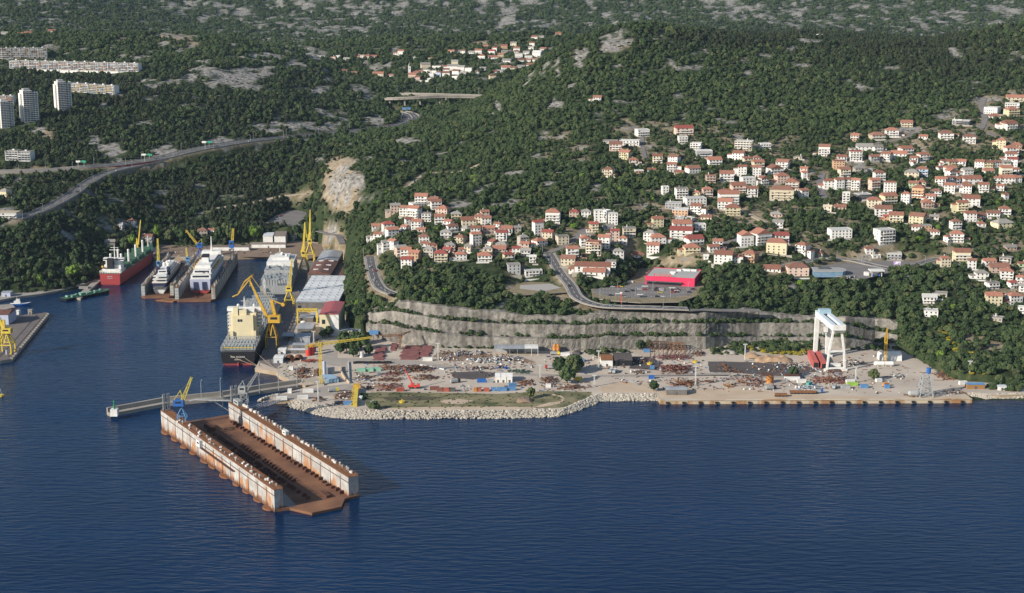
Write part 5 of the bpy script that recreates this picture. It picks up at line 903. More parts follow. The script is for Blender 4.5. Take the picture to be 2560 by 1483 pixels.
for lab, ua, ub in (('rusty arched shelter, left of the pair beside the red tanks', 709, 731), ('rusty arched shelter, right of the pair beside the red tanks', 732, 754)):
    a, b_ = pz(ua, 903, 3), pz(ub, 903, 3); o = thing('arched_shelter', lab, 'shelter', ((a.x+b_.x)/2, a.y+5, 3), 0, 'rusty arched shelters'); r_ = (b_-a).length/2; m = MB()
    ps = [(r_*math.cos(t), r_*.9*math.sin(t)) for t in np.linspace(0, math.pi, 9)]
    for (x0, z0), (x1, z1) in zip(ps[:-1], ps[1:]): m.add([(x0, -5, z0), (x1, -5, z1), (x1, 5, z1), (x0, 5, z0), (x0*.93, -5, z0*.93), (x1*.93, -5, z1*.93), (x1*.93, 5, z1*.93), (x0*.93, 5, z0*.93)], [(0, 1, 2, 3), (7, 6, 5, 4), (0, 4, 5, 1), (2, 6, 7, 3)])
    m.build('shell', M_RUSTO, o); MB().bx(-r_*.8, r_*.8, 4.6, 4.8, 0, r_*.6).build('back_wall', M_DGREY, o)
def tank(label, u, v, r, h, m, z=3.0, name='tank', horiz=False, grp=None):
    b = MB(); p = pz(u, v, z)
    if horiz: b.cyl((-h/2, 0, r+.3), (h/2, 0, r+.3), r, 12).ball((-h/2, 0, r+.3), r*.98, n=12).ball((h/2, 0, r+.3), r*.98, n=12); b.box((-h*.3, 0, .3), (.5, r*1.6, .8)); b.box((h*.3, 0, .3), (.5, r*1.6, .8))
    else: b.cyl((0, 0, 0), (0, 0, h), r, 12).ball((0, 0, h), r, n=12, k=5, sz=.5); b.box((r, 0, h*.5), (.25, .5, h*.9))
    return tag(b.build(name, m, None, p, 0), label, 'tank', grp)
tank('tall red cylindrical tank, left of the two beside the arched shelters', 771, 889, 2.2, 7, M_REDBR); tank('tall red cylindrical tank, right of the two beside the arched shelters', 780, 887, 2.2, 8, M_REDBR); tank('blue drum-shaped tank behind the red tanks', 785, 880, 1.6, 6, M_BLUE); tank('slim light blue upright tank near the yellow tower crane', 811, 938, 1.3, 11, M_LAV); tank('white upright tank at the edge of the grove', 904, 893, 1.7, 4, M_WHITE); tank('white spherical-topped tank under the yellow gantry', 758, 812, 2.4, 2.5, M_WHITE)
gn = thing('gantry_crane', 'small yellow rail gantry spanning the grey sheds in front of the striped hall', 'gantry crane', pz(769, 806, 3)); w_ = 17.5
for s_ in (-1, 1):
    m = MB()
    for y in (-3, 3): m.beam((s_*w_/2, y, 0), (s_*w_/2, y*.4, 11), .9)
    m.beam((s_*w_/2, -3, .6), (s_*w_/2, 3, .6), .8).build('leg', M_YEL, gn)
MB().lattice((-w_/2-.5, 0, 11.4), (w_/2+.5, 0, 11.4), 1.9, n=10, t=.5).build('girder', M_YEL, gn); MB().box((2, 0, 10), (3, 2, 1.6)).build('trolley', M_ORY, gn)
# buildings at the inner end of the basin
shed('warehouse', 'white gabled building with blue-tinted roof, left of the pair at the basin end', 658, 682, 610, 9, 26, M_WHITE, M_CORW, rise=2.2); shed('warehouse', 'white gabled building with brown roof, right of the pair at the basin end', 686, 714, 610, 9, 26, M_WHITE, hm('brown_grey_roof', (.24, .2, .17)), rise=3.6)
shed('long_store', 'long low store with brown roof in front of the two white buildings', 629, 714, 620, 4, 10, M_WHITE, hm('brown_grey_roof', (.24, .2, .17)), rise=1.6); shed('long_store', 'long pale quay shed behind the docked ferry', 526, 622, 627, 4, 9, M_WHITE, hm('brown_grey_roof', (.24, .2, .17)), rise=1.5)
for e in ('560 571 560 1 h c n', ): pass
for u, v, w_, st, rk, wk, rc, lab in ((327, 560, 20, 1, 'h', 'w', 'r', 'small red-roofed cottage hidden in the wood above the red carrier'), (300, 570, 14, 1, 'g', 's', 's', 'small grey shed roof in the wood left of the red-roofed cottage'), (366, 606, 28, 2, 'g', 's', 'b', 'brown-roofed building behind the yellow crane at the basin end'), (273, 612, 24, 1, 'g', 'n', 'n', 'grey stone ruin among trees left of the red carrier'), (505, 590, 24, 2, 'h', 'n', 'b', 'brown-roofed house among trees behind the blue crane'), (528, 583, 16, 1, 'g', 'w', 'r', 'small red-roofed hut among the basin-end trees'), (730, 606, 22, 2, 'f', 's', 'n', 'grey flat building right of the basin-end pair')):
    o = house(u, v, w_, st, rk, wk, rc, 'harbour_house', 6, 1500, group='houses round the basin'); tag(o, lab, 'house')
# left pier and shore
PIER = [(-60, 905), (0, 902), (32, 897), (78, 840), (122, 786), (118, 781), (80, 783), (40, 792), (-60, 815)]
lp = thing('pier', 'broad old stone pier with crane rails at the left edge', 'pier', (0, 0, 0)); MB().prism([(p.x, p.y) for p in pz3(PIER, 2.5)], -2, 2.5, 1, 0).build('deck', [mat('old_pier_deck', (.17, .145, .135), .95, (.10, .085, .08), .12, .9), M_CON], lp)
rl = MB()
for o_ in (0, 7): a, b_ = pz(20, 893, 2.5)-Vector((o_, 0, 0)), pz(112, 787, 2.5)-Vector((o_, 0, 0)); rl.beam(a+Vector((0, 0, .1)), b_+Vector((0, 0, .1)), .5, .25)
rl.build('rail', M_DGREY, lp); fd = MB()
for k in range(22): p = pz(32, 897, 2.5).lerp(pz(122, 786, 2.5), k/21); fd.box((p.x-.8, p.y, 2.8), (2.2, 1.4, 1.4)); 
fd.build('quay_stones', M_CON, lp)
tank('pale blue hydrant-like drum standing on the tip of the left pier', 17, 886, .8, 3.4, M_LAV, 2.5, 'drum')
shed('pier_hall', 'hall with grey wall and brown roof at the left picture edge on the pier', -40, 22, 812, 9, 22, M_LAV, M_CORB, 2.5, 2.5); shed('cabin', 'small white cabin at the rear edge of the left pier', 31, 47, 786, 3, 5, M_WHITE, M_WHITE, 2.5); shed('cabin', 'grey stone kiosk on the far corner of the left pier', 70, 80, 786, 4, 4, M_CON, M_CON, 2.5)
shore_ = [(-60, 748), (10, 738), (60, 730), (110, 722), (160, 712), (215, 700), (252, 688), (262, 690), (240, 702), (165, 722), (100, 735), (40, 742), (-60, 762)]
slab('quay', pz3(shore_, 2.2), -3, 2.2, [M_CON, M_CON]); slab('quay', pz3([(-60, 766), (30, 760), (38, 768), (-60, 790)], 1.6), -3, 1.6, [M_CON, M_CON])
sp_ = thing('jetty', 'narrow concrete jetty beside the green-decked barge', 'jetty', (0, 0, 0)); MB().prism([(p.x, p.y) for p in pz3([(186, 744), (201, 746), (262, 692), (250, 688)], 2)], -2, 2).build('deck', M_CON, sp_); MB().prism([(p.x, p.y) for p in pz3([(197, 716), (222, 716), (220, 720), (197, 720)], 3)], 2, 3.4).build('upstand', M_CON, sp_)
shed('boathouse', 'low grey boathouse on the shore at the left edge', 4, 26, 742, 4, 9, M_LAV, M_CORG, 2.2)
# ---------------------------------------------------------------- yard ground patches
M_GRASS = mat('rough_grass', (.25, .21, .12), .95, (.055, .068, .026), .07, .55, detail=9); M_CIND = mat('cinder_ground', (.10, .085, .08), .95, (.055, .048, .05), .06, .8, detail=8); M_SAND = mat('pale_sand', (.50, .40, .29), .95, (.36, .27, .19), .06, .8, detail=8); M_BRSOIL = mat('brown_soil', (.23, .165, .12), .95, (.16, .115, .085), .06, .8, detail=8)
sheet('lawn', [c4(1010, 1020), c4(1200, 1010), c4(1700, 1015), c5(0, 1030), c5(500, 1000), c5(1000, 1005), c5(1010, 1050), c5(850, 1110), c5(740, 1165), c5(500, 1185), c5(0, 1165), c4(1700, 1180), c4(1240, 1190), c4(1100, 1180)], 3.06, M_GRASS, .5)
sheet('path', [c5(360, 1170), c5(560, 1120), c5(660, 1110), c5(700, 1080), c5(650, 1050), c5(560, 1035), c5(600, 1030), c5(690, 1050), c5(730, 1085), c5(690, 1125), c5(560, 1150), c5(420, 1180)], 3.12, M_SAND, .3); sheet('path', [c4(1240, 1180), c4(1700, 1165), c5(0, 1160), c5(380, 1165), c5(380, 1185), c5(0, 1185), c4(1700, 1190), c4(1240, 1195)], 3.12, M_SAND, .4); sheet('ground', [c4(1830, 1090), c4(2050, 1080), c4(2200, 1100), c4(2100, 1130), c4(1900, 1130)], 3.11, M_SAND, .8); sheet('ground', [c4(1230, 1060), c4(1600, 1050), c4(1900, 1065), c4(1700, 1100), c4(1300, 1100)], 3.10, mat('burnt_grass', (.10, .085, .05), .95, (.05, .05, .028), .1, .8), .8)
sheet('ground', [c4(610, 640), c4(690, 560), c4(770, 560), c4(770, 650), c4(1400, 660), c4(1700, 690), c4(1700, 740), c4(880, 690), c4(900, 920), c4(1000, 960), c4(1000, 1020), c4(640, 1050), c4(300, 1090), c4(60, 1060), c4(300, 1010), c4(640, 950), c4(900, 920), c4(800, 740), c4(640, 720)], 3.05, M_YROAD)
sheet('ground', [c6(-180, 555), c6(100, 560), c6(540, 580), c6(700, 600), c6(760, 640), c6(500, 680), c6(0, 655), c6(-160, 650)], 3.05, M_CIND, 1.0); sheet('ground', [c5(1380, 640), c5(1620, 640), c5(1750, 700), c5(1700, 780), c5(1400, 760)], 3.05, M_CIND, 1.0)
sheet('ground', [c5(0, 800), c5(900, 830), c5(1700, 830), c5(2500, 800), c6(0, 680), c6(700, 680), c6(700, 690), c6(0, 700), c5(2500, 830), c5(1700, 855), c5(900, 850), c5(0, 830), c4(1900, 770), c4(1500, 690), c4(1650, 690)], 3.09, M_YROAD)
sheet('ground', [c5(1090, 960), c5(1300, 900), c5(1640, 930), c5(1690, 1010), c5(1100, 1015)], 3.06, M_SAND, 1.0); sheet('ground', [c5(1700, 1000), c5(2500, 960), c6(600, 840), c6(1500, 860), c6(2050, 850), c6(2060, 878), c6(0, 882), c5(1730, 1065)], 3.06, M_SAND, .6); sheet('ground', [c4(1850, 560), c4(2300, 600), c4(2480, 640), c5(300, 650), c5(420, 700), c4(2100, 660), c4(2000, 690), c4(1780, 640)], 3.05, M_BRSOIL, .8)
sheet('ground', [c4(1950, 800), c4(2300, 790), c5(100, 830), c4(2200, 880), c4(1990, 860)], 3.12, M_CIND, 1.0)
sheet('ground', [(382, 640), (400, 614), (640, 608), (752, 604), (806, 610), (815, 650), (770, 652), (752, 650), (706, 642), (583, 642), (404, 642)], 3.05, M_BRSOIL, .8)
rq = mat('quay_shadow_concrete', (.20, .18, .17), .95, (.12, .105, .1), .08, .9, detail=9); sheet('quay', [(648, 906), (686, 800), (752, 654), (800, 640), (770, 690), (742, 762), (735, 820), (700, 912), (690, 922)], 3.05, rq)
qrl = MB()
for u0, v0, u1, v1 in ((667, 890, 757, 665), (692, 890, 775, 665)): qrl.beam(pz(u0, v0, 3.15), pz(u1, v1, 3.15), .4, .2)
struct(qrl.build('crane_rail', M_DGREY))
# east quay: fenders and capping
eq = thing('quay_wall', 'rust-stained concrete quay wall along the right half of the yard', 'quay wall', (0, 0, 0)); a, b_ = pz(1652, 1001, 3), pz(2430, 998, 3)
MB().beam(a+Vector((0, -.15, .15)), b_+Vector((0, -.15, .15)), 1.4, .5).build('coping', streak_mat('stained_coping', (.48, .42, .33), (.34, .19, .09), sc=(.05, .05, .05)), eq); MB().beam(a+Vector((0, -.12, -1.5)), b_+Vector((0, -.12, -1.5)), .3, 3.1).build('face', streak_mat('stained_quay_face', (.46, .38, .28), (.30, .16, .07), sc=(.12, .12, .03)), eq)
for k in range(19): p = a.lerp(b_, (k+.4)/19); MB().cyl((p.x-1.2, p.y-.7, 1.3), (p.x+1.2, p.y-.7, 1.3), .75, 10).build('fender', M_BLACK, eq)
# ---------------------------------------------------------------- yard goods
def heap(label, u, v, wpx, dm, hm_, ms, n=40, big=3.0, name='scrap_heap', z=3.05):
    p = pz(u, v, z); s = FPX/(p.y*CP-(z-CH)*SP); w_ = wpx/s; b = MB()
    for _ in range(n):
        x, y = random.gauss(0, .26)*w_, random.gauss(0, .26)*dm; x = max(-w_/2, min(w_/2, x)); y = max(-dm/2, min(dm/2, y)); hz = hm_*max(0, 1-(2*x/w_)**2*.8-(2*y/dm)**2*.8)*random.random(); k = random.randrange(len(ms)); t = random.random(); L = random.uniform(.5, 1.3)*big; a = random.random()*3.14
        if t < .55: b.beam((x, y, hz+.2), (x+L*math.cos(a), y+L*math.sin(a), hz+random.uniform(.1, .7)), random.uniform(.15, .5), random.uniform(.15, .5), k)
        elif t < .85: b.box((x, y, hz+.3), (random.uniform(.6, 1.6), random.uniform(.5, 1.5), random.uniform(.4, 1.2)), k, a)
        else: b.cyl((x, y, hz+.3), (x+L*.7*math.cos(a), y+L*.7*math.sin(a), hz+.4), random.uniform(.2, .5), 7, k)
    return tag(b.build(name, ms, None, p), label, 'scrap heap' if 'scrap' in name else name.replace('_', ' '))
M_PBLUE = mat('faded_blue_paint', (.30, .43, .54), .6, (.22, .33, .43), .4)
M_SCR = [M_RUSTD, M_RUSTO, M_RUST, M_DGREY]; M_MIX = [M_GREY, M_WHITE, M_RUSTO, M_GREY, M_DGREY, M_RUSTD]; M_BLU = [M_LBLUE, M_GREY, M_GREY, M_WHITE]; M_PLATE = mat('maroon_plate', (.22, .095, .09), .8, (.14, .055, .055), .3)
for lab, (u, v), w_, d, h, ms, n, big in (
    ('rusty scrap heap just left of the yellow tower crane foot', c4(395, 800), 34, 20, 2.5, M_SCR, 90, 3), ('smaller rusty scrap heap touching the tower crane foot', c4(555, 815), 20, 22, 2.5, M_SCR, 60, 3), ('low rusty scrap row above the small boulder cove', c4(420, 855), 34, 6, 1, M_SCR, 30, 3), ('red-brown debris around the red tanks', c4(500, 690), 50, 8, 1.2, [M_RUSTD, M_REDBR, M_RUSTO], 50, 3),
    ('grey-brown scrap on the paved corner by the ramp', c4(570, 1090), 34, 9, 2, M_MIX+M_SCR, 45, 3), ('mixed machinery heap left of the lying yellow crane section', c4(850, 1060), 46, 28, 3, M_MIX+M_SCR, 120, 3.2), ('low line of scrap on the boulder crest', c4(720, 1150), 30, 5, 1, M_MIX, 25, 3),
    ('rusty girders heap right of the green machines', c4(1300, 760), 48, 12, 2, M_SCR, 50, 5), ('large tangled rusty scrap heap in the middle of the left yard', c4(1560, 775), 110, 20, 2.6, M_SCR, 190, 4.5), ('dark red plates and scrap behind the red mobile crane', c4(1380, 830), 44, 12, 2, [M_PLATE, M_RUSTD, M_RUSTO], 50, 4), ('rusty scrap right of the mobile crane boom', c4(1700, 865), 56, 14, 2, M_SCR, 90, 4), ('rusty low scrap left of the mobile crane', c4(1330, 885), 62, 8, 1.4, M_SCR, 60, 4), ('reddish scrap with cabin, seaward of the mobile crane', c4(1320, 965), 56, 20, 1.8, [M_RUSTO, M_RUSTD, M_PLATE], 90, 4), ('small rusty scrap on pale ground by the grass', c4(1080, 970), 34, 8, 1, M_SCR, 25, 3), ('scrap and small machines by the dark car', c4(1050, 870), 34, 16, 2, M_MIX+M_SCR, 60, 3),
    ('grey metal scrap at the foot of the left light mast', c4(1920, 665), 40, 8, 1.6, M_MIX, 50, 2.6), ('brown soil and scrap in the first storage bay', c4(1900, 600), 40, 14, 2.4, [M_BRSOIL, M_RUSTO, M_GREY], 50, 2.5), ('white and blue scrap in the second storage bay', c4(2080, 605), 38, 14, 2.6, M_MIX, 80, 2.4), ('grey and blue scrap in the third storage bay', c4(2250, 605), 36, 12, 2.4, M_MIX, 70, 2.4),
    ('wide blue and grey scrap spread right of the bays', c4(2310, 690), 84, 16, 1.8, M_BLU+M_MIX, 110, 3), ('rusty scrap strip below the blue spread', c4(2260, 765), 70, 8, 1.3, M_SCR+M_MIX, 60, 3), ('mixed pale scrap in front of the long open shed', c5(120, 670), 74, 18, 2.2, M_MIX+M_BLU, 150, 2.6), ('dark green heap of nets right of the yard road', c5(250, 800), 56, 10, 1.8, [M_GREEN, M_DGREY, mat('net_green', (.06, .10, .06))], 80, 2.6), ('navy blue drums and plates by the yard road', c5(70, 760), 30, 6, 1.6, [M_NAVY, M_BLUE], 24, 2.4),
    ('rusty plates on the ground left of the big tree', c5(320, 920), 40, 14, .5, M_SCR, 40, 6), ('rusty machinery left of the yellow box', c5(560, 900), 46, 22, 2.5, M_SCR, 90, 3.4), ('rusty girders behind the grass edge', c5(800, 970), 70, 8, 1.2, M_SCR, 60, 5), ('grey scrap right of the ruined hall', c5(1500, 680), 34, 14, 2, M_MIX+M_SCR, 70, 3), ('pale scrap strip on the cinder ground', c5(1510, 800), 44, 8, 1, M_MIX, 50, 2.5),
    ('big dark red heap of steel sections', c5(1900, 780), 84, 24, 3, [M_RUSTD, M_PLATE, M_RUSTD], 190, 5), ('brown pieces by the steel frame ruin', c5(2130, 615), 30, 12, 1.8, M_SCR, 50, 4), ('reddish frame scrap below the light mast', c5(1980, 930), 54, 22, 1.8, [M_RUSTD, M_RUSTO], 60, 8), ('thin rusty rods near the right light mast', c5(2220, 905), 34, 5, .8, M_SCR, 30, 3), ('stack of brown timber at the quay', c5(2450, 950), 24, 10, 2, [M_RUSTO, M_TAN], 50, 3),
    ('dark scrap beside the cinder ground', c5(2380, 750), 36, 12, 1.8, M_SCR, 60, 3), ('rusty yard of frames and round tanks', c6(190, 735), 62, 26, 2, [M_RUSTD, M_RUSTO, M_PLATE, M_GREY], 130, 5), ('white rubble heap below the teal container', c6(690, 785), 60, 12, 1.3, [M_WHITE, M_CON, M_GREY, M_LBLUE], 110, 1.8), ('rusty beam stack left of the gantry foot', c6(880, 725), 90, 18, 1.6, [M_RUSTD, M_PLATE, M_RUSTO], 120, 7), ('rubble around the gantry crane feet', c6(900, 650), 70, 6, 1, M_MIX, 50, 2), ('dark scrap on the bare slope right of the gantry', c6(1060, 570), 60, 22, 1.3, M_MIX+[M_DGREY], 90, 2.4), ('grey scrap beneath the quarry foot', c6(560, 600), 50, 20, 1.3, M_MIX+[M_DGREY], 90, 2.2),
    ('pale rods and scrap near the right end of the quay', c6(1930, 830), 44, 12, 1, M_MIX+M_SCR, 60, 4), ('row of rusty rails along the right slope foot', c6(1850, 685), 44, 24, 1, M_SCR, 60, 6), ('grey beams on the open apron', c6(1460, 690), 28, 8, 1, [M_GREY, M_DGREY], 24, 4), ('rusty debris at the bollard tank', c6(1560, 850), 24, 10, 1.2, M_SCR, 40, 2.4), ('brown debris strip near quay corner', c6(20, 640), 44, 8, 1, M_SCR, 40, 3)):
    heap(lab+'' if len(lab.split()) >= 4 else lab, u, v, w_, d, h, ms, n, big)
def stack(label, u, v, wpx, dm, m, n, z=3.05):
    p = pz(u, v, z); s = FPX/(p.y*CP-(z-CH)*SP); w_ = wpx/s; b = MB()
    for k in range(n):
        y = -dm/2+dm*(k+.5)/n; L = w_*random.uniform(.75, 1); x = random.uniform(-.5, .5)*(w_-L)
        for q in range(random.choice((1, 2, 2, 3))): b.box((x, y, .3+q*.55), (L*(1-.06*q), dm/n*.75, .5))
    return tag(b.build('steel_stack', m, None, p, random.uniform(-.06, .02)), label, 'steel stack', 'stacks of steel plates below the quarry')
M_PLATE = mat('maroon_plate', (.22, .095, .09), .8, (.14, .055, .055), .3)
for lab, (u, v), w_, d in (('maroon steel plates right of the grove', c4(1215, 610), 30, 42), ('small maroon plate stack at the brown tower crane foot', c4(1365, 545), 17, 22), ('largest block of maroon steel plates, right of the white path', c4(1540, 600), 52, 44), ('maroon steel plates at the quarry foot below the light mast', c4(1705, 585), 28, 34)): stack(lab, u, v, w_, d, M_PLATE, int(d/2.2))
def container(label, u, v, L, m, rz=0.0, h=2.6, wd=2.5, z=3.05, grp=None, name='container'):
    o = thing(name, label, 'container', pz(u, v, z), rz, grp); b = MB(); b.box((0, 0, h/2), (L, wd, h)); n = int(L/.8)
    for k in range(n):
        for s_ in (-1, 1): b.box((-L/2+(k+.5)*L/n, s_*(wd/2+.04), h/2), (.3, .08, h*.9))
    b.build('body', m, o); MB().box((L/2+.05, 0, h/2), (.08, wd*.92, h*.92)).build('door', M_GREY, o); return o
M_TEAL = mat('teal_paint', (.10, .36, .32), .6); M_CGRN = mat('machine_green', (.25, .45, .33), .6, (.18, .35, .26)); M_LIME = mat('lime_paint', (.30, .48, .08), .6); M_ORC = mat('orange_container', (.52, .22, .05), .6); M_REDC = mat('faded_red_container', (.42, .11, .07), .7, (.30, .09, .06)); M_BRC = mat('brown_container', (.24, .10, .075), .7)
for lab, (u, v), L, m, rz in (('white cabin at the foot of the plate stacks', c4(1720, 680), 13*.6, M_WHITE, 0), ('white cabin by the paved corner, upper of two', c4(465, 1012), 8, M_WHITE, .1), ('white container on the boulder crest road', c4(408, 1080), 8, M_WHITE, .15), ('white cabin truck body at the ramp head', c4(188, 1092), 8, M_WHITE, .1), ('small white kiosk at the causeway', c4(272, 1018), 3, M_WHITE, 0), ('white panel cabin left of the rusty heaps', c4(285, 775), 3.6, M_WHITE, 0),
    ('pale green machine block, left one', c4(1020, 795), 7, M_CGRN, 0), ('pale green machine block, middle one', c4(1105, 790), 7, M_CGRN, 0), ('pale green machine block, right one', c4(1190, 785), 6, M_CGRN, 0), ('brown container, left of the rusty row behind the grass', c4(1790, 985), 7, M_BRC, .1), ('rust container, second in the row behind the grass', c4(1850, 1000), 5, M_BRC, 0), ('faded red container, third in the row behind the grass', c4(1915, 1000), 6.5, M_REDC, 0), ('dark grey container, last in the rusty row', c4(1975, 1000), 5, M_DGREY, 0),
    ('blue and white cabin left of the white sheds', c4(2285, 905), 7, M_BLUE, 0), ('blue grey container touching the white sheds', c4(2375, 908), 5, M_CORG, 0), ('yellow container at the grass edge', c4(2225, 1000), 3.4, M_ORC, 0), ('bright red container right of the yellow one', c4(2258, 1000), 3.4, M_REDC, 0), ('red container left of the blue tarps', c4(2337, 1000), 4, M_REDC, 0), ('small blue container among the tarps', c4(2408, 995), 3.6, M_LBLUE, 0), ('blue tarpaulin bundle on the sand, upper', c5(172, 950), 6, M_LBLUE, .2), ('blue tarpaulin row near the sand, left', c5(60, 995), 8, M_LBLUE, 0), ('blue tarpaulin row near the sand, right', c5(150, 990), 8, M_LBLUE, .05),
    ('white container beside the concrete mixers', c5(725, 628), 7.5, M_WHITE, 0), ('blue container on the dirt below the mixers', c5(900, 690), 4, M_LBLUE, 0), ('yellow container right of the big tree', c5(862, 885), 6, M_YEL, 0), ('white cabin in the rusty machinery', c5(550, 958), 4, M_WHITE, 0), ('reddish cabin beside the mobile crane', c4(1430, 1000), 6, M_REDC, .2), ('grey steel box beside the lying crane section', c4(785, 1140), 6, M_DGREY, 0), ('blue tarp covered box beside the lying crane section', c4(880, 1140), 6, M_LBLUE, 0), ('white container right of the lying crane section', c4(1015, 1090), 4, M_WHITE, 1.4),
    ('white container with a brown load', c6(545, 716), 12, M_WHITE, 0), ('small white container in the right yard', c6(625, 738), 7, M_WHITE, .1), ('teal container beside the white rubble', c6(690, 762), 6, M_TEAL, .9), ('lime green container below the mast', c6(1058, 762), 8, M_LIME, 0), ('pale container behind the lime green one', c6(1040, 742), 7, M_WHITE, .1), ('grey caravan near the lime green container', c6(1000, 788), 7, M_GREY, 0), ('white container beside the round bush', c6(1282, 732), 5, M_WHITE, .3), ('orange container on the open apron', c6(1342, 768), 4.6, M_ORC, .4), ('white cabin on the slope foot', c6(1792, 612), 4, M_WHITE, 0), ('white cabin by the blue-roofed hut', c6(1998, 752), 6, M_WHITE, .2), ('white container under the gantry crane', c6(910, 600), 9, M_WHITE, 0), ('blue plate stack on the apron', c6(1158, 782), 6, M_LBLUE, 0), ('blue and grey pallet right of orange container', c6(1352, 784), 4, M_LBLUE, 0), ('small blue box in the centre of the cinders', c5(1640, 765), 3.4, M_LBLUE, 0), ('dark blue skip by the yard road', c5(1632, 868), 4.5, M_BLUE, 0), ('blue tank box beside the steel frame ruin', c5(1585, 588), 6, M_LBLUE, 0)):
    container(lab, u, v, L, m, rz, 2.6 if L > 3.2 else 3.2)
for k, (x, y) in enumerate(((668, 862), (680, 873), (692, 884), (704, 895), (716, 906))): container('light blue container in the stepped row by the tower crane, '+('uppermost', 'second from the top', 'middle one', 'second from the bottom', 'lowest')[k], *c4(x, y), 10, M_PBLUE, .05, 2.6, 2.5, grp='light blue containers in a stepped row')
container('grey container stack behind the blue row', *c4(680, 815), 9, M_CORG, .05, 5)
for k, x in enumerate((22, 78, 142)): shed('white_shed', ('left', 'middle', 'right')[k]+' one of three joined white storage tents in the yard', *[c5(x-29, 910)[0], c5(x+29, 910)[0]], c5(x, 910)[1], 4.6, 12, M_WHITE, M_WHITE, rise=1.4, grp='white storage tents')
shed('open_shed', 'long open-fronted shed with grey roof against the quarry foot', c4(2420, 630)[0], c5(305, 630)[0], c5(0, 630)[1], 6, 14, M_GREY, M_CORG, open_=True); shed('open_shed', 'white roofed end bay of the long open shed', c5(306, 630)[0], c5(440, 630)[0], c5(0, 630)[1], 6.2, 14, M_WHITE, M_WHITE, open_=True)
shed('rusty_shed', 'rusty roofed shed beside the soot-blackened ruin', *[c5(1105, 0)[0], c5(1225, 0)[0]], c5(0, 740)[1], 5, 20, M_WHITE, M_RUSTO, rise=1.6); shed('ruined_shed', 'soot-black collapsed shed with a rust red gable', *[c5(1245, 0)[0], c5(1430, 0)[0]], c5(0, 735)[1], 4.6, 24, M_BLACK, M_CIND, rise=2.2); shed('barrack', 'derelict grey barrack near the quay corner', *[c5(1790, 0)[0], c5(2005, 0)[0]], c5(0, 1042)[1], 4, 10, M_DARKW, M_CORG, rise=.6)
shed('hut', 'long wooden hut with a bright blue roof at the right end', *[c6(2035, 0)[0], c6(2185, 0)[0]], c6(0, 792)[1], 3.4, 6, hm('plank_wall', (.30, .16, .06)), M_LBLUE, rise=.8); shed('blue_shed', 'open shed with a sky blue roof at the left quarry foot', *[c4(1100, 0)[0], c4(1195, 0)[0]], c4(0, 470)[1], 5.5, 14, M_GREY, M_LBLUE, open_=True, rise=2); shed('low_shed', 'brown-roofed open store in the right yard', *[c6(490, 0)[0], c6(605, 0)[0]], c6(0, 712)[1], 3, 6, M_RUSTO, M_RUSTD, open_=True); shed('hut', 'grey hut among the trees right of the blue-roofed hut', *[c6(2300, 0)[0], c6(2370, 0)[0]], c6(0, 805)[1], 3, 6, M_WHITE, M_CORW)
hs = thing('barrel_shed', 'white half-round shed behind the thin yellow tower crane', 'shed', pz(2223, 899, 3)); m = MB(); ps = [(5*math.cos(t), 7*math.sin(t)) for t in np.linspace(0, math.pi, 9)]
for (y0_, z0), (y1_, z1) in zip(ps[:-1], ps[1:]): m.add([(-9, y0_, z0), (9, y0_, z0), (9, y1_, z1), (-9, y1_, z1)], [(0, 3, 2, 1)])
m.add([(9, y, z) for y, z in ps], [tuple(range(9))]).add([(-9, y, z) for y, z in ps], [tuple(range(8, -1, -1))]); m.build('shell', M_WHITE, hs); MB().box((9.05, 0, 2), (.1, 4, 4)).build('door', M_DGREY, hs)
for k, x in enumerate((1295, 1362)): tank(('left', 'right')[k]+' of two white horizontal tanks beside the thin yellow tower crane', *c6(x, 598), 1.9, 7, M_WHITE, horiz=True)
tank('grey horizontal tank beside the steel lattice jacket', *c6(1580, 856), 2.2, 5, M_GREY, horiz=True)
bs = MB()
for k in range(4): a = pz(*c4(1840+k*167, 640), 3); bs.box((a.x, a.y+6, 1.4), (.6, 14, 2.8))
a, b_ = pz(*c4(1840, 585), 3), pz(*c4(2345, 600), 3); bs.beam(a+Vector((0, 0, 1.4)), b_+Vector((0, 0, 1.4)), .6, 2.8); tag(bs.build('storage_bay', M_CON), 'row of open concrete storage bays at the quarry foot', 'storage bay')
for lab, x in (('left long red box girder lying beside the gantry crane', (722, 562)), ('right long red box girder lying beside the gantry crane', (790, 572))):
    p = pz(*c6(*x), 3); o = thing('box_girder', lab, 'girder', p, math.radians(-4), 'red box girders'); m = MB(); m.box((0, 0, 2.6), (4.2, 38, 5)); m.build('web', mat('faded_red_girder', (.50, .12, .10), .7, (.38, .1, .085), .2), o); m = MB(); [m.box((0, -18+k*6, 2.6), (4.5, .4, 5.2)) for k in range(7)]; m.build('stiffener', M_RED, o); MB().box((0, -19.1, 2.6), (3.4, .2, 4)).build('end_opening', M_BLACK, o)
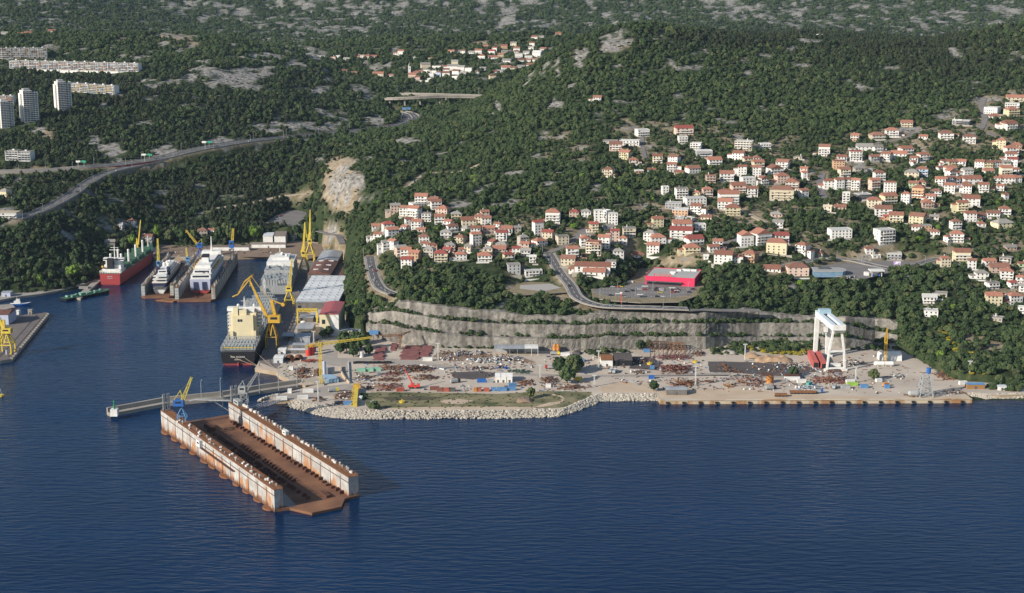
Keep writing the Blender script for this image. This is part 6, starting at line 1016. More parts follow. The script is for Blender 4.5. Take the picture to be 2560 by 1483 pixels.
# big white gantry crane
gc = thing('gantry_crane', 'giant white gantry crane standing in the right yard', 'gantry crane', (255, 1180, 3), math.radians(4)); m = MB()
for s_ in (-1, 1):
    MB().beam((s_*7.2, -22, 0), (s_*6.0, -22, 16), 1.5).beam((s_*6.0, -22, 16), (s_*3.1, -22, 33.6), 1.5).build('leg', M_WHITE, gc); MB().beam((s_*5.2, 21, 0), (s_*4.6, 21, 33.6), 3.0, 2.4, w2=3.6).beam((s_*7.5, 21, .6), (s_*4.8, 21, 7), 1.6).build('leg', M_WHITE, gc)
    MB().bx(s_*3.6-1.7, s_*3.6+1.7, -26, 25, 33.6, 38).build('girder', mat('pale_blue_white_paint', (.60, .66, .70), .5, (.5, .56, .6)), gc)
    for y in (-22, 21): MB().box((s_*6.6, y, .9), (5.2, 2.4, 1.8)).build('bogie', M_WHITE, gc)
MB().beam((-5.8, -22, 16), (5.8, -22, 16), 1.3).beam((-7, -22, 2.2), (7, -22, 2.2), 1.2).beam((-3.4, -22, 32.6), (3.4, -22, 32.6), 1.4).build('cross_beam', M_WHITE, gc); MB().beam((-5.3, 21, 30), (5.3, 21, 30), 1.4).beam((-6, 21, 2.4), (6, 21, 2.4), 1.3).build('cross_beam', M_WHITE, gc)
for y in (-26, 25): MB().bx(-5.2, 5.2, y-.8, y+.8, 34, 38.3).build('end_carriage', M_WHITE, gc)
MB().bx(-4.6, 4.6, 14, 20, 38, 41.2).build('trolley', mat('pale_blue_paint', (.35, .50, .58), .5), gc); MB().box((2, 18, 24), (3, 3, 4)).build('cab', M_WHITE, gc); MB().cyl((0, 17, 38), (0, 17, 22), .15, 6).box((0, 17, 21), (1.6, 1.6, 2)).build('hook_block', M_GREY, gc)
# tower cranes
def tower_crane(label, u, v, vt, jl, jr, m, w_=1.8, tilt=0, vj=None):
    g = pz(u, v, 3); s = FPX/(g.y*CP-(3-CH)*SP); Z = lambda b: (v-b)/s/.976; X = lambda a: (a-u)/s; o = thing('tower_crane', label, 'tower crane', g); H_ = Z(vt); zj = Z(vj or vt+14)
    MB().lattice((0, 0, 0), (0, 0, H_-2), w_, w_, int(H_/2.2), w_*.17).build('mast', m, o); MB().box((0, 0, .6), (5, 5, 1.2)).build('base', M_CON, o)
    if jl is not None:
        yj = 10; MB().lattice((0, 0, zj), (X(jr[0]), yj, Z(jr[1])), w_*.8, w_*.5, int(abs(X(jr[0]))/2), w_*.13).build('jib', m, o); MB().lattice((0, 0, zj), (X(jl[0]), -yj*.3, Z(jl[1])), w_*.8, w_*.8, int(abs(X(jl[0]))/2)+1, w_*.14).build('counter_jib', m, o)
        MB().box((X(jl[0])*.9, -yj*.3*.9, Z(jl[1])-1), (2.2, 2, 2.6)).build('counterweight', M_CON, o); MB().box((1.4, 0, zj-1.6), (1.5, 1.5, 2)).build('cab', m, o); t = MB(); t.cyl((0, 0, H_-1), Vector((0, 0, zj)).lerp(Vector((X(jr[0]), yj, Z(jr[1]))), .65), .1, 5).cyl((0, 0, H_-1), (X(jl[0])*.9, -yj*.3*.9, Z(jl[1])), .1, 5); t.build('tie_rod', m, o)
    else: MB().lattice((0, 0, H_-2), (.6, 0, H_+4), w_*.7, .3, 4, w_*.12).box((0, 0, H_*.62), (2, 2, 2.4)).build('head', m, o)
    return o
tower_crane('bright yellow tower crane near the boulder cove, jib pointing right', 803, 962, 847, (767, 864), (927, 851), M_YEL, 2.0, vj=860); tower_crane('rusty brown tower crane standing among the maroon plate stacks', 1000, 876, 827, (948, 838), (1026, 835), M_RUSTO, 1.6, vj=838); tower_crane('thin yellow crane mast without jib in the far right yard', 2212, 907, 830, None, None, M_ORY, 1.9); tower_crane('small yellow tower crane on the slope behind the brown roofed hall', 830, 634, 608, (812, 619), (840, 611), M_ORY, 1.4, vj=613)
mc = thing('mobile_crane', 'red mobile crane with raised telescopic boom in the left yard', 'mobile crane', pz(*c4(1575, 970), 3.05)); MB().box((0, 0, 1.6), (9, 2.6, 1.4)).build('chassis', M_REDBR, mc); MB().box((3.4, 0, 2.8), (2, 2.4, 1.6)).box((-1, 0, 3.0), (3, 2.4, 1.8)).build('cab', M_REDBR, mc); MB().beam((-1, 0, 3.5), (-4.2, 0, 10), .9, .9).beam((-4.2, 0, 10), (-8, 0, 17), .6, .6).build('boom', M_REDBR, mc)
for x in (-3, -1, 2.4, 3.8): MB().cyl((x, -1.45, .8), (x, 1.45, .8), .8, 10).build('wheel', M_BLACK, mc)
ls = thing('crane_section', 'tall yellow crane section lying across the paved corner', 'crane part', pz(*c4(965, 1075), 3.05), math.radians(4)); MB().box((0, 0, 1.5), (3, 44, 3)).build('boom', M_YEL, ls); m = MB(); [m.beam((-3.5, -20+k*5, 1), (0, -17+k*5, 2.6), .5) for k in range(9)]; m.build('bracing', M_YEL, ls); MB().box((0, 20, 4), (5, 5, 2.4)).build('head', M_ORY, ls)
# lattice jacket, steel frame ruin, rusty portals
jk_ = thing('lattice_jacket', 'grey steel lattice tower frame near the quay edge', 'steel frame', pz(*c6(1675, 852), 3.05)); m = MB()
for sx in (-1, 1):
    for sy in (-1, 1): m.beam((sx*5, sy*5, 0), (sx*2.4, sy*2.4, 17), .55)
for k in range(4):
    z0, z1 = k*4.2, k*4.2+4.2; r0, r1 = 5-.61*k, 5-.61*(k+1)
    for a_, b2 in (((-1, -1), (1, -1)), ((1, -1), (1, 1)), ((1, 1), (-1, 1)), ((-1, 1), (-1, -1))): m.beam((a_[0]*r0, a_[1]*r0, z0), (b2[0]*r1, b2[1]*r1, z1), .35); m.beam((b2[0]*r0, b2[1]*r0, z0), (a_[0]*r1, a_[1]*r1, z1), .35); m.beam((a_[0]*r1, a_[1]*r1, z1), (b2[0]*r1, b2[1]*r1, z1), .35)
m.build('frame', M_GREY, jk_); tag(MB().cyl((0, 0, 0), (0, 0, 4), 1.7, 10).build('drum', M_BLUE, None, pz(*c6(1675, 852), 3.05)+Vector((2, 1, 17.4))), 'blue drum resting on top of the lattice jacket', 'drum')
def frame(label, u0, u1, v, h, d, m_, n, arch=True):
    a, b_ = pz(u0, v, 3.05), pz(u1, v, 3.05); w_ = (b_-a).length; o = thing('hall_skeleton', label, 'steel frame', ((a.x+b_.x)/2, a.y+d/2, 3.05)); q = MB()
    for k in range(n+1):
        x = -w_/2+w_*k/n
        for y in (-d/2, d/2): q.beam((x, y, 0), (x, y, h), .5)
        if arch: q.beam((x, -d/2, h), (x, 0, h*1.3), .4); q.beam((x, 0, h*1.3), (x, d/2, h), .4)
        else: q.beam((x, -d/2, h), (x, d/2, h), .5)
    for y in (-d/2, 0, d/2): q.beam((-w_/2, y, h*(1.3 if arch and y == 0 else 1)), (w_/2, y, h*(1.3 if arch and y == 0 else 1)), .4)
    q.build('columns', m_, o); p = MB()
    for k in range(n): p.beam((-w_/2+w_*k/n, -d/2, h*.1), (-w_/2+w_*(k+1)/n, -d/2, h*.9), .25); p.beam((-w_/2+w_*k/n, d/2, h*.9), (-w_/2+w_*(k+1)/n, d/2, h*.1), .25)
    p.build('bracing', m_, o); return o
frame('rusty skeleton of a hall at the quarry foot, left half', *[c5(1620, 0)[0], c5(1800, 0)[0]], c5(0, 640)[1], 7.5, 22, M_RUSTD, 4); frame('rusty grey skeleton of a hall at the quarry foot, right half', *[c5(1835, 0)[0], c5(1990, 0)[0]], c5(0, 635)[1], 6.8, 20, M_RUSTO, 4)
heap('dark red steel lying in front of the hall skeleton', *c5(1850, 655), 95, 12, 2, [M_RUSTD, M_PLATE], 120, 4); frame('rusty portal frame left in the right yard', *[c6(295, 0)[0], c6(385, 0)[0]], c6(0, 760)[1], 8, 6, M_RUSTD, 1, False); frame('rusty portal frame in front of the white gantry', *[c6(865, 0)[0], c6(965, 0)[0]], c6(0, 735)[1], 8.5, 6, M_RUSTD, 1, False); tank('orange round tank in the rusty portal yard', *c6(352, 735), 2.6, 4, M_ORC)
# soil mounds
M_TSOIL = mat('tan_soil', (.38, .26, .165), .95, (.27, .18, .11), .3, .8)
def mound(label, u, v, wpx, d, h, m_):
    p = pz(u, v, 3.0); s = FPX/(p.y*CP-(3-CH)*SP); w_ = wpx/s; n, k = 26, 14; X, Y = np.meshgrid(np.linspace(-w_/2, w_/2, n), np.linspace(-d/2, d/2, k)); Z = .75*h*np.clip(1.3-abs(2*X/w_)**2.5-abs(2*Y/d)**2.5, 0, 1)*(.25+1.5*fbm(X/5+u, Y/5, 4, 4))-.1; o = grid_mesh('soil_mound', X, Y, Z, [m_]); o.location = p; return tag(o, label, 'soil mound')
mound('tan heap of excavated soil, right part below the broom bushes', *c6(380, 550), 92, 16, 4.5, M_TSOIL); mound('smaller tan soil heap beside the light mast', *c6(200, 520), 40, 12, 3.5, M_TSOIL); mound('brown soil heap in the rough grass by the shore', *c5(300, 1105), 40, 10, 3, M_BRSOIL); mound('dark gravel heap at the quarry foot', *c5(850, 605), 24, 10, 3, M_CIND)
mound('pile of pale rubble in the right yard', *c5(2450, 600), 40, 12, 3, M_CON)
# lighting masts
def light_mast(label, u, v, vt, z=3.05):
    p = pz(u, v, z); s = FPX/(p.y*CP-(z-CH)*SP); h = (v-vt)/s/.976; o = thing('light_mast', label, 'light mast', p, 0, 'floodlight masts in the yard'); MB().box((0, 0, .5), (2, 2, 1)).build('base', M_CON, o); MB().lattice((0, 0, 1), (0, 0, h), .8, .6, int(h/2), .14).cyl((0, 0, 1), (0, 0, h), .2, 6).build('mast', M_WHITE, o); MB().box((0, 0, h+.2), (3.4, 1.0, .3)).build('platform', M_WHITE, o); m = MB(); [m.box((-1.4+k*.7, -.4, h+.8), (.5, .3, .7)) for k in range(5)]; m.build('floodlight', M_GREY, o); return o
light_mast('white floodlight mast at the foot of the maroon plate stacks', *c4(1828, 672), c4(0, 500)[1]); light_mast('white floodlight mast behind the rusty shed', *c5(1076, 772), c5(0, 580)[1]); light_mast('slim white floodlight mast left of the big yard tree', *c5(463, 868), c5(0, 725)[1]); light_mast('white floodlight mast at the sandy slipway', *c5(1032, 952), c5(0, 835)[1]); light_mast('white floodlight mast beside the dark red scrap heap', *c5(2094, 945), c5(0, 740)[1]); light_mast('white floodlight mast left of the tan soil heap', *c6(143, 558), c6(0, 415)[1]); light_mast('white floodlight mast between gantry crane and quay', *c6(1085, 738), c6(0, 605)[1]); light_mast('white floodlight mast under the broom slope at the right', *c6(2053, 716), c6(0, 558)[1]); light_mast('white floodlight mast beside the quay sheds', *c4(523, 492), c4(0, 378)[1]); light_mast('grey floodlight mast at the ramp corner', *c4(570, 1112), c4(0, 900)[1])
# vehicles
CARM = {}
def car_mesh(key, m_, kind='car'):
    b = MB()
    if kind == 'car':
        b.add([(-2.1, -.85, .35), (2.1, -.85, .35), (2.1, .85, .35), (-2.1, .85, .35), (-2.1, -.85, .85), (2.1, -.85, .8), (2.1, .85, .8), (-2.1, .85, .85)], [(3, 2, 1, 0), (4, 5, 6, 7), (0, 1, 5, 4), (1, 2, 6, 5), (2, 3, 7, 6), (3, 0, 4, 7)]); b.add([(-1.7, -.8, .85), (1.0, -.8, .83), (1.0, .8, .83), (-1.7, .8, .85), (-1.2, -.66, 1.4), (.3, -.66, 1.42), (.3, .66, 1.42), (-1.2, .66, 1.4)], [(0, 1, 5, 4), (1, 2, 6, 5), (2, 3, 7, 6), (3, 0, 4, 7)], 1).add([(-1.2, -.66, 1.405), (.3, -.66, 1.425), (.3, .66, 1.425), (-1.2, .66, 1.405)], [(0, 1, 2, 3)], 0)
        for x in (-1.3, 1.3):
            for y in (-.8, .8): b.cyl((x, y-.12, .33), (x, y+.12, .33), .33, 8, 2)
    elif kind == 'truck':
        b.box((2.9, 0, 1.7), (1.8, 2.3, 2.2), 0).box((3.82, 0, 2.1), (.05, 2, .8), 1).box((-1, 0, 1.0), (6, 2.2, .35), 3).box((-1, 0, 1.9), (5.8, 2.4, 1.5), 3)
        for x in (-3, -1.8, 2.8):
            for y in (-1, 1): b.cyl((x, y-.15, .5), (x, y+.15, .5), .5, 8, 2)
    o = b.build('tmp', [m_, M_GLASS, M_BLACK, M_GREY]); me = o.data; bpy.data.objects.remove(o); return me
CC = {'w': ('white', mat('car_white', (.7, .7, .7), .3)), 'k': ('dark', mat('car_black', (.02, .02, .025), .3)), 'r': ('red', mat('car_red', (.45, .03, .03), .3)), 's': ('silver', mat('car_silver', (.35, .38, .42), .3)), 'y': ('yellow', mat('car_yellow', (.7, .55, .03), .3)), 'b': ('blue', mat('car_blue', (.04, .1, .35), .3))}
for k_, (n_, m_) in CC.items(): CARM[k_] = car_mesh(k_, m_); CARM['T'+k_] = car_mesh(k_, m_, 'truck')
def car(k, p, rz, lab, grp, truck=False): return tag(link('truck' if truck else 'car', CARM[('T' if truck else '')+k], None, p, rz), lab, 'truck' if truck else 'car', grp)
LOT = '215 1078 w,262 1078 r,298 1076 y,375 1103 s,362 1128 k,430 1118 k,500 1088 s,497 1102 w,550 1106 r,672 1092 k,668 1112 k,722 1100 w,727 1114 w,712 1136 y,845 1112 k,893 1106 k,885 1118 w,840 1133 r,882 1131 k,1010 1133 k,1050 1101 k,740 1178 w,680 1178 k,525 1181 k,365 1183 s,195 1166 k'
cnt = {}
for e in LOT.split(','):
    x, y, k = e.split(); cnt[k] = cnt.get(k, 0)+1; u, v = 1480+float(x)*.2397, 460+float(y)*.2397; where = 'front row by the verge' if float(y) > 1150 else 'near the store front' if float(y) < 1095 else 'middle rows'; side = 'left third' if float(x) < 420 else 'centre' if float(x) < 780 else 'right third'
    car(k, pz(u, v, ZM+.1), random.choice((0, math.pi))+random.uniform(-.15, .05), f"{CC[k][0]} car parked in the {where} of the supermarket lot, {side}", f"{CC[k][0]} cars in the {where}, {side}")
for k, u, v, lab in (('w', *(c4(1150, 1115)), 'white car wreck in the rough grass by the shore'),): car(k, pz(u, v, 3.1), .1, lab, None)
for k, (u, v), rz, lab in (('r', c5(565, 762), 3.1, 'red truck on the yard road left of the big tree'), ('b', c6(765, 826), .05, 'blue truck near the quay in the right yard'), ('y', c5(620, 618), 0, 'yellow mixer truck at the quarry foot'), ('w', c5(1205, 800), 1.3, 'white lorry beside the rusty shed, left'), ('w', c5(1245, 805), 1.3, 'white lorry beside the rusty shed, right'), ('k', c4(2010, 912), .4, 'dark loader on the blackened patch'), ('y', c4(730, 1005), .3, 'yellow forklift on the causeway road'), ('k', c6(365, 795), .2, 'dark green lorry by the yellow beam'), ('s', c6(905, 785), 1.2, 'pale lorry near the grey caravan')): car(k, pz(u, v, 3.1), rz, lab, None, True)
for lab, (u, v), L in (('rusty flat trailer near the quay', c6(450, 855), 12), ('long rusty multi-axle trailer near the quay', c6(635, 832), 26)):
    o = thing('trailer', lab, 'trailer', pz(u, v, 3.1)); MB().box((0, 0, 1.7), (L*.75, 3, 1.2)).build('bed', M_RUSTO, o)
    for k in range(int(L/3)): MB().cyl((-L*.34+k*2.6, -1.3, .55), (-L*.34+k*2.6, 1.3, .55), .55, 8).build('wheel', M_BLACK, o)
for (u, v), lab in ((c5(688, 668), 'yellow buoy on the dirt below the mixers'), (c5(2092, 700), 'yellow buoy beside the yard side road'), (c5(1613, 720), 'yellow cone buoy on the cinder ground'), (c4(1450, 1120), 'yellow buoy left in the rough grass')):
    o = thing('buoy', lab, 'buoy', pz(u, v, 3.1)); MB().cyl((0, 0, 0), (0, 0, 1.4), 2.0, 12, 0, 2.3).build('float', M_YEL, o); MB().cyl((0, 0, 1.4), (0, 0, 2.8), .5, 8, 0, .25).build('top', M_ORY, o)
for k, x in enumerate((618, 652)):
    o = thing('mixer_drum', ('left', 'right')[k]+' one of two orange mixer drums at the quarry foot', 'mixer', pz(*c5(x, 595), 3.1)); MB().cyl((0, 0, 1.2), (0, 1.5, 3.6), 1.3, 10, 0, 2.2).cyl((0, 1.5, 3.6), (0, 3.6, 6.0), 2.2, 10, 0, 1.0).build('drum', M_ORC, o); MB().box((0, .8, .7), (3, 3, 1.4)).build('frame', M_DGREY, o)
bw_ = MB()
for p, q in zip([c4(885, 690), c4(890, 760), c4(895, 900)][:-1], [c4(890, 760), c4(895, 900)]): bw_.beam(pz(*p, 3.5), pz(*q, 3.5), .4, 1.2)
tag(bw_.build('barrier', M_WHITE), 'thin white barrier along the left yard road', 'barrier'); bw_ = MB(); P_ = smooth_line([pz(*c4(808, 740), 3.8), pz(*c4(815, 800), 3.8), pz(*c4(850, 860), 3.8), pz(*c4(898, 912), 3.8)], 5)
for p, q in zip(P_[:-1], P_[1:]): bw_.beam(p, q, 1.0, 1.7)
tag(bw_.build('curved_wall', M_SAND), 'curved cream wall beside the paved road near the cove', 'wall'); bw_ = MB(); [bw_.box(pz(*c4(950+k*14, 700+random.uniform(-3, 3)), 3.5), (2.0, 2.6, 1.6)) for k in range(28)]; tag(bw_.build('barrier_row', M_BLACK), 'row of dark barriers along the left yard road', 'barrier'); bw_ = MB(); [bw_.beam(pz(*c4(1640, 718+k*2), 3.4), pz(*c4(1890, 765+k*2), 3.4), .5, .6) for k in range(4)]; tag(bw_.build('pipe_row', M_WHITE), 'long pale pipes lying beside the yard road', 'pipes')
# trees planted in the yard: (u, v, crown radius, height scale)
YTREES = [(850, 884, 5, 7, 'yard grove'), (866, 878, 6, 9, 'yard grove'), (884, 893, 5, 8, 'yard grove'), (902, 874, 7, 10, 'yard grove'), (888, 862, 7, 9, 'yard grove'), (922, 888, 4.5, 7, 'yard grove'), (858, 858, 6, 8, 'yard grove'), (912, 858, 6, 8, 'yard grove'), (822, 842, 4.4, 7, 'tall building'), (806, 845, 3.4, 5, 'tall building'), (1398, 934, 6, 10, 'big'), (1432, 934, 7.5, 10, 'big'), (1418, 958, 7, 10, 'big'), (1444, 925, 6, 9, 'big'), (1635, 978, 4, 6, 'quay corner'), (1326, 996, 4, 6, 'shore grass'), (1984, 941, 4.5, 6, 'round bush between the soil heap and the quay'), (2184, 950, 5, 6.5, 'round bush on the open apron'), (1600, 875, 4, 6, 'quarry foot'), (1620, 872, 4, 6, 'quarry foot'), (935, 1024, 4.5, 4.5, 'shore bushes'), (1510, 883, 4, 4, 'light mast'), (1492, 892, 4, 4, 'light mast')]
SCRUB = [([(862, 690), (905, 700), (915, 800), (905, 835), (880, 832), (868, 770)], 260, [0, 1, 2, 7, 12], 1.4, 3.4, 6), ([(835, 640), (858, 650), (866, 700), (862, 690), (850, 640)], 50, [0, 1, 7], 1.4, 3, 6), ([(640, 604), (600, 606), (420, 614), (420, 620), (640, 612)], 50, [7, 8, 0], 1, 2.4), ([c4(1010, 1020), c4(1700, 1015), c5(0, 1030), c5(500, 1000), c5(1000, 1005), c5(850, 1110), c5(500, 1180), c4(1240, 1190)], 300, [7, 8], .3, .9), ([c4(1020, 1030), c4(1100, 1030), c4(1090, 1090), c4(1020, 1090)], 14, [7, 8], .8, 1.8), ([c5(900, 560), c5(1350, 560), c5(1400, 600), c5(950, 620)], 50, [7, 8, 0], 1, 2.4), ([c5(2250, 560), c5(2600, 540), c5(2600, 620), c5(2250, 620)], 60, [7, 8, 0], 1, 3), ([c6(0, 410), c6(200, 340), c6(760, 350), c6(770, 470), c6(400, 480), c6(0, 460)], 200, [0, 1, 7, 8], 1.6, 3.6), ([c6(180, 430), c6(780, 410), c6(770, 510), c6(400, 500), c6(180, 460)], 150, [11, 11, 7], 1.2, 2.4),
         ([c6(1000, 400), c6(1440, 420), c6(1440, 470), c6(1000, 470)], 40, [7, 8, 0], 1, 3), ([c6(1690, 340), c6(1800, 340), c6(2180, 610), c6(2190, 700), c6(2060, 700), c6(2010, 590)], 260, [11, 11, 11, 7], 1.2, 2.8, 5.5), ([c6(1830, 630), c6(2060, 640), c6(2060, 720), c6(1900, 700)], 60, [11, 7], 1, 2.2), ([(2243, 850), (2262, 830), (2330, 890), (2400, 935), (2380, 948), (2300, 900), (2246, 868)], 160, [0, 1, 7, 8], 1.2, 3, 6), ([c6(2220, 760), c6(2520, 750), c6(2520, 820), c6(2220, 800)], 50, [0, 1, 7], 1.5, 3.5), ([c4(120, 745), c4(300, 740), c4(420, 890), c4(200, 850)], 50, [7, 8], .3, .8), ([c4(1840, 530), c4(2400, 545), c4(2400, 560), c4(1840, 545)], 40, [7, 8, 0], .8, 2.2), ([c5(0, 545), c5(300, 545), c5(300, 535), c5(0, 535)], 12, [7, 8], .8, 1.8)]
# ---------------------------------------------------------------- supermarket above the quarry
a, b_ = pz(1613, 710.5, ZM), pz(1736, 717.5, ZM); W_m = (b_-a).length; ang = math.atan2(b_.y-a.y, b_.x-a.x); mid = (a+b_)/2; back_ = Vector((-math.sin(ang), math.cos(ang), 0))
M_MAG = mat('magenta_red_cladding', (.62, .035, .10), .5, (.52, .03, .085), .2)
sm = thing('supermarket', 'big supermarket with crimson front wall, grey flat roof and red rooftop lettering', 'supermarket', mid+back_*20, ang)
MB().bx(-W_m/2, W_m/2, -20, 20, -2, 7).build('wall', M_MAG, sm); ro = MB().bx(-W_m/2+.3, W_m/2-.3, -19.7, 19.7, 7, 7.25).build('roof', mat('store_roof', (.40, .39, .37), .8, (.31, .30, .285), .06, .8), sm)
m = MB()
for s_ in (-1, 1): m.bx(s_*W_m/2-.2, s_*W_m/2+.2, -20.2, 20.2, 7, 7.7)
m.bx(-W_m/2+.2, W_m/2-.2, -20.2, -19.8, 7, 7.7).bx(-W_m/2+.2, W_m/2-.2, 19.8, 20.2, 7, 7.7).build('parapet', M_MAG, ro)
MB().bx(-W_m/2+1, W_m/2-11, -23, -20.05, 3.1, 3.5).build('canopy', M_DGREY, sm); MB().bx(-W_m/2+1.5, W_m/2-11.5, -20.1, -20, .2, 3).build('window', M_GLASS, sm)
for x, y, w_, d, h in ((3, 12, 4, 3, 1.6), (9, 15, 8, 4, 1.4), (16, 15, 5, 3, 1.5), (-1, 2, 5, 2.5, 1.2), (0, -4, 3, 2, 1.2)): MB().box((x, y, 7.25+h/2), (w_, d, h)).build('roof_unit', M_WHITE, ro)
text(sm, 'PLODINE', 4.0, (-6.5, -19.6, 7.5), (math.pi/2, 0, 0), M_REDBR); m = MB(); [m.beam((-14+k*3, -19.3, 7.2), (-14+k*3, -19.3, 10.5), .15) for k in range(6)]; m.build('sign_frame', M_GREY, sm)
CLEAR.append((sm.location.x, sm.location.y, W_m/2+2, 24, ang))
py = thing('sign_pylon', 'tall slim red sign pylon on the verge of the supermarket lot', 'sign', pz(1552, 757, ZM)); MB().box((0, 0, 4), (.7, .5, 8)).build('post', M_REDBR, py); MB().box((0, 0, 8.6), (1.6, .6, 1.4)).build('panel', M_WHITE, py)
for lab, u, v in (('left trolley shelter in the supermarket lot', 1612, 722), ('right trolley shelter in the supermarket lot', 1680, 726), ('trolley shelter near the verge of the lot', 1546, 741), ('second trolley shelter near the verge of the lot', 1600, 743)):
    o = thing('trolley_shelter', lab, 'shelter', pz(u, v, ZM+.1)); m = MB(); [m.beam((sx*2.5, sy, 0), (sx*2.5, sy, 2.3), .12) for sx in (-1, 1) for sy in (-1, 1)]; m.build('posts', M_GREY, o); MB().box((0, 0, 2.4), (5.6, 2.6, .15)).build('roof', M_WHITE, o)
lm = MB()
for vv in (722, 731, 741):
    for k in range(30): p = pz(1500+k*8, vv, ZM+.1); lm.box((p.x, p.y, p.z), (.15, 4.6, .04))
struct(lm.build('road_marking', M_LINE)); rw = MB(); q = [pz(1478, 709, ZM), pz(1520, 708, ZM), pz(1583, 707, ZM)]; [rw.beam(x+Vector((0, 0, .8)), y+Vector((0, 0, .8)), .5, 1.8) for x, y in zip(q[:-1], q[1:])]; tag(rw.build('retaining_wall', M_WHITE), 'low white retaining wall behind the supermarket lot', 'wall')
hdg = MB()
# fuel station and car dealer
fs = thing('fuel_station', 'white flat-roofed fuel station canopy on four columns', 'fuel station', pz(2190, 690, ZF)); MB().box((0, 0, 5.4), (13, 9, .8)).build('canopy', M_WHITE, fs)
for sx in (-1, 1):
    for sy in (-1, 1): MB().box((sx*4.4, sy*2.6, 2.5), (.5, .5, 5)).build('column', M_WHITE, fs)
for x in (-3, 3): MB().box((x, 0, .9), (.9, 2.2, 1.8)).build('pump', M_BLUE, fs)
MB().bx(-10, -6, 1, 5, 0, 3).build('kiosk', M_WHITE, fs)
cd_ = thing('showroom', 'grey low showroom with a curved blue glass front beside the fuel station', 'showroom', pz(2076, 690, ZF-.5)+Vector((0, 8, 0))); pl = [(-14, -9)]+[(9+6*math.cos(t), -1+9*math.sin(t)) for t in np.linspace(-1.3, 1.3, 8)]+[(-14, 10)]; MB().prism(pl, -1, 4).build('wall', mat('blue_glass_front', (.12, .22, .32), .25, (.2, .28, .36), .3), cd_); MB().prism([(x*1.04, y*1.04) for x, y in pl], 4, 4.7).build('roof', ROOFS['s'][1], cd_); MB().box((-4, 2, 5.3), (10, 6, 1.2)).build('roof_unit', M_DGREY, cd_)
bl = thing('billboard', 'small purple and white roadside billboard above the fuel station', 'billboard', pz(2242, 668, ZF)); MB().beam((-2.4, 0, 0), (-2.4, 0, 3), .2).beam((2.4, 0, 0), (2.4, 0, 3), .2).build('post', M_GREY, bl); MB().box((0, 0, 4), (6.4, .25, 3)).build('panel', [mat('billboard_purple', (.35, .2, .5), .5, (.8, .8, .8), .35, .2)], bl)
# ---------------------------------------------------------------- apartment blocks on the left hill
PANEL = [mat('panel_'+n, c, .7) for n, c in (('white', (.62, .62, .62)), ('ochre', (.45, .33, .14)), ('brown', (.2, .1, .07)), ('blue', (.2, .26, .38)), ('salmon', (.5, .3, .22)), ('grey', (.33, .34, .36)))]
def block(label, u0, v0, u1, v1, vt, nsec, st, d=12, pal=(0, 0, 0, 1, 2, 5), jog=1.5, cat='apartment block', ncol=4):
    a, b_ = pg(u0, v0, 1850), pg(u1, v1, 1850); s = FPX/(a.y*CP-(a.z-CH)*SP); hh = (v0-vt)/s/.98; W_ = (b_-a).length; an = math.atan2(b_.y-a.y, b_.x-a.x); o = thing('apartment_block', label, cat, (a+b_)/2, an); sw = W_/nsec; fh = hh/st; pr = bpy.data.meshes; nw = 0; wm = None; many = MB()
    for i in range(nsec):
        x0 = -W_/2+i*sw; off = jog*(i % 2)*random.random(); zb = (b_.z-a.z)*((i+.5)/nsec-.5); wl_ = MB().bx(x0, x0+sw, off, d+off, zb-8, zb+hh).build('wall', WALLS['w'][1], o); MB().bx(x0-.1, x0+.45, off-1.3, off-.01, zb-4, zb+hh+.6).build('fin', WALLS['w' if random.random() < .8 else 'y'][1], wl_); MB().bx(x0+.2, x0+sw-.2, off+.2, d+off-.2, zb+hh, zb+hh+.5).build('roof', ROOFS['n'][1], wl_)
        MB().box((x0+sw*.5, off+d*.5, zb+hh+1.2), (2.5, 3, 1.6)).build('stair_head', WALLS['w'][1], wl_)
        for f in range(st):
            for c in range(ncol):
                x = x0+.6+(c+.5)*(sw-.8)/ncol; z = zb+f*fh; cw_ = (sw-.8)/ncol; nw += 1; k = random.choice(pal)
                if nw <= 96:
                    q = MB(); q.bx(x-cw_*.46, x+cw_*.46, off-1.1, off-.95, z+.15, z+fh*.42, 0); q.bx(x-cw_*.45, x+cw_*.45, off-.03, off-.012, z+fh*.25, z+fh*.88, 1); q.bx(x-cw_*.48, x+cw_*.48, off-1.1, off-.012, z, z+.14, 2); q.build('balcony', [PANEL[k], M_GLASS, WALLS['w'][1]], o)
                else:
                    many.bx(x-cw_*.46, x+cw_*.46, off-1.1, off-.95, z+.15, z+fh*.42, k); many.bx(x-cw_*.45, x+cw_*.45, off-.03, off-.012, z+fh*.25, z+fh*.88, 6); many.bx(x-cw_*.48, x+cw_*.48, off-1.1, off-.012, z, z+.14, 7)
    if many.v: tag(many.build('balconies', PANEL+[M_GLASS, WALLS['w'][1]], o), kind='stuff')
    [CLEAR.append((o.location.x+cx_*math.cos(an)*1.0, o.location.y+cx_*math.sin(an)-dy_, 24, 9, 0)) for cx_ in np.arange(-W_/2, W_/2+1, 22) for dy_ in (-6, 7)]; return o
block('long white slab block with thirteen stepped sections on the left hill', 25, 171, 346, 180, 152, 13, 5, pal=(0, 0, 5, 2, 3, 4)); block('white slab block at the left picture edge, uppermost on the hill', -40, 148, 118, 147, 123, 7, 5); block('white slab block with yellow fins right of the tower blocks', 158, 228, 286, 237, 208, 6, 5, pal=(0, 1, 1, 5, 3)); block('pink low apartment block behind the leftmost tower', -20, 262, 34, 262, 242, 3, 4, pal=(4, 4, 2)); yb_ = block('pale yellow four-storey block above the upper road', 15, 401, 76, 405, 378, 2, 4, 14, (0, 5)); 
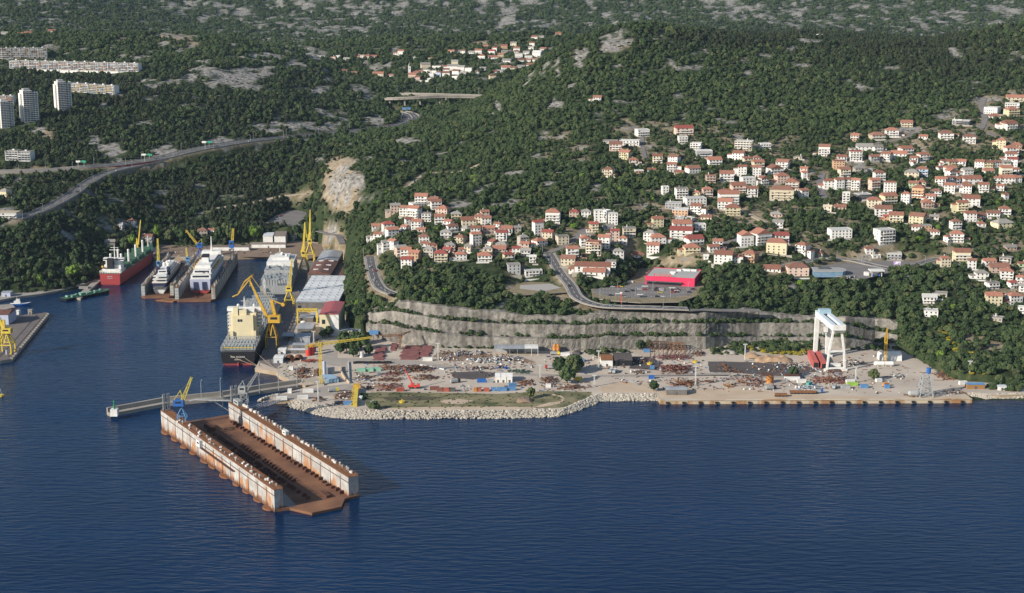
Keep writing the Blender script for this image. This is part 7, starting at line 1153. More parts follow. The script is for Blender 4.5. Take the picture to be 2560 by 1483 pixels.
def tower(label, u, v, vt, wpx, st=16):
    g = pg(u, v, 1850); s = FPX/(g.y*CP-(g.z-CH)*SP); hh = (v-vt)/s/.98; w_ = wpx/s/1.35; o = thing('tower_block', label, 'tower block', g+Vector((0, w_*.6, 0)), .52, None); bo = MB(); bo.bx(-w_*.5, w_*.1, -w_*.5, w_*.5, -10, hh).bx(w_*.1, w_*.5, -w_*.38, w_*.38, -10, hh-2); bo.bx(-w_*.62, -w_*.5, -w_*.1, w_*.4, -10, hh-4).build('wall', WALLS['w'][1], o)
    MB().bx(-w_*.4, 0, -w_*.3, w_*.3, hh, hh+2.6).build('roof_house', WALLS['s'][1], o); fh = (hh-1)/st; n = 0; many = MB()
    for f in range(st):
        z = .8+f*fh
        for c in range(3):
            x = -w_*.4+c*w_*.2
            q = MB() if n < 96 else many; q.bx(x-w_*.085, x+w_*.085, -w_*.5-.05, -w_*.5-.012, z+fh*.3, z+fh*.85, 0); q.bx(x-w_*.095, x+w_*.095, -w_*.5-.9, -w_*.5-.78, z, z+fh*.34, 1); q.bx(x-w_*.095, x+w_*.095, -w_*.5-.9, -w_*.5-.012, z-.14, z, 1); n += 1
            if q is not many: q.build('balcony', [M_GLASS, PANEL[0]], o)
        for c in range(2):
            x = w_*.2+c*w_*.18; q = MB() if n < 96 else many; q.bx(x-w_*.07, x+w_*.07, -w_*.38-.05, -w_*.38-.012, z+fh*.3, z+fh*.8, 0); n += 1
            if q is not many: q.build('window', [M_GLASS, PANEL[0]], o)
        for c in range(2):
            y = -w_*.3+c*w_*.22; many.bx(-w_*.5-.05, -w_*.5-.012, y-w_*.05, y+w_*.05, z+fh*.35, z+fh*.75, 0)
    tag(many.build('upper_windows', [M_GLASS, PANEL[0]], o), kind='stuff'); [CLEAR.append((g.x, g.y+w_*.6-dy_, w_*.6, w_*.6, 0)) for dy_ in (0, 16)]; return o
tower('white tower block cut by the left picture edge', 12, 322, 256, 44); tower('tallest white tower block, middle of the three', 70, 307, 230, 50); tower('white tower block in front of the yellow-finned slab', 155, 278, 208, 46)
for args, lab in (((14, 546, 58, 2, 'f', 's', 'c'), 'flat building with a tan roof at the start of the sloping road'), ((10, 497, 26, 3, 'h', 'y', 'n'), 'small yellow house in the wood at the left picture edge')): tag(house(*args, name='house', maxwin=8, y0=1500), lab, 'house')
rc_ = pg(1024, 190, 2450); ch = thing('church', 'small village church with slim white belfry and pointed spire', 'church', rc_); MB().bx(-2.2, 2.2, -2.2, 2.2, -4, 17).build('belfry', WALLS['w'][1], ch); sp2 = MB(); sp2.cyl((0, 0, 17), (0, 0, 25), 2.9, 4, 0, .1); sp2.build('spire', ROOFS['n'][1], ch); nv_ = MB(); nv_.bx(2.3, 17, -1, 8, -4, 6); nv_.build('nave', WALLS['c'][1], ch); r = MB(); r.add([(2.3, -1.4, 6), (17.3, -1.4, 6), (17.3, 8.4, 6), (2.3, 8.4, 6), (2.3, 3.5, 9), (17.3, 3.5, 9)], [(0, 1, 5, 4), (2, 3, 4, 5), (1, 2, 5), (3, 0, 4)]); r.build('roof', ROOFS['r'][1], ch); MB().bx(-.6, .6, -2.26, -2.18, 12, 14.5).build('belfry_opening', M_BLACK, ch); CLEAR.append((rc_.x+7, rc_.y+3, 12, 6, 0))
# ---------------------------------------------------------------- highway, bridges, lamps and signs
ribbon('highway', HW, 26, M_CON, .1, 0, 5.5); ribbon('highway', HW, 24, M_ASPH, .2, 0, .3)
for o_ in (-12.6, 12.6): ribbon('guard_wall', HW, .5, M_CON, 1.1, o_, 1.2)
ribbon('median_barrier', HW, .6, M_CON, 1.0, 0, .9)
for o_ in (-11.4, -.9, .9, 11.4): ribbon('road_marking', HW, .3, M_LINE, .25, o_, .06)
for o_ in (-6, 6): ribbon('road_marking', HW, .3, M_LINE, .25, o_, .06, 2)
ribbon('road', RAMP, 14.6, M_CON, .05, 0, 5)
for o_ in (-7, 7): ribbon('guard_wall', RAMP, .5, M_CON, 1.1, o_, 1.2)
rb = thing('road_bridge', 'road bridge with dark red steel girder at the merge of the two roads', 'bridge', (0, 0, 0)); m = MB(); seg = [p for p in HW if 205 < proj(p.x, p.y, p.z)[0] < 395]
for p, q in zip(seg[:-1], seg[1:]):
    d = (q-p).normalized(); nrm = Vector((d.y, -d.x, 0)); m.beam(p+nrm*13.3-Vector((0, 0, 1.3)), q+nrm*13.3-Vector((0, 0, 1.3)), .5, 2.6)
m.build('girder', mat('dark_red_girder', (.22, .02, .04), .6), rb); 
for u_ in (285, 358):
    p = min(HW, key=lambda q: abs(proj(q.x, q.y, q.z)[0]-u_)); MB().box((p.x+2, p.y-14, p.z-9), (3.2, 2.2, 14)).build('pier', M_CON, rb)
vd = thing('viaduct', 'double pale concrete motorway viaduct crossing the valley mouth', 'viaduct', (0, 0, 0))
d1 = [pY(u, v, Y) for u, v, Y in ((915, 232, 2560), (950, 233.5, 2540), (1040, 235, 2510), (1140, 237.5, 2490), (1240, 240.5, 2480), (1290, 242, 2475))]; d2 = [pY(u, v, Y) for u, v, Y in ((955, 247, 2450), (1000, 245.5, 2440), (1050, 243, 2440), (1120, 240.5, 2450), (1240, 243, 2450), (1290, 244, 2450))]
for D_ in (d1, d2):
    D_ = smooth_line(D_, 4); m = MB(); t = MB(); r = MB()
    for p, q in zip(D_[:-1], D_[1:]):
        m.beam(p-Vector((0, 0, 1.2)), q-Vector((0, 0, 1.2)), 13, 2.0); t.beam(p, q, 11.6, .3)
        for s_ in (-6.2, 6.2): r.beam(p+Vector((0, s_, .8)), q+Vector((0, s_, .8)), .4, 1.1)
    dk = m.build('deck', M_CON, vd); t.build('carriageway', M_ASPHL, dk); r.build('parapet', M_CON, dk)
    for k in range(2, len(D_)-2, 3): p = D_[k]; zg = float(H(p.x, p.y)); MB().box((p.x, p.y, (p.z-2+zg-4)/2), (2.6, 4.5, max(4, p.z-2-zg+4))).build('pier', M_CON, vd)
def along(L, step, off, fn, start=0):
    acc = start
    for p, q in zip(L[:-1], L[1:]):
        d = q-p; ln = d.length; d = d/ln
        while acc < ln: fn(p+d*acc+Vector((d.y, -d.x, 0))*off, math.atan2(d.y, d.x)); acc += step
        acc -= ln
along(HW, 62, 13, lambda p, a_: lamp(p, 10, a_+1.57, 'street lamp on the seaward side of the highway', 'lamps on the seaward side of the highway')); along(HW, 62, -13, lambda p, a_: lamp(p, 10, a_-1.57, 'street lamp on the hill side of the highway', 'lamps on the hill side of the highway'), 30); along(RAMP, 48, 7.6, lambda p, a_: lamp(p, 10, a_+1.57, 'street lamp on the sloping road below the highway', 'lamps on the sloping road')); along(smooth_line(d1, 4), 70, 6.6, lambda p, a_: lamp(p, 12, a_, 'tall lamp on the far valley viaduct', 'lamps on the valley viaduct'))
i_ = 0
for nm, (L, w_) in ROADS.items():
    if nm.strip() == 'road' and w_ in (9, 8) and i_ < 3: along(L, 34, w_/2+1.6, lambda p, a_: lamp(p, 8, a_+1.57, ('street lamp on the road down to the supermarket junction', 'street lamp on the road past the fuel station', 'street lamp on the curving bank road')[i_], ('lamps by the junction road', 'lamps by the fuel station road', 'lamps on the bank road')[i_])); i_ += 1
for k in range(6): lamp(pz(1500+k*44, 728 if k % 2 else 742, ZM), 8, 0, 'lamp post in the supermarket lot', 'lamps in the supermarket lot')
for lab, u, w_, h_, mm in (('green and white sign gantry over the left end of the bridge', 203, 12, 2.4, 'g'), ('green and white sign gantry above the merging lanes', 374, 13, 2.4, 'g'), ('green sign gantry on the middle stretch of highway', 524, 13, 2.6, 'g'), ('blue sign gantry at the tunnel-like bend of the highway', 1014, 13, 3.6, 'b')):
    p = min(HW, key=lambda q: abs(proj(q.x, q.y, q.z)[0]-u)+(0 if u < 900 else abs(proj(q.x, q.y, q.z)[1]-290))); o = thing('sign_gantry', lab, 'sign', p); MB().beam((0, 13, 0), (0, 13, 7.5), .5).beam((0, -13, 0), (0, -13, 7.5), .5).beam((0, -13, 7.5), (0, 13, 7.5), .5).build('frame', M_GREY, o); x0 = -w_/2
    MB().box((-w_*.27, -1, 7.6), (w_*.45, .3, h_)).build('panel', M_WHITE if mm == 'g' else M_LBLUE, o); MB().box((w_*.27, -1, 7.6), (w_*.5, .3, h_)).build('panel', mat('sign_green', (.05, .35, .22), .5) if mm == 'g' else M_LBLUE, o)
def onroad(L, frac, off): i = int(frac*(len(L)-1)); p = L[i]; d = (L[min(i+1, len(L)-1)]-L[max(i-1, 0)]).normalized(); return p+Vector((d.y, -d.x, 0))*off+Vector((0, 0, .22)), math.atan2(d.y, d.x)
for k, fr_, of, lab in (('w', .12, 4, 'white car on the upper road near the left edge'), ('k', .33, -4, 'dark car on the highway just past the red girder bridge'), ('w', .45, 5, 'white car on the middle stretch of highway'), ('s', .58, -4, 'silver car on the highway above the forest'), ('w', .86, 4, 'white car on the far bend of the highway'), ('r', .72, -5, 'red car on the highway before the far bend')): p, a_ = onroad(HW, fr_, of); car(k, p, a_, lab, None)
for k, fr_, lab in (('w', .75, 'white car near the top of the sloping road'), ('k', .4, 'dark car halfway down the sloping road')): p, a_ = onroad(RAMP, fr_, 3); car(k, p, a_, lab, None)
RL = [L for nm, (L, w_) in ROADS.items() if nm.strip() == 'road' and w_ == 9]
for L, k, fr_, of, lab in ((RL[1], 'w', .25, 2, 'white van-like car at the top of the curving bank road'), (RL[1], 'w', .55, 2, 'white car lower down the curving bank road'), (RL[1], 'r', .35, -2, 'red car climbing the curving bank road'), (RL[0], 'k', .4, 2, 'dark car on the road to the supermarket junction'), (RL[0], 's', .7, -2, 'silver car at the supermarket junction')): p, a_ = onroad(L, fr_, of); car(k, p, a_, lab, None)
for i, (u, v, k) in enumerate(((662, 551, 'w'), (676, 543, 'w'), (690, 548, 'w'), (699, 545, 'w'), (704, 539, 'r'), (695, 544, 'k'), (655, 557, 'w'), (708, 551, 's'))): car(k, pz(u, v, ZO+.05), .3, f"{CC[k][0]} car parked on the old car park above the basin", f"{CC[k][0]} cars on the old car park")
for i, (u, v, k) in enumerate(((2112, 697, 'r'), (2118, 696, 'w'), (2124, 695, 'w'), (2130, 694, 'k'), (2136, 693, 'w'))): car(k, pz(u, v, ZF+.05), 1.2, f"{CC[k][0]} car in the slanting row beside the showroom", f"{CC[k][0]} cars beside the showroom")
# litter of small pieces over the work areas of the yard
def piece(m_, d): b = MB(); b.box((0, 0, d[2]/2), d); return bpy.data.objects.new('piece', me_simple(b, m_))
def me_simple(b, m_): o = b.build('piece', m_); me = o.data; bpy.data.objects.remove(o); return me
DEB = [piece(M_RUSTD, (1.6, .4, .3)), piece(M_RUSTO, (.9, .9, .6)), piece(M_GREY, (1.2, .5, .5)), piece(M_WHITE, (.8, .7, .7)), piece(M_DGREY, (1.4, .8, .6)), piece(M_RUST, (3.4, .3, .3)), piece(M_LBLUE, (.8, .6, .6))]
LITTER = [([c4(900, 700), c4(2500, 770), c4(2500, 880), c4(1000, 900)], 420), ([c4(1850, 560), c5(400, 640), c5(400, 800), c4(1900, 740)], 420), ([c4(1000, 910), c5(1000, 900), c5(1000, 1000), c4(1000, 1010)], 420), ([c5(500, 620), c5(2200, 650), c5(2200, 820), c5(500, 820)], 420), ([c5(1000, 850), c5(2500, 850), c5(2500, 990), c5(1700, 990)], 260), ([c6(0, 560), c6(1000, 570), c6(1100, 800), c6(0, 820)], 520), ([c6(1000, 480), c6(1600, 520), c6(1950, 720), c6(1900, 860), c6(1000, 840)], 260), ([(690, 800), (790, 790), (800, 910), (690, 915)], 260), ([(740, 665), (775, 660), (745, 760), (725, 800), (705, 860)], 160), ([c4(300, 720), c4(600, 720), c4(560, 900), c4(350, 870)], 120), ([(410, 616), (700, 620), (700, 634), (410, 636)], 160)]
# ---------------------------------------------------------------- trees
def leaf_mat(name, stops, noise_s=0.6):
    m = bpy.data.materials.new(name); m.use_nodes = True; t = m.node_tree; N = t.nodes; Lk = t.links; p = N['Principled BSDF']; p.inputs['Roughness'].default_value = 0.75; p.inputs['Specular IOR Level'].default_value = 0.15
    oi = N.new('ShaderNodeObjectInfo'); r = N.new('ShaderNodeValToRGB'); e = r.color_ramp.elements
    while len(e) < len(stops): e.new(0.5)
    for k, (a, c) in enumerate(stops): e[k].position = a; e[k].color = (*c, 1)
    Lk.new(oi.outputs['Random'], r.inputs[0])
    tc = N.new('ShaderNodeTexCoord'); nz = N.new('ShaderNodeTexNoise'); nz.inputs['Scale'].default_value = noise_s*6; nz.inputs['Detail'].default_value = 3; Lk.new(tc.outputs['Object'], nz.inputs[0])
    mx = N.new('ShaderNodeMix'); mx.data_type = 'RGBA'; mx.blend_type = 'MULTIPLY'; mx.inputs[0].default_value = 1; r2 = N.new('ShaderNodeValToRGB')
    r2.color_ramp.elements[0].color = (0.72, 0.72, 0.7, 1); r2.color_ramp.elements[1].color = (1.2, 1.18, 1.1, 1); r2.color_ramp.elements[0].position = 0.3; r2.color_ramp.elements[1].position = 0.7
    Lk.new(nz.outputs[0], r2.inputs[0]); Lk.new(r.outputs[0], mx.inputs[6]); Lk.new(r2.outputs[0], mx.inputs[7]); Lk.new(mx.outputs[2], p.inputs['Base Color']); return m
M_LEAF = leaf_mat('broadleaf_foliage', [(0.0, (0.025, 0.042, 0.018)), (0.35, (0.037, 0.062, 0.025)), (0.7, (0.050, 0.078, 0.031)), (1.0, (0.078, 0.094, 0.040))])
M_PINE = leaf_mat('pine_foliage', [(0.0, (0.020, 0.030, 0.017)), (0.6, (0.031, 0.043, 0.023)), (1.0, (0.050, 0.058, 0.030))])
M_FRESH = leaf_mat('fresh_foliage', [(0.0, (0.075, 0.14, 0.02)), (1.0, (0.11, 0.17, 0.03))])
M_SHADELEAF = leaf_mat('shade_toned_foliage', [(0.0, (0.012, 0.020, 0.012)), (0.5, (0.020, 0.032, 0.018)), (0.85, (0.032, 0.044, 0.022)), (1.0, (0.05, 0.055, 0.026))])  # leaf colour darkened to stand for shade on the left hill
M_BROOM = leaf_mat('broom_flowers', [(0.0, (0.24, 0.20, 0.02)), (0.5, (0.10, 0.11, 0.025)), (1.0, (0.34, 0.26, 0.02))])
M_BARK = mat('bark', (0.12, 0.09, 0.065), 0.95, (0.06, 0.045, 0.035), 1.5)
def ico():
    b = __import__('bmesh').new(); __import__('bmesh').ops.create_icosphere(b, subdivisions=1, radius=1); v = np.array([list(x.co) for x in b.verts]); f = [[w.index for w in q.verts] for q in b.faces]; b.free(); return v, f
IV, IF = ico()
def crown(seed, kind):
    r = np.random.default_rng(seed); b = MB()
    if kind == 'broad': L = [(0, 0, .62, .55)]+[(.58*math.cos(a), .58*math.sin(a), .5+.35*r.random(), .30+.16*r.random()) for a in (np.arange(7)*6.283/7+r.random(7)*.5)]+[(.3*math.cos(a), .3*math.sin(a), .95+.2*r.random(), .3+.12*r.random()) for a in (np.arange(4)*1.57+r.random(4))]
    elif kind == 'pine': L = [(.16*r.standard_normal(), .16*r.standard_normal(), .4+.2*k, .66*(1-(k/7.5)**1.7)) for k in range(6)]
    elif kind == 'cypress': L = [(0, 0, .3+.3*k, .26*(1-abs(k-2.2)/6)) for k in range(8)]
    else: L = [(.55*math.cos(a), .55*math.sin(a), .25+.2*r.random(), .32+.2*r.random()) for a in (np.arange(6)*1.047+r.random(6)*.6)]+[(0, 0, .45, .5)]
    for x, y, z, q in L:
        v = IV*(1+0.45*(r.random((len(IV), 1))-0.5)); sc = np.array([q, q, q*(0.8 if kind != 'pine' else 0.55)]); b.add(v*sc+np.array([x, y, z]), IF)
    nl = 90 if kind != 'shrub' else 60; tot = sum(q*q for *_, q in L)
    for k in range(nl):
        x, y, z, q = L[r.choice(len(L), p=[l[3]**2/tot for l in L])]; d = r.standard_normal(3); d /= np.linalg.norm(d); d[2] = abs(d[2])*0.8 if r.random() < .75 else d[2]
        c = np.array([x, y, z])+d*q*np.array([1, 1, .8])*(0.95+.3*r.random()); s_ = 0.07+.08*r.random(); a = r.standard_normal(3); a /= np.linalg.norm(a); e = np.cross(a, d+.01); e /= np.linalg.norm(e)+1e-9
        b.add([c-a*s_-e*s_*.6, c+a*s_-e*s_*.6, c+a*s_*.6+e*s_, c-a*s_*.6+e*s_], [(0, 1, 2, 3)])
    return b
def trunk(b, kind, m=1):
    h = .55 if kind != 'cypress' else .3
    b.cyl((0, 0, -.35), (0, 0, h), .075, 6, m, .05)
    if kind == 'broad':
        for a in (0.4, 2.3, 4.4): b.cyl((0, 0, h*.6), (.4*math.cos(a), .4*math.sin(a), .75), .045, 5, m, .02)
    return b
def me_of(b, name, mats):
    o = b.build(name, mats); me = o.data; bpy.data.objects.remove(o); return me
PROTO = []
for kind, seeds, ml in (('broad', (1, 2, 3, 4, 5), M_LEAF), ('pine', (11, 12), M_PINE), ('shrub', (21, 22), M_LEAF), ('cypress', (31,), M_PINE), ('broad', (41,), M_FRESH), ('shrub', (51,), M_BROOM), ('broad', (61, 62), M_SHADELEAF)):
    for s_ in seeds:
        cr = crown(s_, kind); cm = me_of(cr, kind+'_crown', ml); tk = trunk(MB(), kind, 0); tm = me_of(tk, kind+'_trunk', M_BARK)
        full = crown(s_, kind)
        if kind != 'shrub': trunk(full, kind, 1)
        fo = bpy.data.objects.new('tree_shape', me_of(full, kind+'_tree', [ml, M_BARK])); PROTO.append((kind, cm, tm, fo))
BROAD, PINE, SHRUB, CYP, FRESH, BROOM = [0, 1, 2, 3, 4], [5, 6], [7, 8], [9], [10], [11]
def scatter_object(name, P, sc, kd, rot, label, cat='trees', protos=None):
    """one mesh of points, each carrying a plant (stuff: nobody could count it)"""
    protos = protos or [q[3] for q in PROTO]
    me = bpy.data.meshes.new(name); me.vertices.add(len(P)); me.vertices.foreach_set('co', np.asarray(P, np.float32).ravel())
    for nm, ty, arr, key in (('scl', 'FLOAT_VECTOR', np.asarray(sc, np.float32).ravel(), 'vector'), ('kind', 'INT', np.asarray(kd, np.int32), 'value'), ('rot', 'FLOAT', np.asarray(rot, np.float32), 'value')):
        a = me.attributes.new(nm, ty, 'POINT'); a.data.foreach_set(key, arr)
    o = link(name, me); tag(o, label, cat, kind='stuff')
    g = bpy.data.node_groups.new(name, 'GeometryNodeTree'); g.interface.new_socket('Geometry', in_out='INPUT', socket_type='NodeSocketGeometry'); g.interface.new_socket('Geometry', in_out='OUTPUT', socket_type='NodeSocketGeometry')
    N = g.nodes; Lk = g.links; i = N.new('NodeGroupInput'); out = N.new('NodeGroupOutput'); ip = N.new('GeometryNodeInstanceOnPoints'); j = N.new('GeometryNodeJoinGeometry')
    for q in reversed(protos):
        oi = N.new('GeometryNodeObjectInfo'); oi.inputs['Object'].default_value = q; oi.inputs['As Instance'].default_value = True; Lk.new(oi.outputs['Geometry'], j.inputs[0])
    def na(n, t): x = N.new('GeometryNodeInputNamedAttribute'); x.data_type = t; x.inputs[0].default_value = n; return x.outputs['Attribute']
    ip.inputs['Pick Instance'].default_value = True; cx = N.new('ShaderNodeCombineXYZ'); Lk.new(na('rot', 'FLOAT'), cx.inputs[2])
    er = N.new('FunctionNodeEulerToRotation'); Lk.new(cx.outputs[0], er.inputs[0])
    Lk.new(i.outputs[0], ip.inputs['Points']); Lk.new(j.outputs[0], ip.inputs['Instance']); Lk.new(na('kind', 'INT'), ip.inputs['Instance Index']); Lk.new(na('scl', 'FLOAT_VECTOR'), ip.inputs['Scale']); Lk.new(er.outputs[0], ip.inputs['Rotation']); Lk.new(ip.outputs[0], out.inputs[0])
    md = o.modifiers.new('plants', 'NODES'); md.node_group = g; return o
# candidate spots
Ps = []
for y0, y1, d in ((1110, 1500, 4.3), (1500, 2000, 4.5), (2000, 2600, 4.9), (2600, 3300, 5.8), (3300, 4800, 7.2)):
    n_ = int(0.96*(y1*y1-y0*y0)/2/(d*d)); yy = np.sqrt(rng.random(n_)*(y1*y1-y0*y0)+y0*y0); Ps.append(np.stack([yy*(rng.random(n_)*0.96-0.48), yy, np.full(n_, d)], 1))
T = np.concatenate(Ps); x, y, dd = T.T; z = H(x, y); u, v = proj(x, y, z)
def gridval(G, x, y):
    s = np.clip((x/y-GS[0])/(GS[1]-GS[0]), 0, 458).round().astype(int); l = np.clip((np.log(y)-GL[0])/(GL[1]-GL[0]), 0, 658).round().astype(int); return G[l, s]
keep = (z > 1.2) & (u > -520) & (u < 3080) & (v > -90)
RKD = RK.copy(); [np.maximum(RKD[:-k_], RK[k_:], out=RKD[:-k_]) for k_ in (1, 2, 3)]
rk = gridval(RKD, x, y); sl = gridval(SL, x, y); rr = rng.random(len(x)); town = inpoly(u, v, TOWN_A)
keep &= rr > rk*.84
keep &= (rr > sl*np.where(town, .5, .9))
keep &= ~(town & (rng.random(len(x)) < 0.04))
keep &= ~inpoly(x, y, YW); keep &= ~inpoly(x, y, qpoly)
for W_ in PADS.values(): keep &= ~inpoly(x, y, W_)
for L, w_ in ROADS.values():
    xs = [p.x for p in L]; ys = [p.y for p in L]; m = (x > min(xs)-25) & (x < max(xs)+25) & (y > min(ys)-25) & (y < max(ys)+25)
    d, _ = segdist(x[m], y[m], [(p.x, p.y) for p in L]); dy = 4.0; k = keep[m]; k &= d > w_/2+2.2; keep[m] = k
for L, w_ in ((HW, 27), (RAMP, 16), ([p for n_k, (L_, w_k) in ROADS.items() if n_k.strip() == 'road' and w_k == 9 for p in L_], 9)):
    for sh in (10, 20):
        if w_ == 9 and sh == 20: continue
        d, _ = segdist(x, y, [(p.x, p.y-sh*(1 if w_ > 9 else .6)) for p in L]); keep &= d > w_/2+(1 if sh == 10 else -3)
for P in CLEARPX: keep &= ~inpoly(u, v, P)
for cx, cy, ax, ay, rz in CLEAR:      # footprints of buildings, with a strip kept open on the seaward side
    m = (abs(x-cx) < 40) & (abs(y-cy) < 45); lx = x[m]-cx; ly = y[m]-cy
    k = keep[m]; k &= ~((abs(lx) < ax+2.0) & (ly < ay+2.5) & (ly > -ay-6.5)); keep[m] = k
rk = rk[keep]; T = T[keep]; x, y, dd, z, u, v, town = x[keep], y[keep], dd[keep], z[keep], u[keep], v[keep], town[keep]
n_ = len(x); r1, r2, r3 = rng.random(n_), rng.random(n_), rng.random(n_)
pine_z = np.exp(-(((u-2350)/330)**2+((v-150)/75)**2))*.9+np.exp(-(((u-1900)/400)**2+((v-100)/28)**2))*0.9+np.exp(-(((u-300)/200)**2+((v-235)/40)**2))*0.5+np.exp(-(((u-560)/180)**2+((v-500)/60)**2))*0.6+np.where(u < 820, .34, 0)*(v > 180)+0.06  # extra dark pines on the left deepen the hill's shade by colour
pn = fbm(x/70, y/70, 3, 77)
kind = np.where(r1 < pine_z*(0.4+1.2*pn), 5+(r2*2).astype(int), (r2*5).astype(int))
kind = np.where((u < 850) & (v > 165) & (kind < 5) & (r2 < .75), 12+(r1*20).astype(int) % 2, kind)  # left hill crowns mostly get the leaves with shade in their colour
kind = np.where((r3 < 0.16) | (rk > .35), 7+(r2*2).astype(int), kind)
kind = np.where((r3 > 0.985) & (y < 1900), 9, kind); kind = np.where((r3 > 0.972) & (r3 < 0.98) & (y < 1800), 10, kind)
kind = np.where((kind == 10) & (u < 850), 1, kind)
base = np.where(y < 2600, dd*.66, np.minimum(dd, 6.3)*.62)*(0.55+0.85*r2*r2+0.2*r3); base = np.where(town, base*0.82, base); base *= (0.8+0.5*fbm(x/50, y/50, 3, 88))*np.where(y > 1480, .84, .95)*np.where(rk > .35, .62, 1)
hh = base*np.where((kind == 5) | (kind == 6), 1.25, np.where((kind == 7) | (kind == 8), 0.75, 1.05+0.35*r1)); base = np.where(kind == 9, base*0.9, base); hh = np.where(kind == 9, base*1.2, hh)
scl = np.stack([base*(0.9+.2*r1), base*(0.9+.2*r3), hh], 1); rot = rng.random(n_)*6.283
pos = np.stack([x, y, z-0.05*hh], 1)
score = (base*hh)/y**2; score = np.where((v > 1483) | (u < 5) | (u > 2555) | (kind == 7) | (kind == 8) | (rk > .35), 0, score); score = np.where(y < 1400, score, score*0.2)
order = np.argsort(-score); NI = 285; ind = order[:NI]; rest = order[NI:]
REG = [((2230, 730, 2560, 960), 'green broadleaf tree on the slope at the right end of the yard', 'trees on the slope east of the yard'),
       ((1720, 640, 2240, 790), 'green broadleaf tree above the right half of the quarry wall', 'trees above the right half of the quarry'),
       ((1100, 640, 1720, 800), 'green broadleaf tree between quarry top and supermarket road', 'trees beside the supermarket road'),
       ((820, 560, 1100, 860), 'green broadleaf tree on the bank behind the workshop halls', 'trees on the bank behind the workshops'),
       ((0, 540, 420, 740), 'shaded green broadleaf tree behind the left basin shore', 'trees behind the left shore')]
for i in ind:
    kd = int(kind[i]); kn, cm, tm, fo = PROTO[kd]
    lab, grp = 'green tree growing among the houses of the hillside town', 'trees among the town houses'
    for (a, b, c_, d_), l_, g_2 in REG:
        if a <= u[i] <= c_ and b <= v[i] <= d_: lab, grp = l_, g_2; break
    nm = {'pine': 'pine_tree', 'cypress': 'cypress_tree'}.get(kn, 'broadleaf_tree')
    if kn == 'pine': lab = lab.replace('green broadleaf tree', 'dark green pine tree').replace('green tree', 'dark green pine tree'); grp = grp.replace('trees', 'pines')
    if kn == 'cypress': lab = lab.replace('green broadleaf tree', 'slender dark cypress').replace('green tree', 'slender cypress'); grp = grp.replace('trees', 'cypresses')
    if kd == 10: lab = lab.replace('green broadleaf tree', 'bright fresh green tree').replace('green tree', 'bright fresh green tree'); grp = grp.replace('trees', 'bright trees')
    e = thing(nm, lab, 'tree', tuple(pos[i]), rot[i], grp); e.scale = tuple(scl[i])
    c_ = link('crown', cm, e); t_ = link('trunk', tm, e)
for (u_, v_, r_, h_, wh_) in YTREES:
    lab = {'yard grove': 'broadleaf tree of the small grove right of the yellow tower crane', 'tall building': 'broadleaf tree at the foot of the tall red-roofed building', 'big': 'large broadleaf tree of the clump in the middle of the yard', 'quarry foot': 'broadleaf tree beside the hall skeleton at the quarry foot', 'light mast': 'low bushy tree behind the rusty shed', 'quay corner': 'single bushy tree at the sandy slipway beside the quay corner', 'shore grass': 'single green tree over the brown soil heap in the shore grass', 'shore bushes': 'dense low bush on the shore left of the grass'}.get(wh_, wh_)
    kd = random.randrange(5); kn, cm, tm, fo = PROTO[kd]; e = thing('broadleaf_tree', lab, 'tree', pz(u_, v_, 3), random.random()*6, lab); e.scale = (r_, r_, h_); link('crown', cm, e); link('trunk', tm, e)
for (u_, v_, r_, h_, fr_) in FTREES:
    kd = 10 if fr_ else random.randrange(5); kn, cm, tm, fo = PROTO[kd]; p = pg(u_, v_, 1250); p.z = max(p.z, 2.2); e = thing('broadleaf_tree', 'bright yellow-green tree standing at the edge of the basin' if fr_ else 'tall green tree in the row round the inner end of the basin', 'tree', p, random.random()*6, 'bright trees at the basin' if fr_ else 'trees round the basin end'); e.scale = (r_, r_, h_); link('crown', cm, e); link('trunk', tm, e)
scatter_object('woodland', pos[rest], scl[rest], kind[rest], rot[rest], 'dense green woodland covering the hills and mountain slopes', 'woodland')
DP = []; 
for P, n in LITTER:
    W_ = pz3(P, 3.05); xs = [p.x for p in W_]; ys = [p.y for p in W_]; k = 0
    while k < n:
        a, b = random.uniform(min(xs), max(xs)), random.uniform(min(ys), max(ys))
        if inpoly(np.array([a]), np.array([b]), W_)[0] and fbm(np.array([a/14]), np.array([b/14]), 3, 5)[0] > .42: DP.append((a, b, 3.08))
        k += 1
scatter_object('debris', DP, [(random.uniform(.6, 1.5),)*3 for _ in DP], [random.choice((0, 0, 1, 2, 3, 4, 5, 5, 6)) for _ in DP], [random.random()*6.28 for _ in DP], 'loose steel offcuts and litter strewn over the yard', 'debris', DEB)
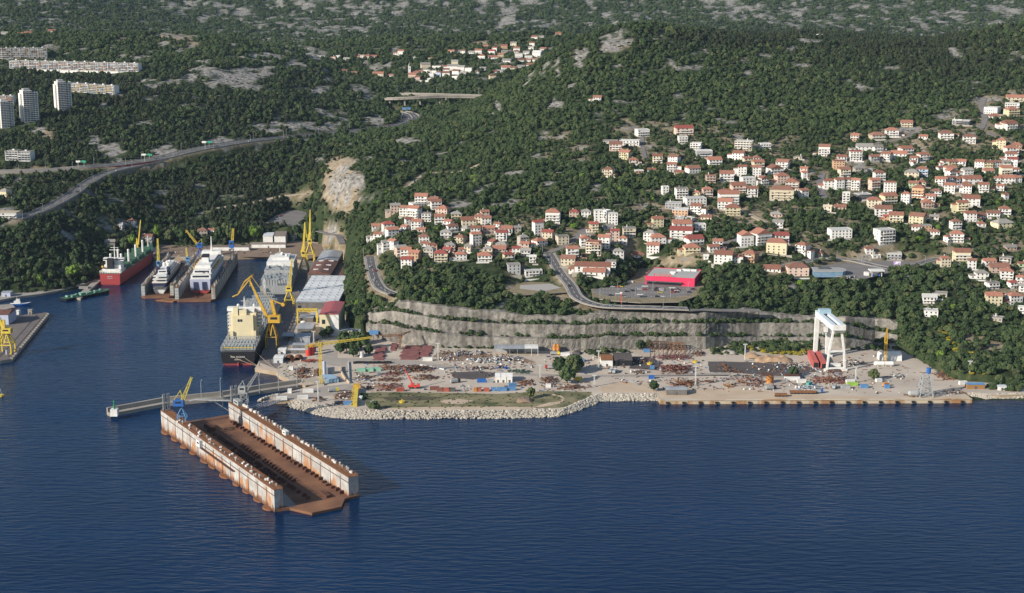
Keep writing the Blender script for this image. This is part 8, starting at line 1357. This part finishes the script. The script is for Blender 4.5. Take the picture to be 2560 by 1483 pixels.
# bench shrubs on the quarry, broom and scrub about the yard
QPOS = []; SS = []; SK = []
for k, (ka, dens) in enumerate(((2, 420), (4, 620), (6, 320))):
    for _ in range(dens):
        t = random.random(); i = int(t*(len(QP)-1)); a, b = QP[i][ka-1 if False else ka], QP[i][ka]
        if fbm(np.array([i/18.0]), np.array([k*5.0]), 3, 15)[0] < 0.44 and random.random() < .75: continue
        s_ = random.uniform(0.8, 2.6); QPOS.append((b.x, b.y-random.uniform(0.6, 5.5), b.z-.1)); SS.append((s_, s_, s_*random.uniform(.9, 1.4))); SK.append(random.choice(SHRUB+[0, 1]))
def scrub(P, n, kinds, smin, smax, z=3.0):
    W_ = pz3(P, z); xs = [p.x for p in W_]; ys = [p.y for p in W_]; c = 0
    while c < n:
        a, b = random.uniform(min(xs), max(xs)), random.uniform(min(ys), max(ys))
        if inpoly(np.array([a]), np.array([b]), W_)[0]:
            s_ = random.uniform(smin, smax); QPOS.append((a, b, z if z < 5 else float(H(a, b)))); SS.append((s_, s_, s_*random.uniform(.7, 1.2))); SK.append(random.choice(kinds)); c += 1
for args in SCRUB: scrub(*args)
scatter_object('shrubs', QPOS, SS, SK, [random.random()*6.28 for _ in QPOS], 'green and yellow scrub on the quarry benches and yard edges', 'shrubs')
# ---------------------------------------------------------------- rock armour along the shore
M_BOUL = mat('armour_stone', (0.50, 0.455, 0.39), 0.95, (0.30, 0.27, 0.22), 0.5, 0.8)
bp_ = []
for s_ in range(3):
    r = np.random.default_rng(s_); b = MB(); v_ = IV*(1+.55*(r.random((len(IV), 1))-.5))*np.array([1, .8, .65]); b.add(v_, IF); bp_.append(bpy.data.objects.new('stone_shape', me_of(b, 'armour_stone', M_BOUL)))
BP = []; BS = []
for TOPL, BOTL, zt, n_, smax in ARMOUR:
    for _ in range(n_):
        t = random.random()*(len(TOPL)-1); i = int(t); f = t-i; a = pz(*TOPL[i], zt).lerp(pz(*TOPL[i+1], zt), f); b = pz(*BOTL[i], 0).lerp(pz(*BOTL[i+1], 0), f)
        g = random.random(); p = a.lerp(b, g); BP.append((p.x+random.uniform(-.5, .5), p.y, zt*(1-g)+random.uniform(-.3, .5))); s_ = random.uniform(.5, smax); BS.append((s_, s_*random.uniform(.7, 1.1), s_*random.uniform(.7, 1)))
scatter_object('rock_armour', BP, BS, [random.randrange(3) for _ in BP], [random.random()*6.28 for _ in BP], 'pale boulders heaped along the shore as rock armour', 'rocks', bp_)
M_SLOPE = mat('armour_slope', (0.36, 0.32, 0.27), 0.95, (0.12, 0.1, 0.085), 0.8, 0.9, bump=0.4)
for TOPL, BOTL, zt, n_, smax in ARMOUR:
    a = [pz(*p, zt) for p in TOPL]; b = [pz(*p, 0)+Vector((0, 0, -0.6)) for p in BOTL]; q = MB()
    for i in range(len(a)-1): q.add([b[i], b[i+1], a[i+1], a[i]], [(0, 1, 2, 3)])
    struct(q.build('shore', M_SLOPE))
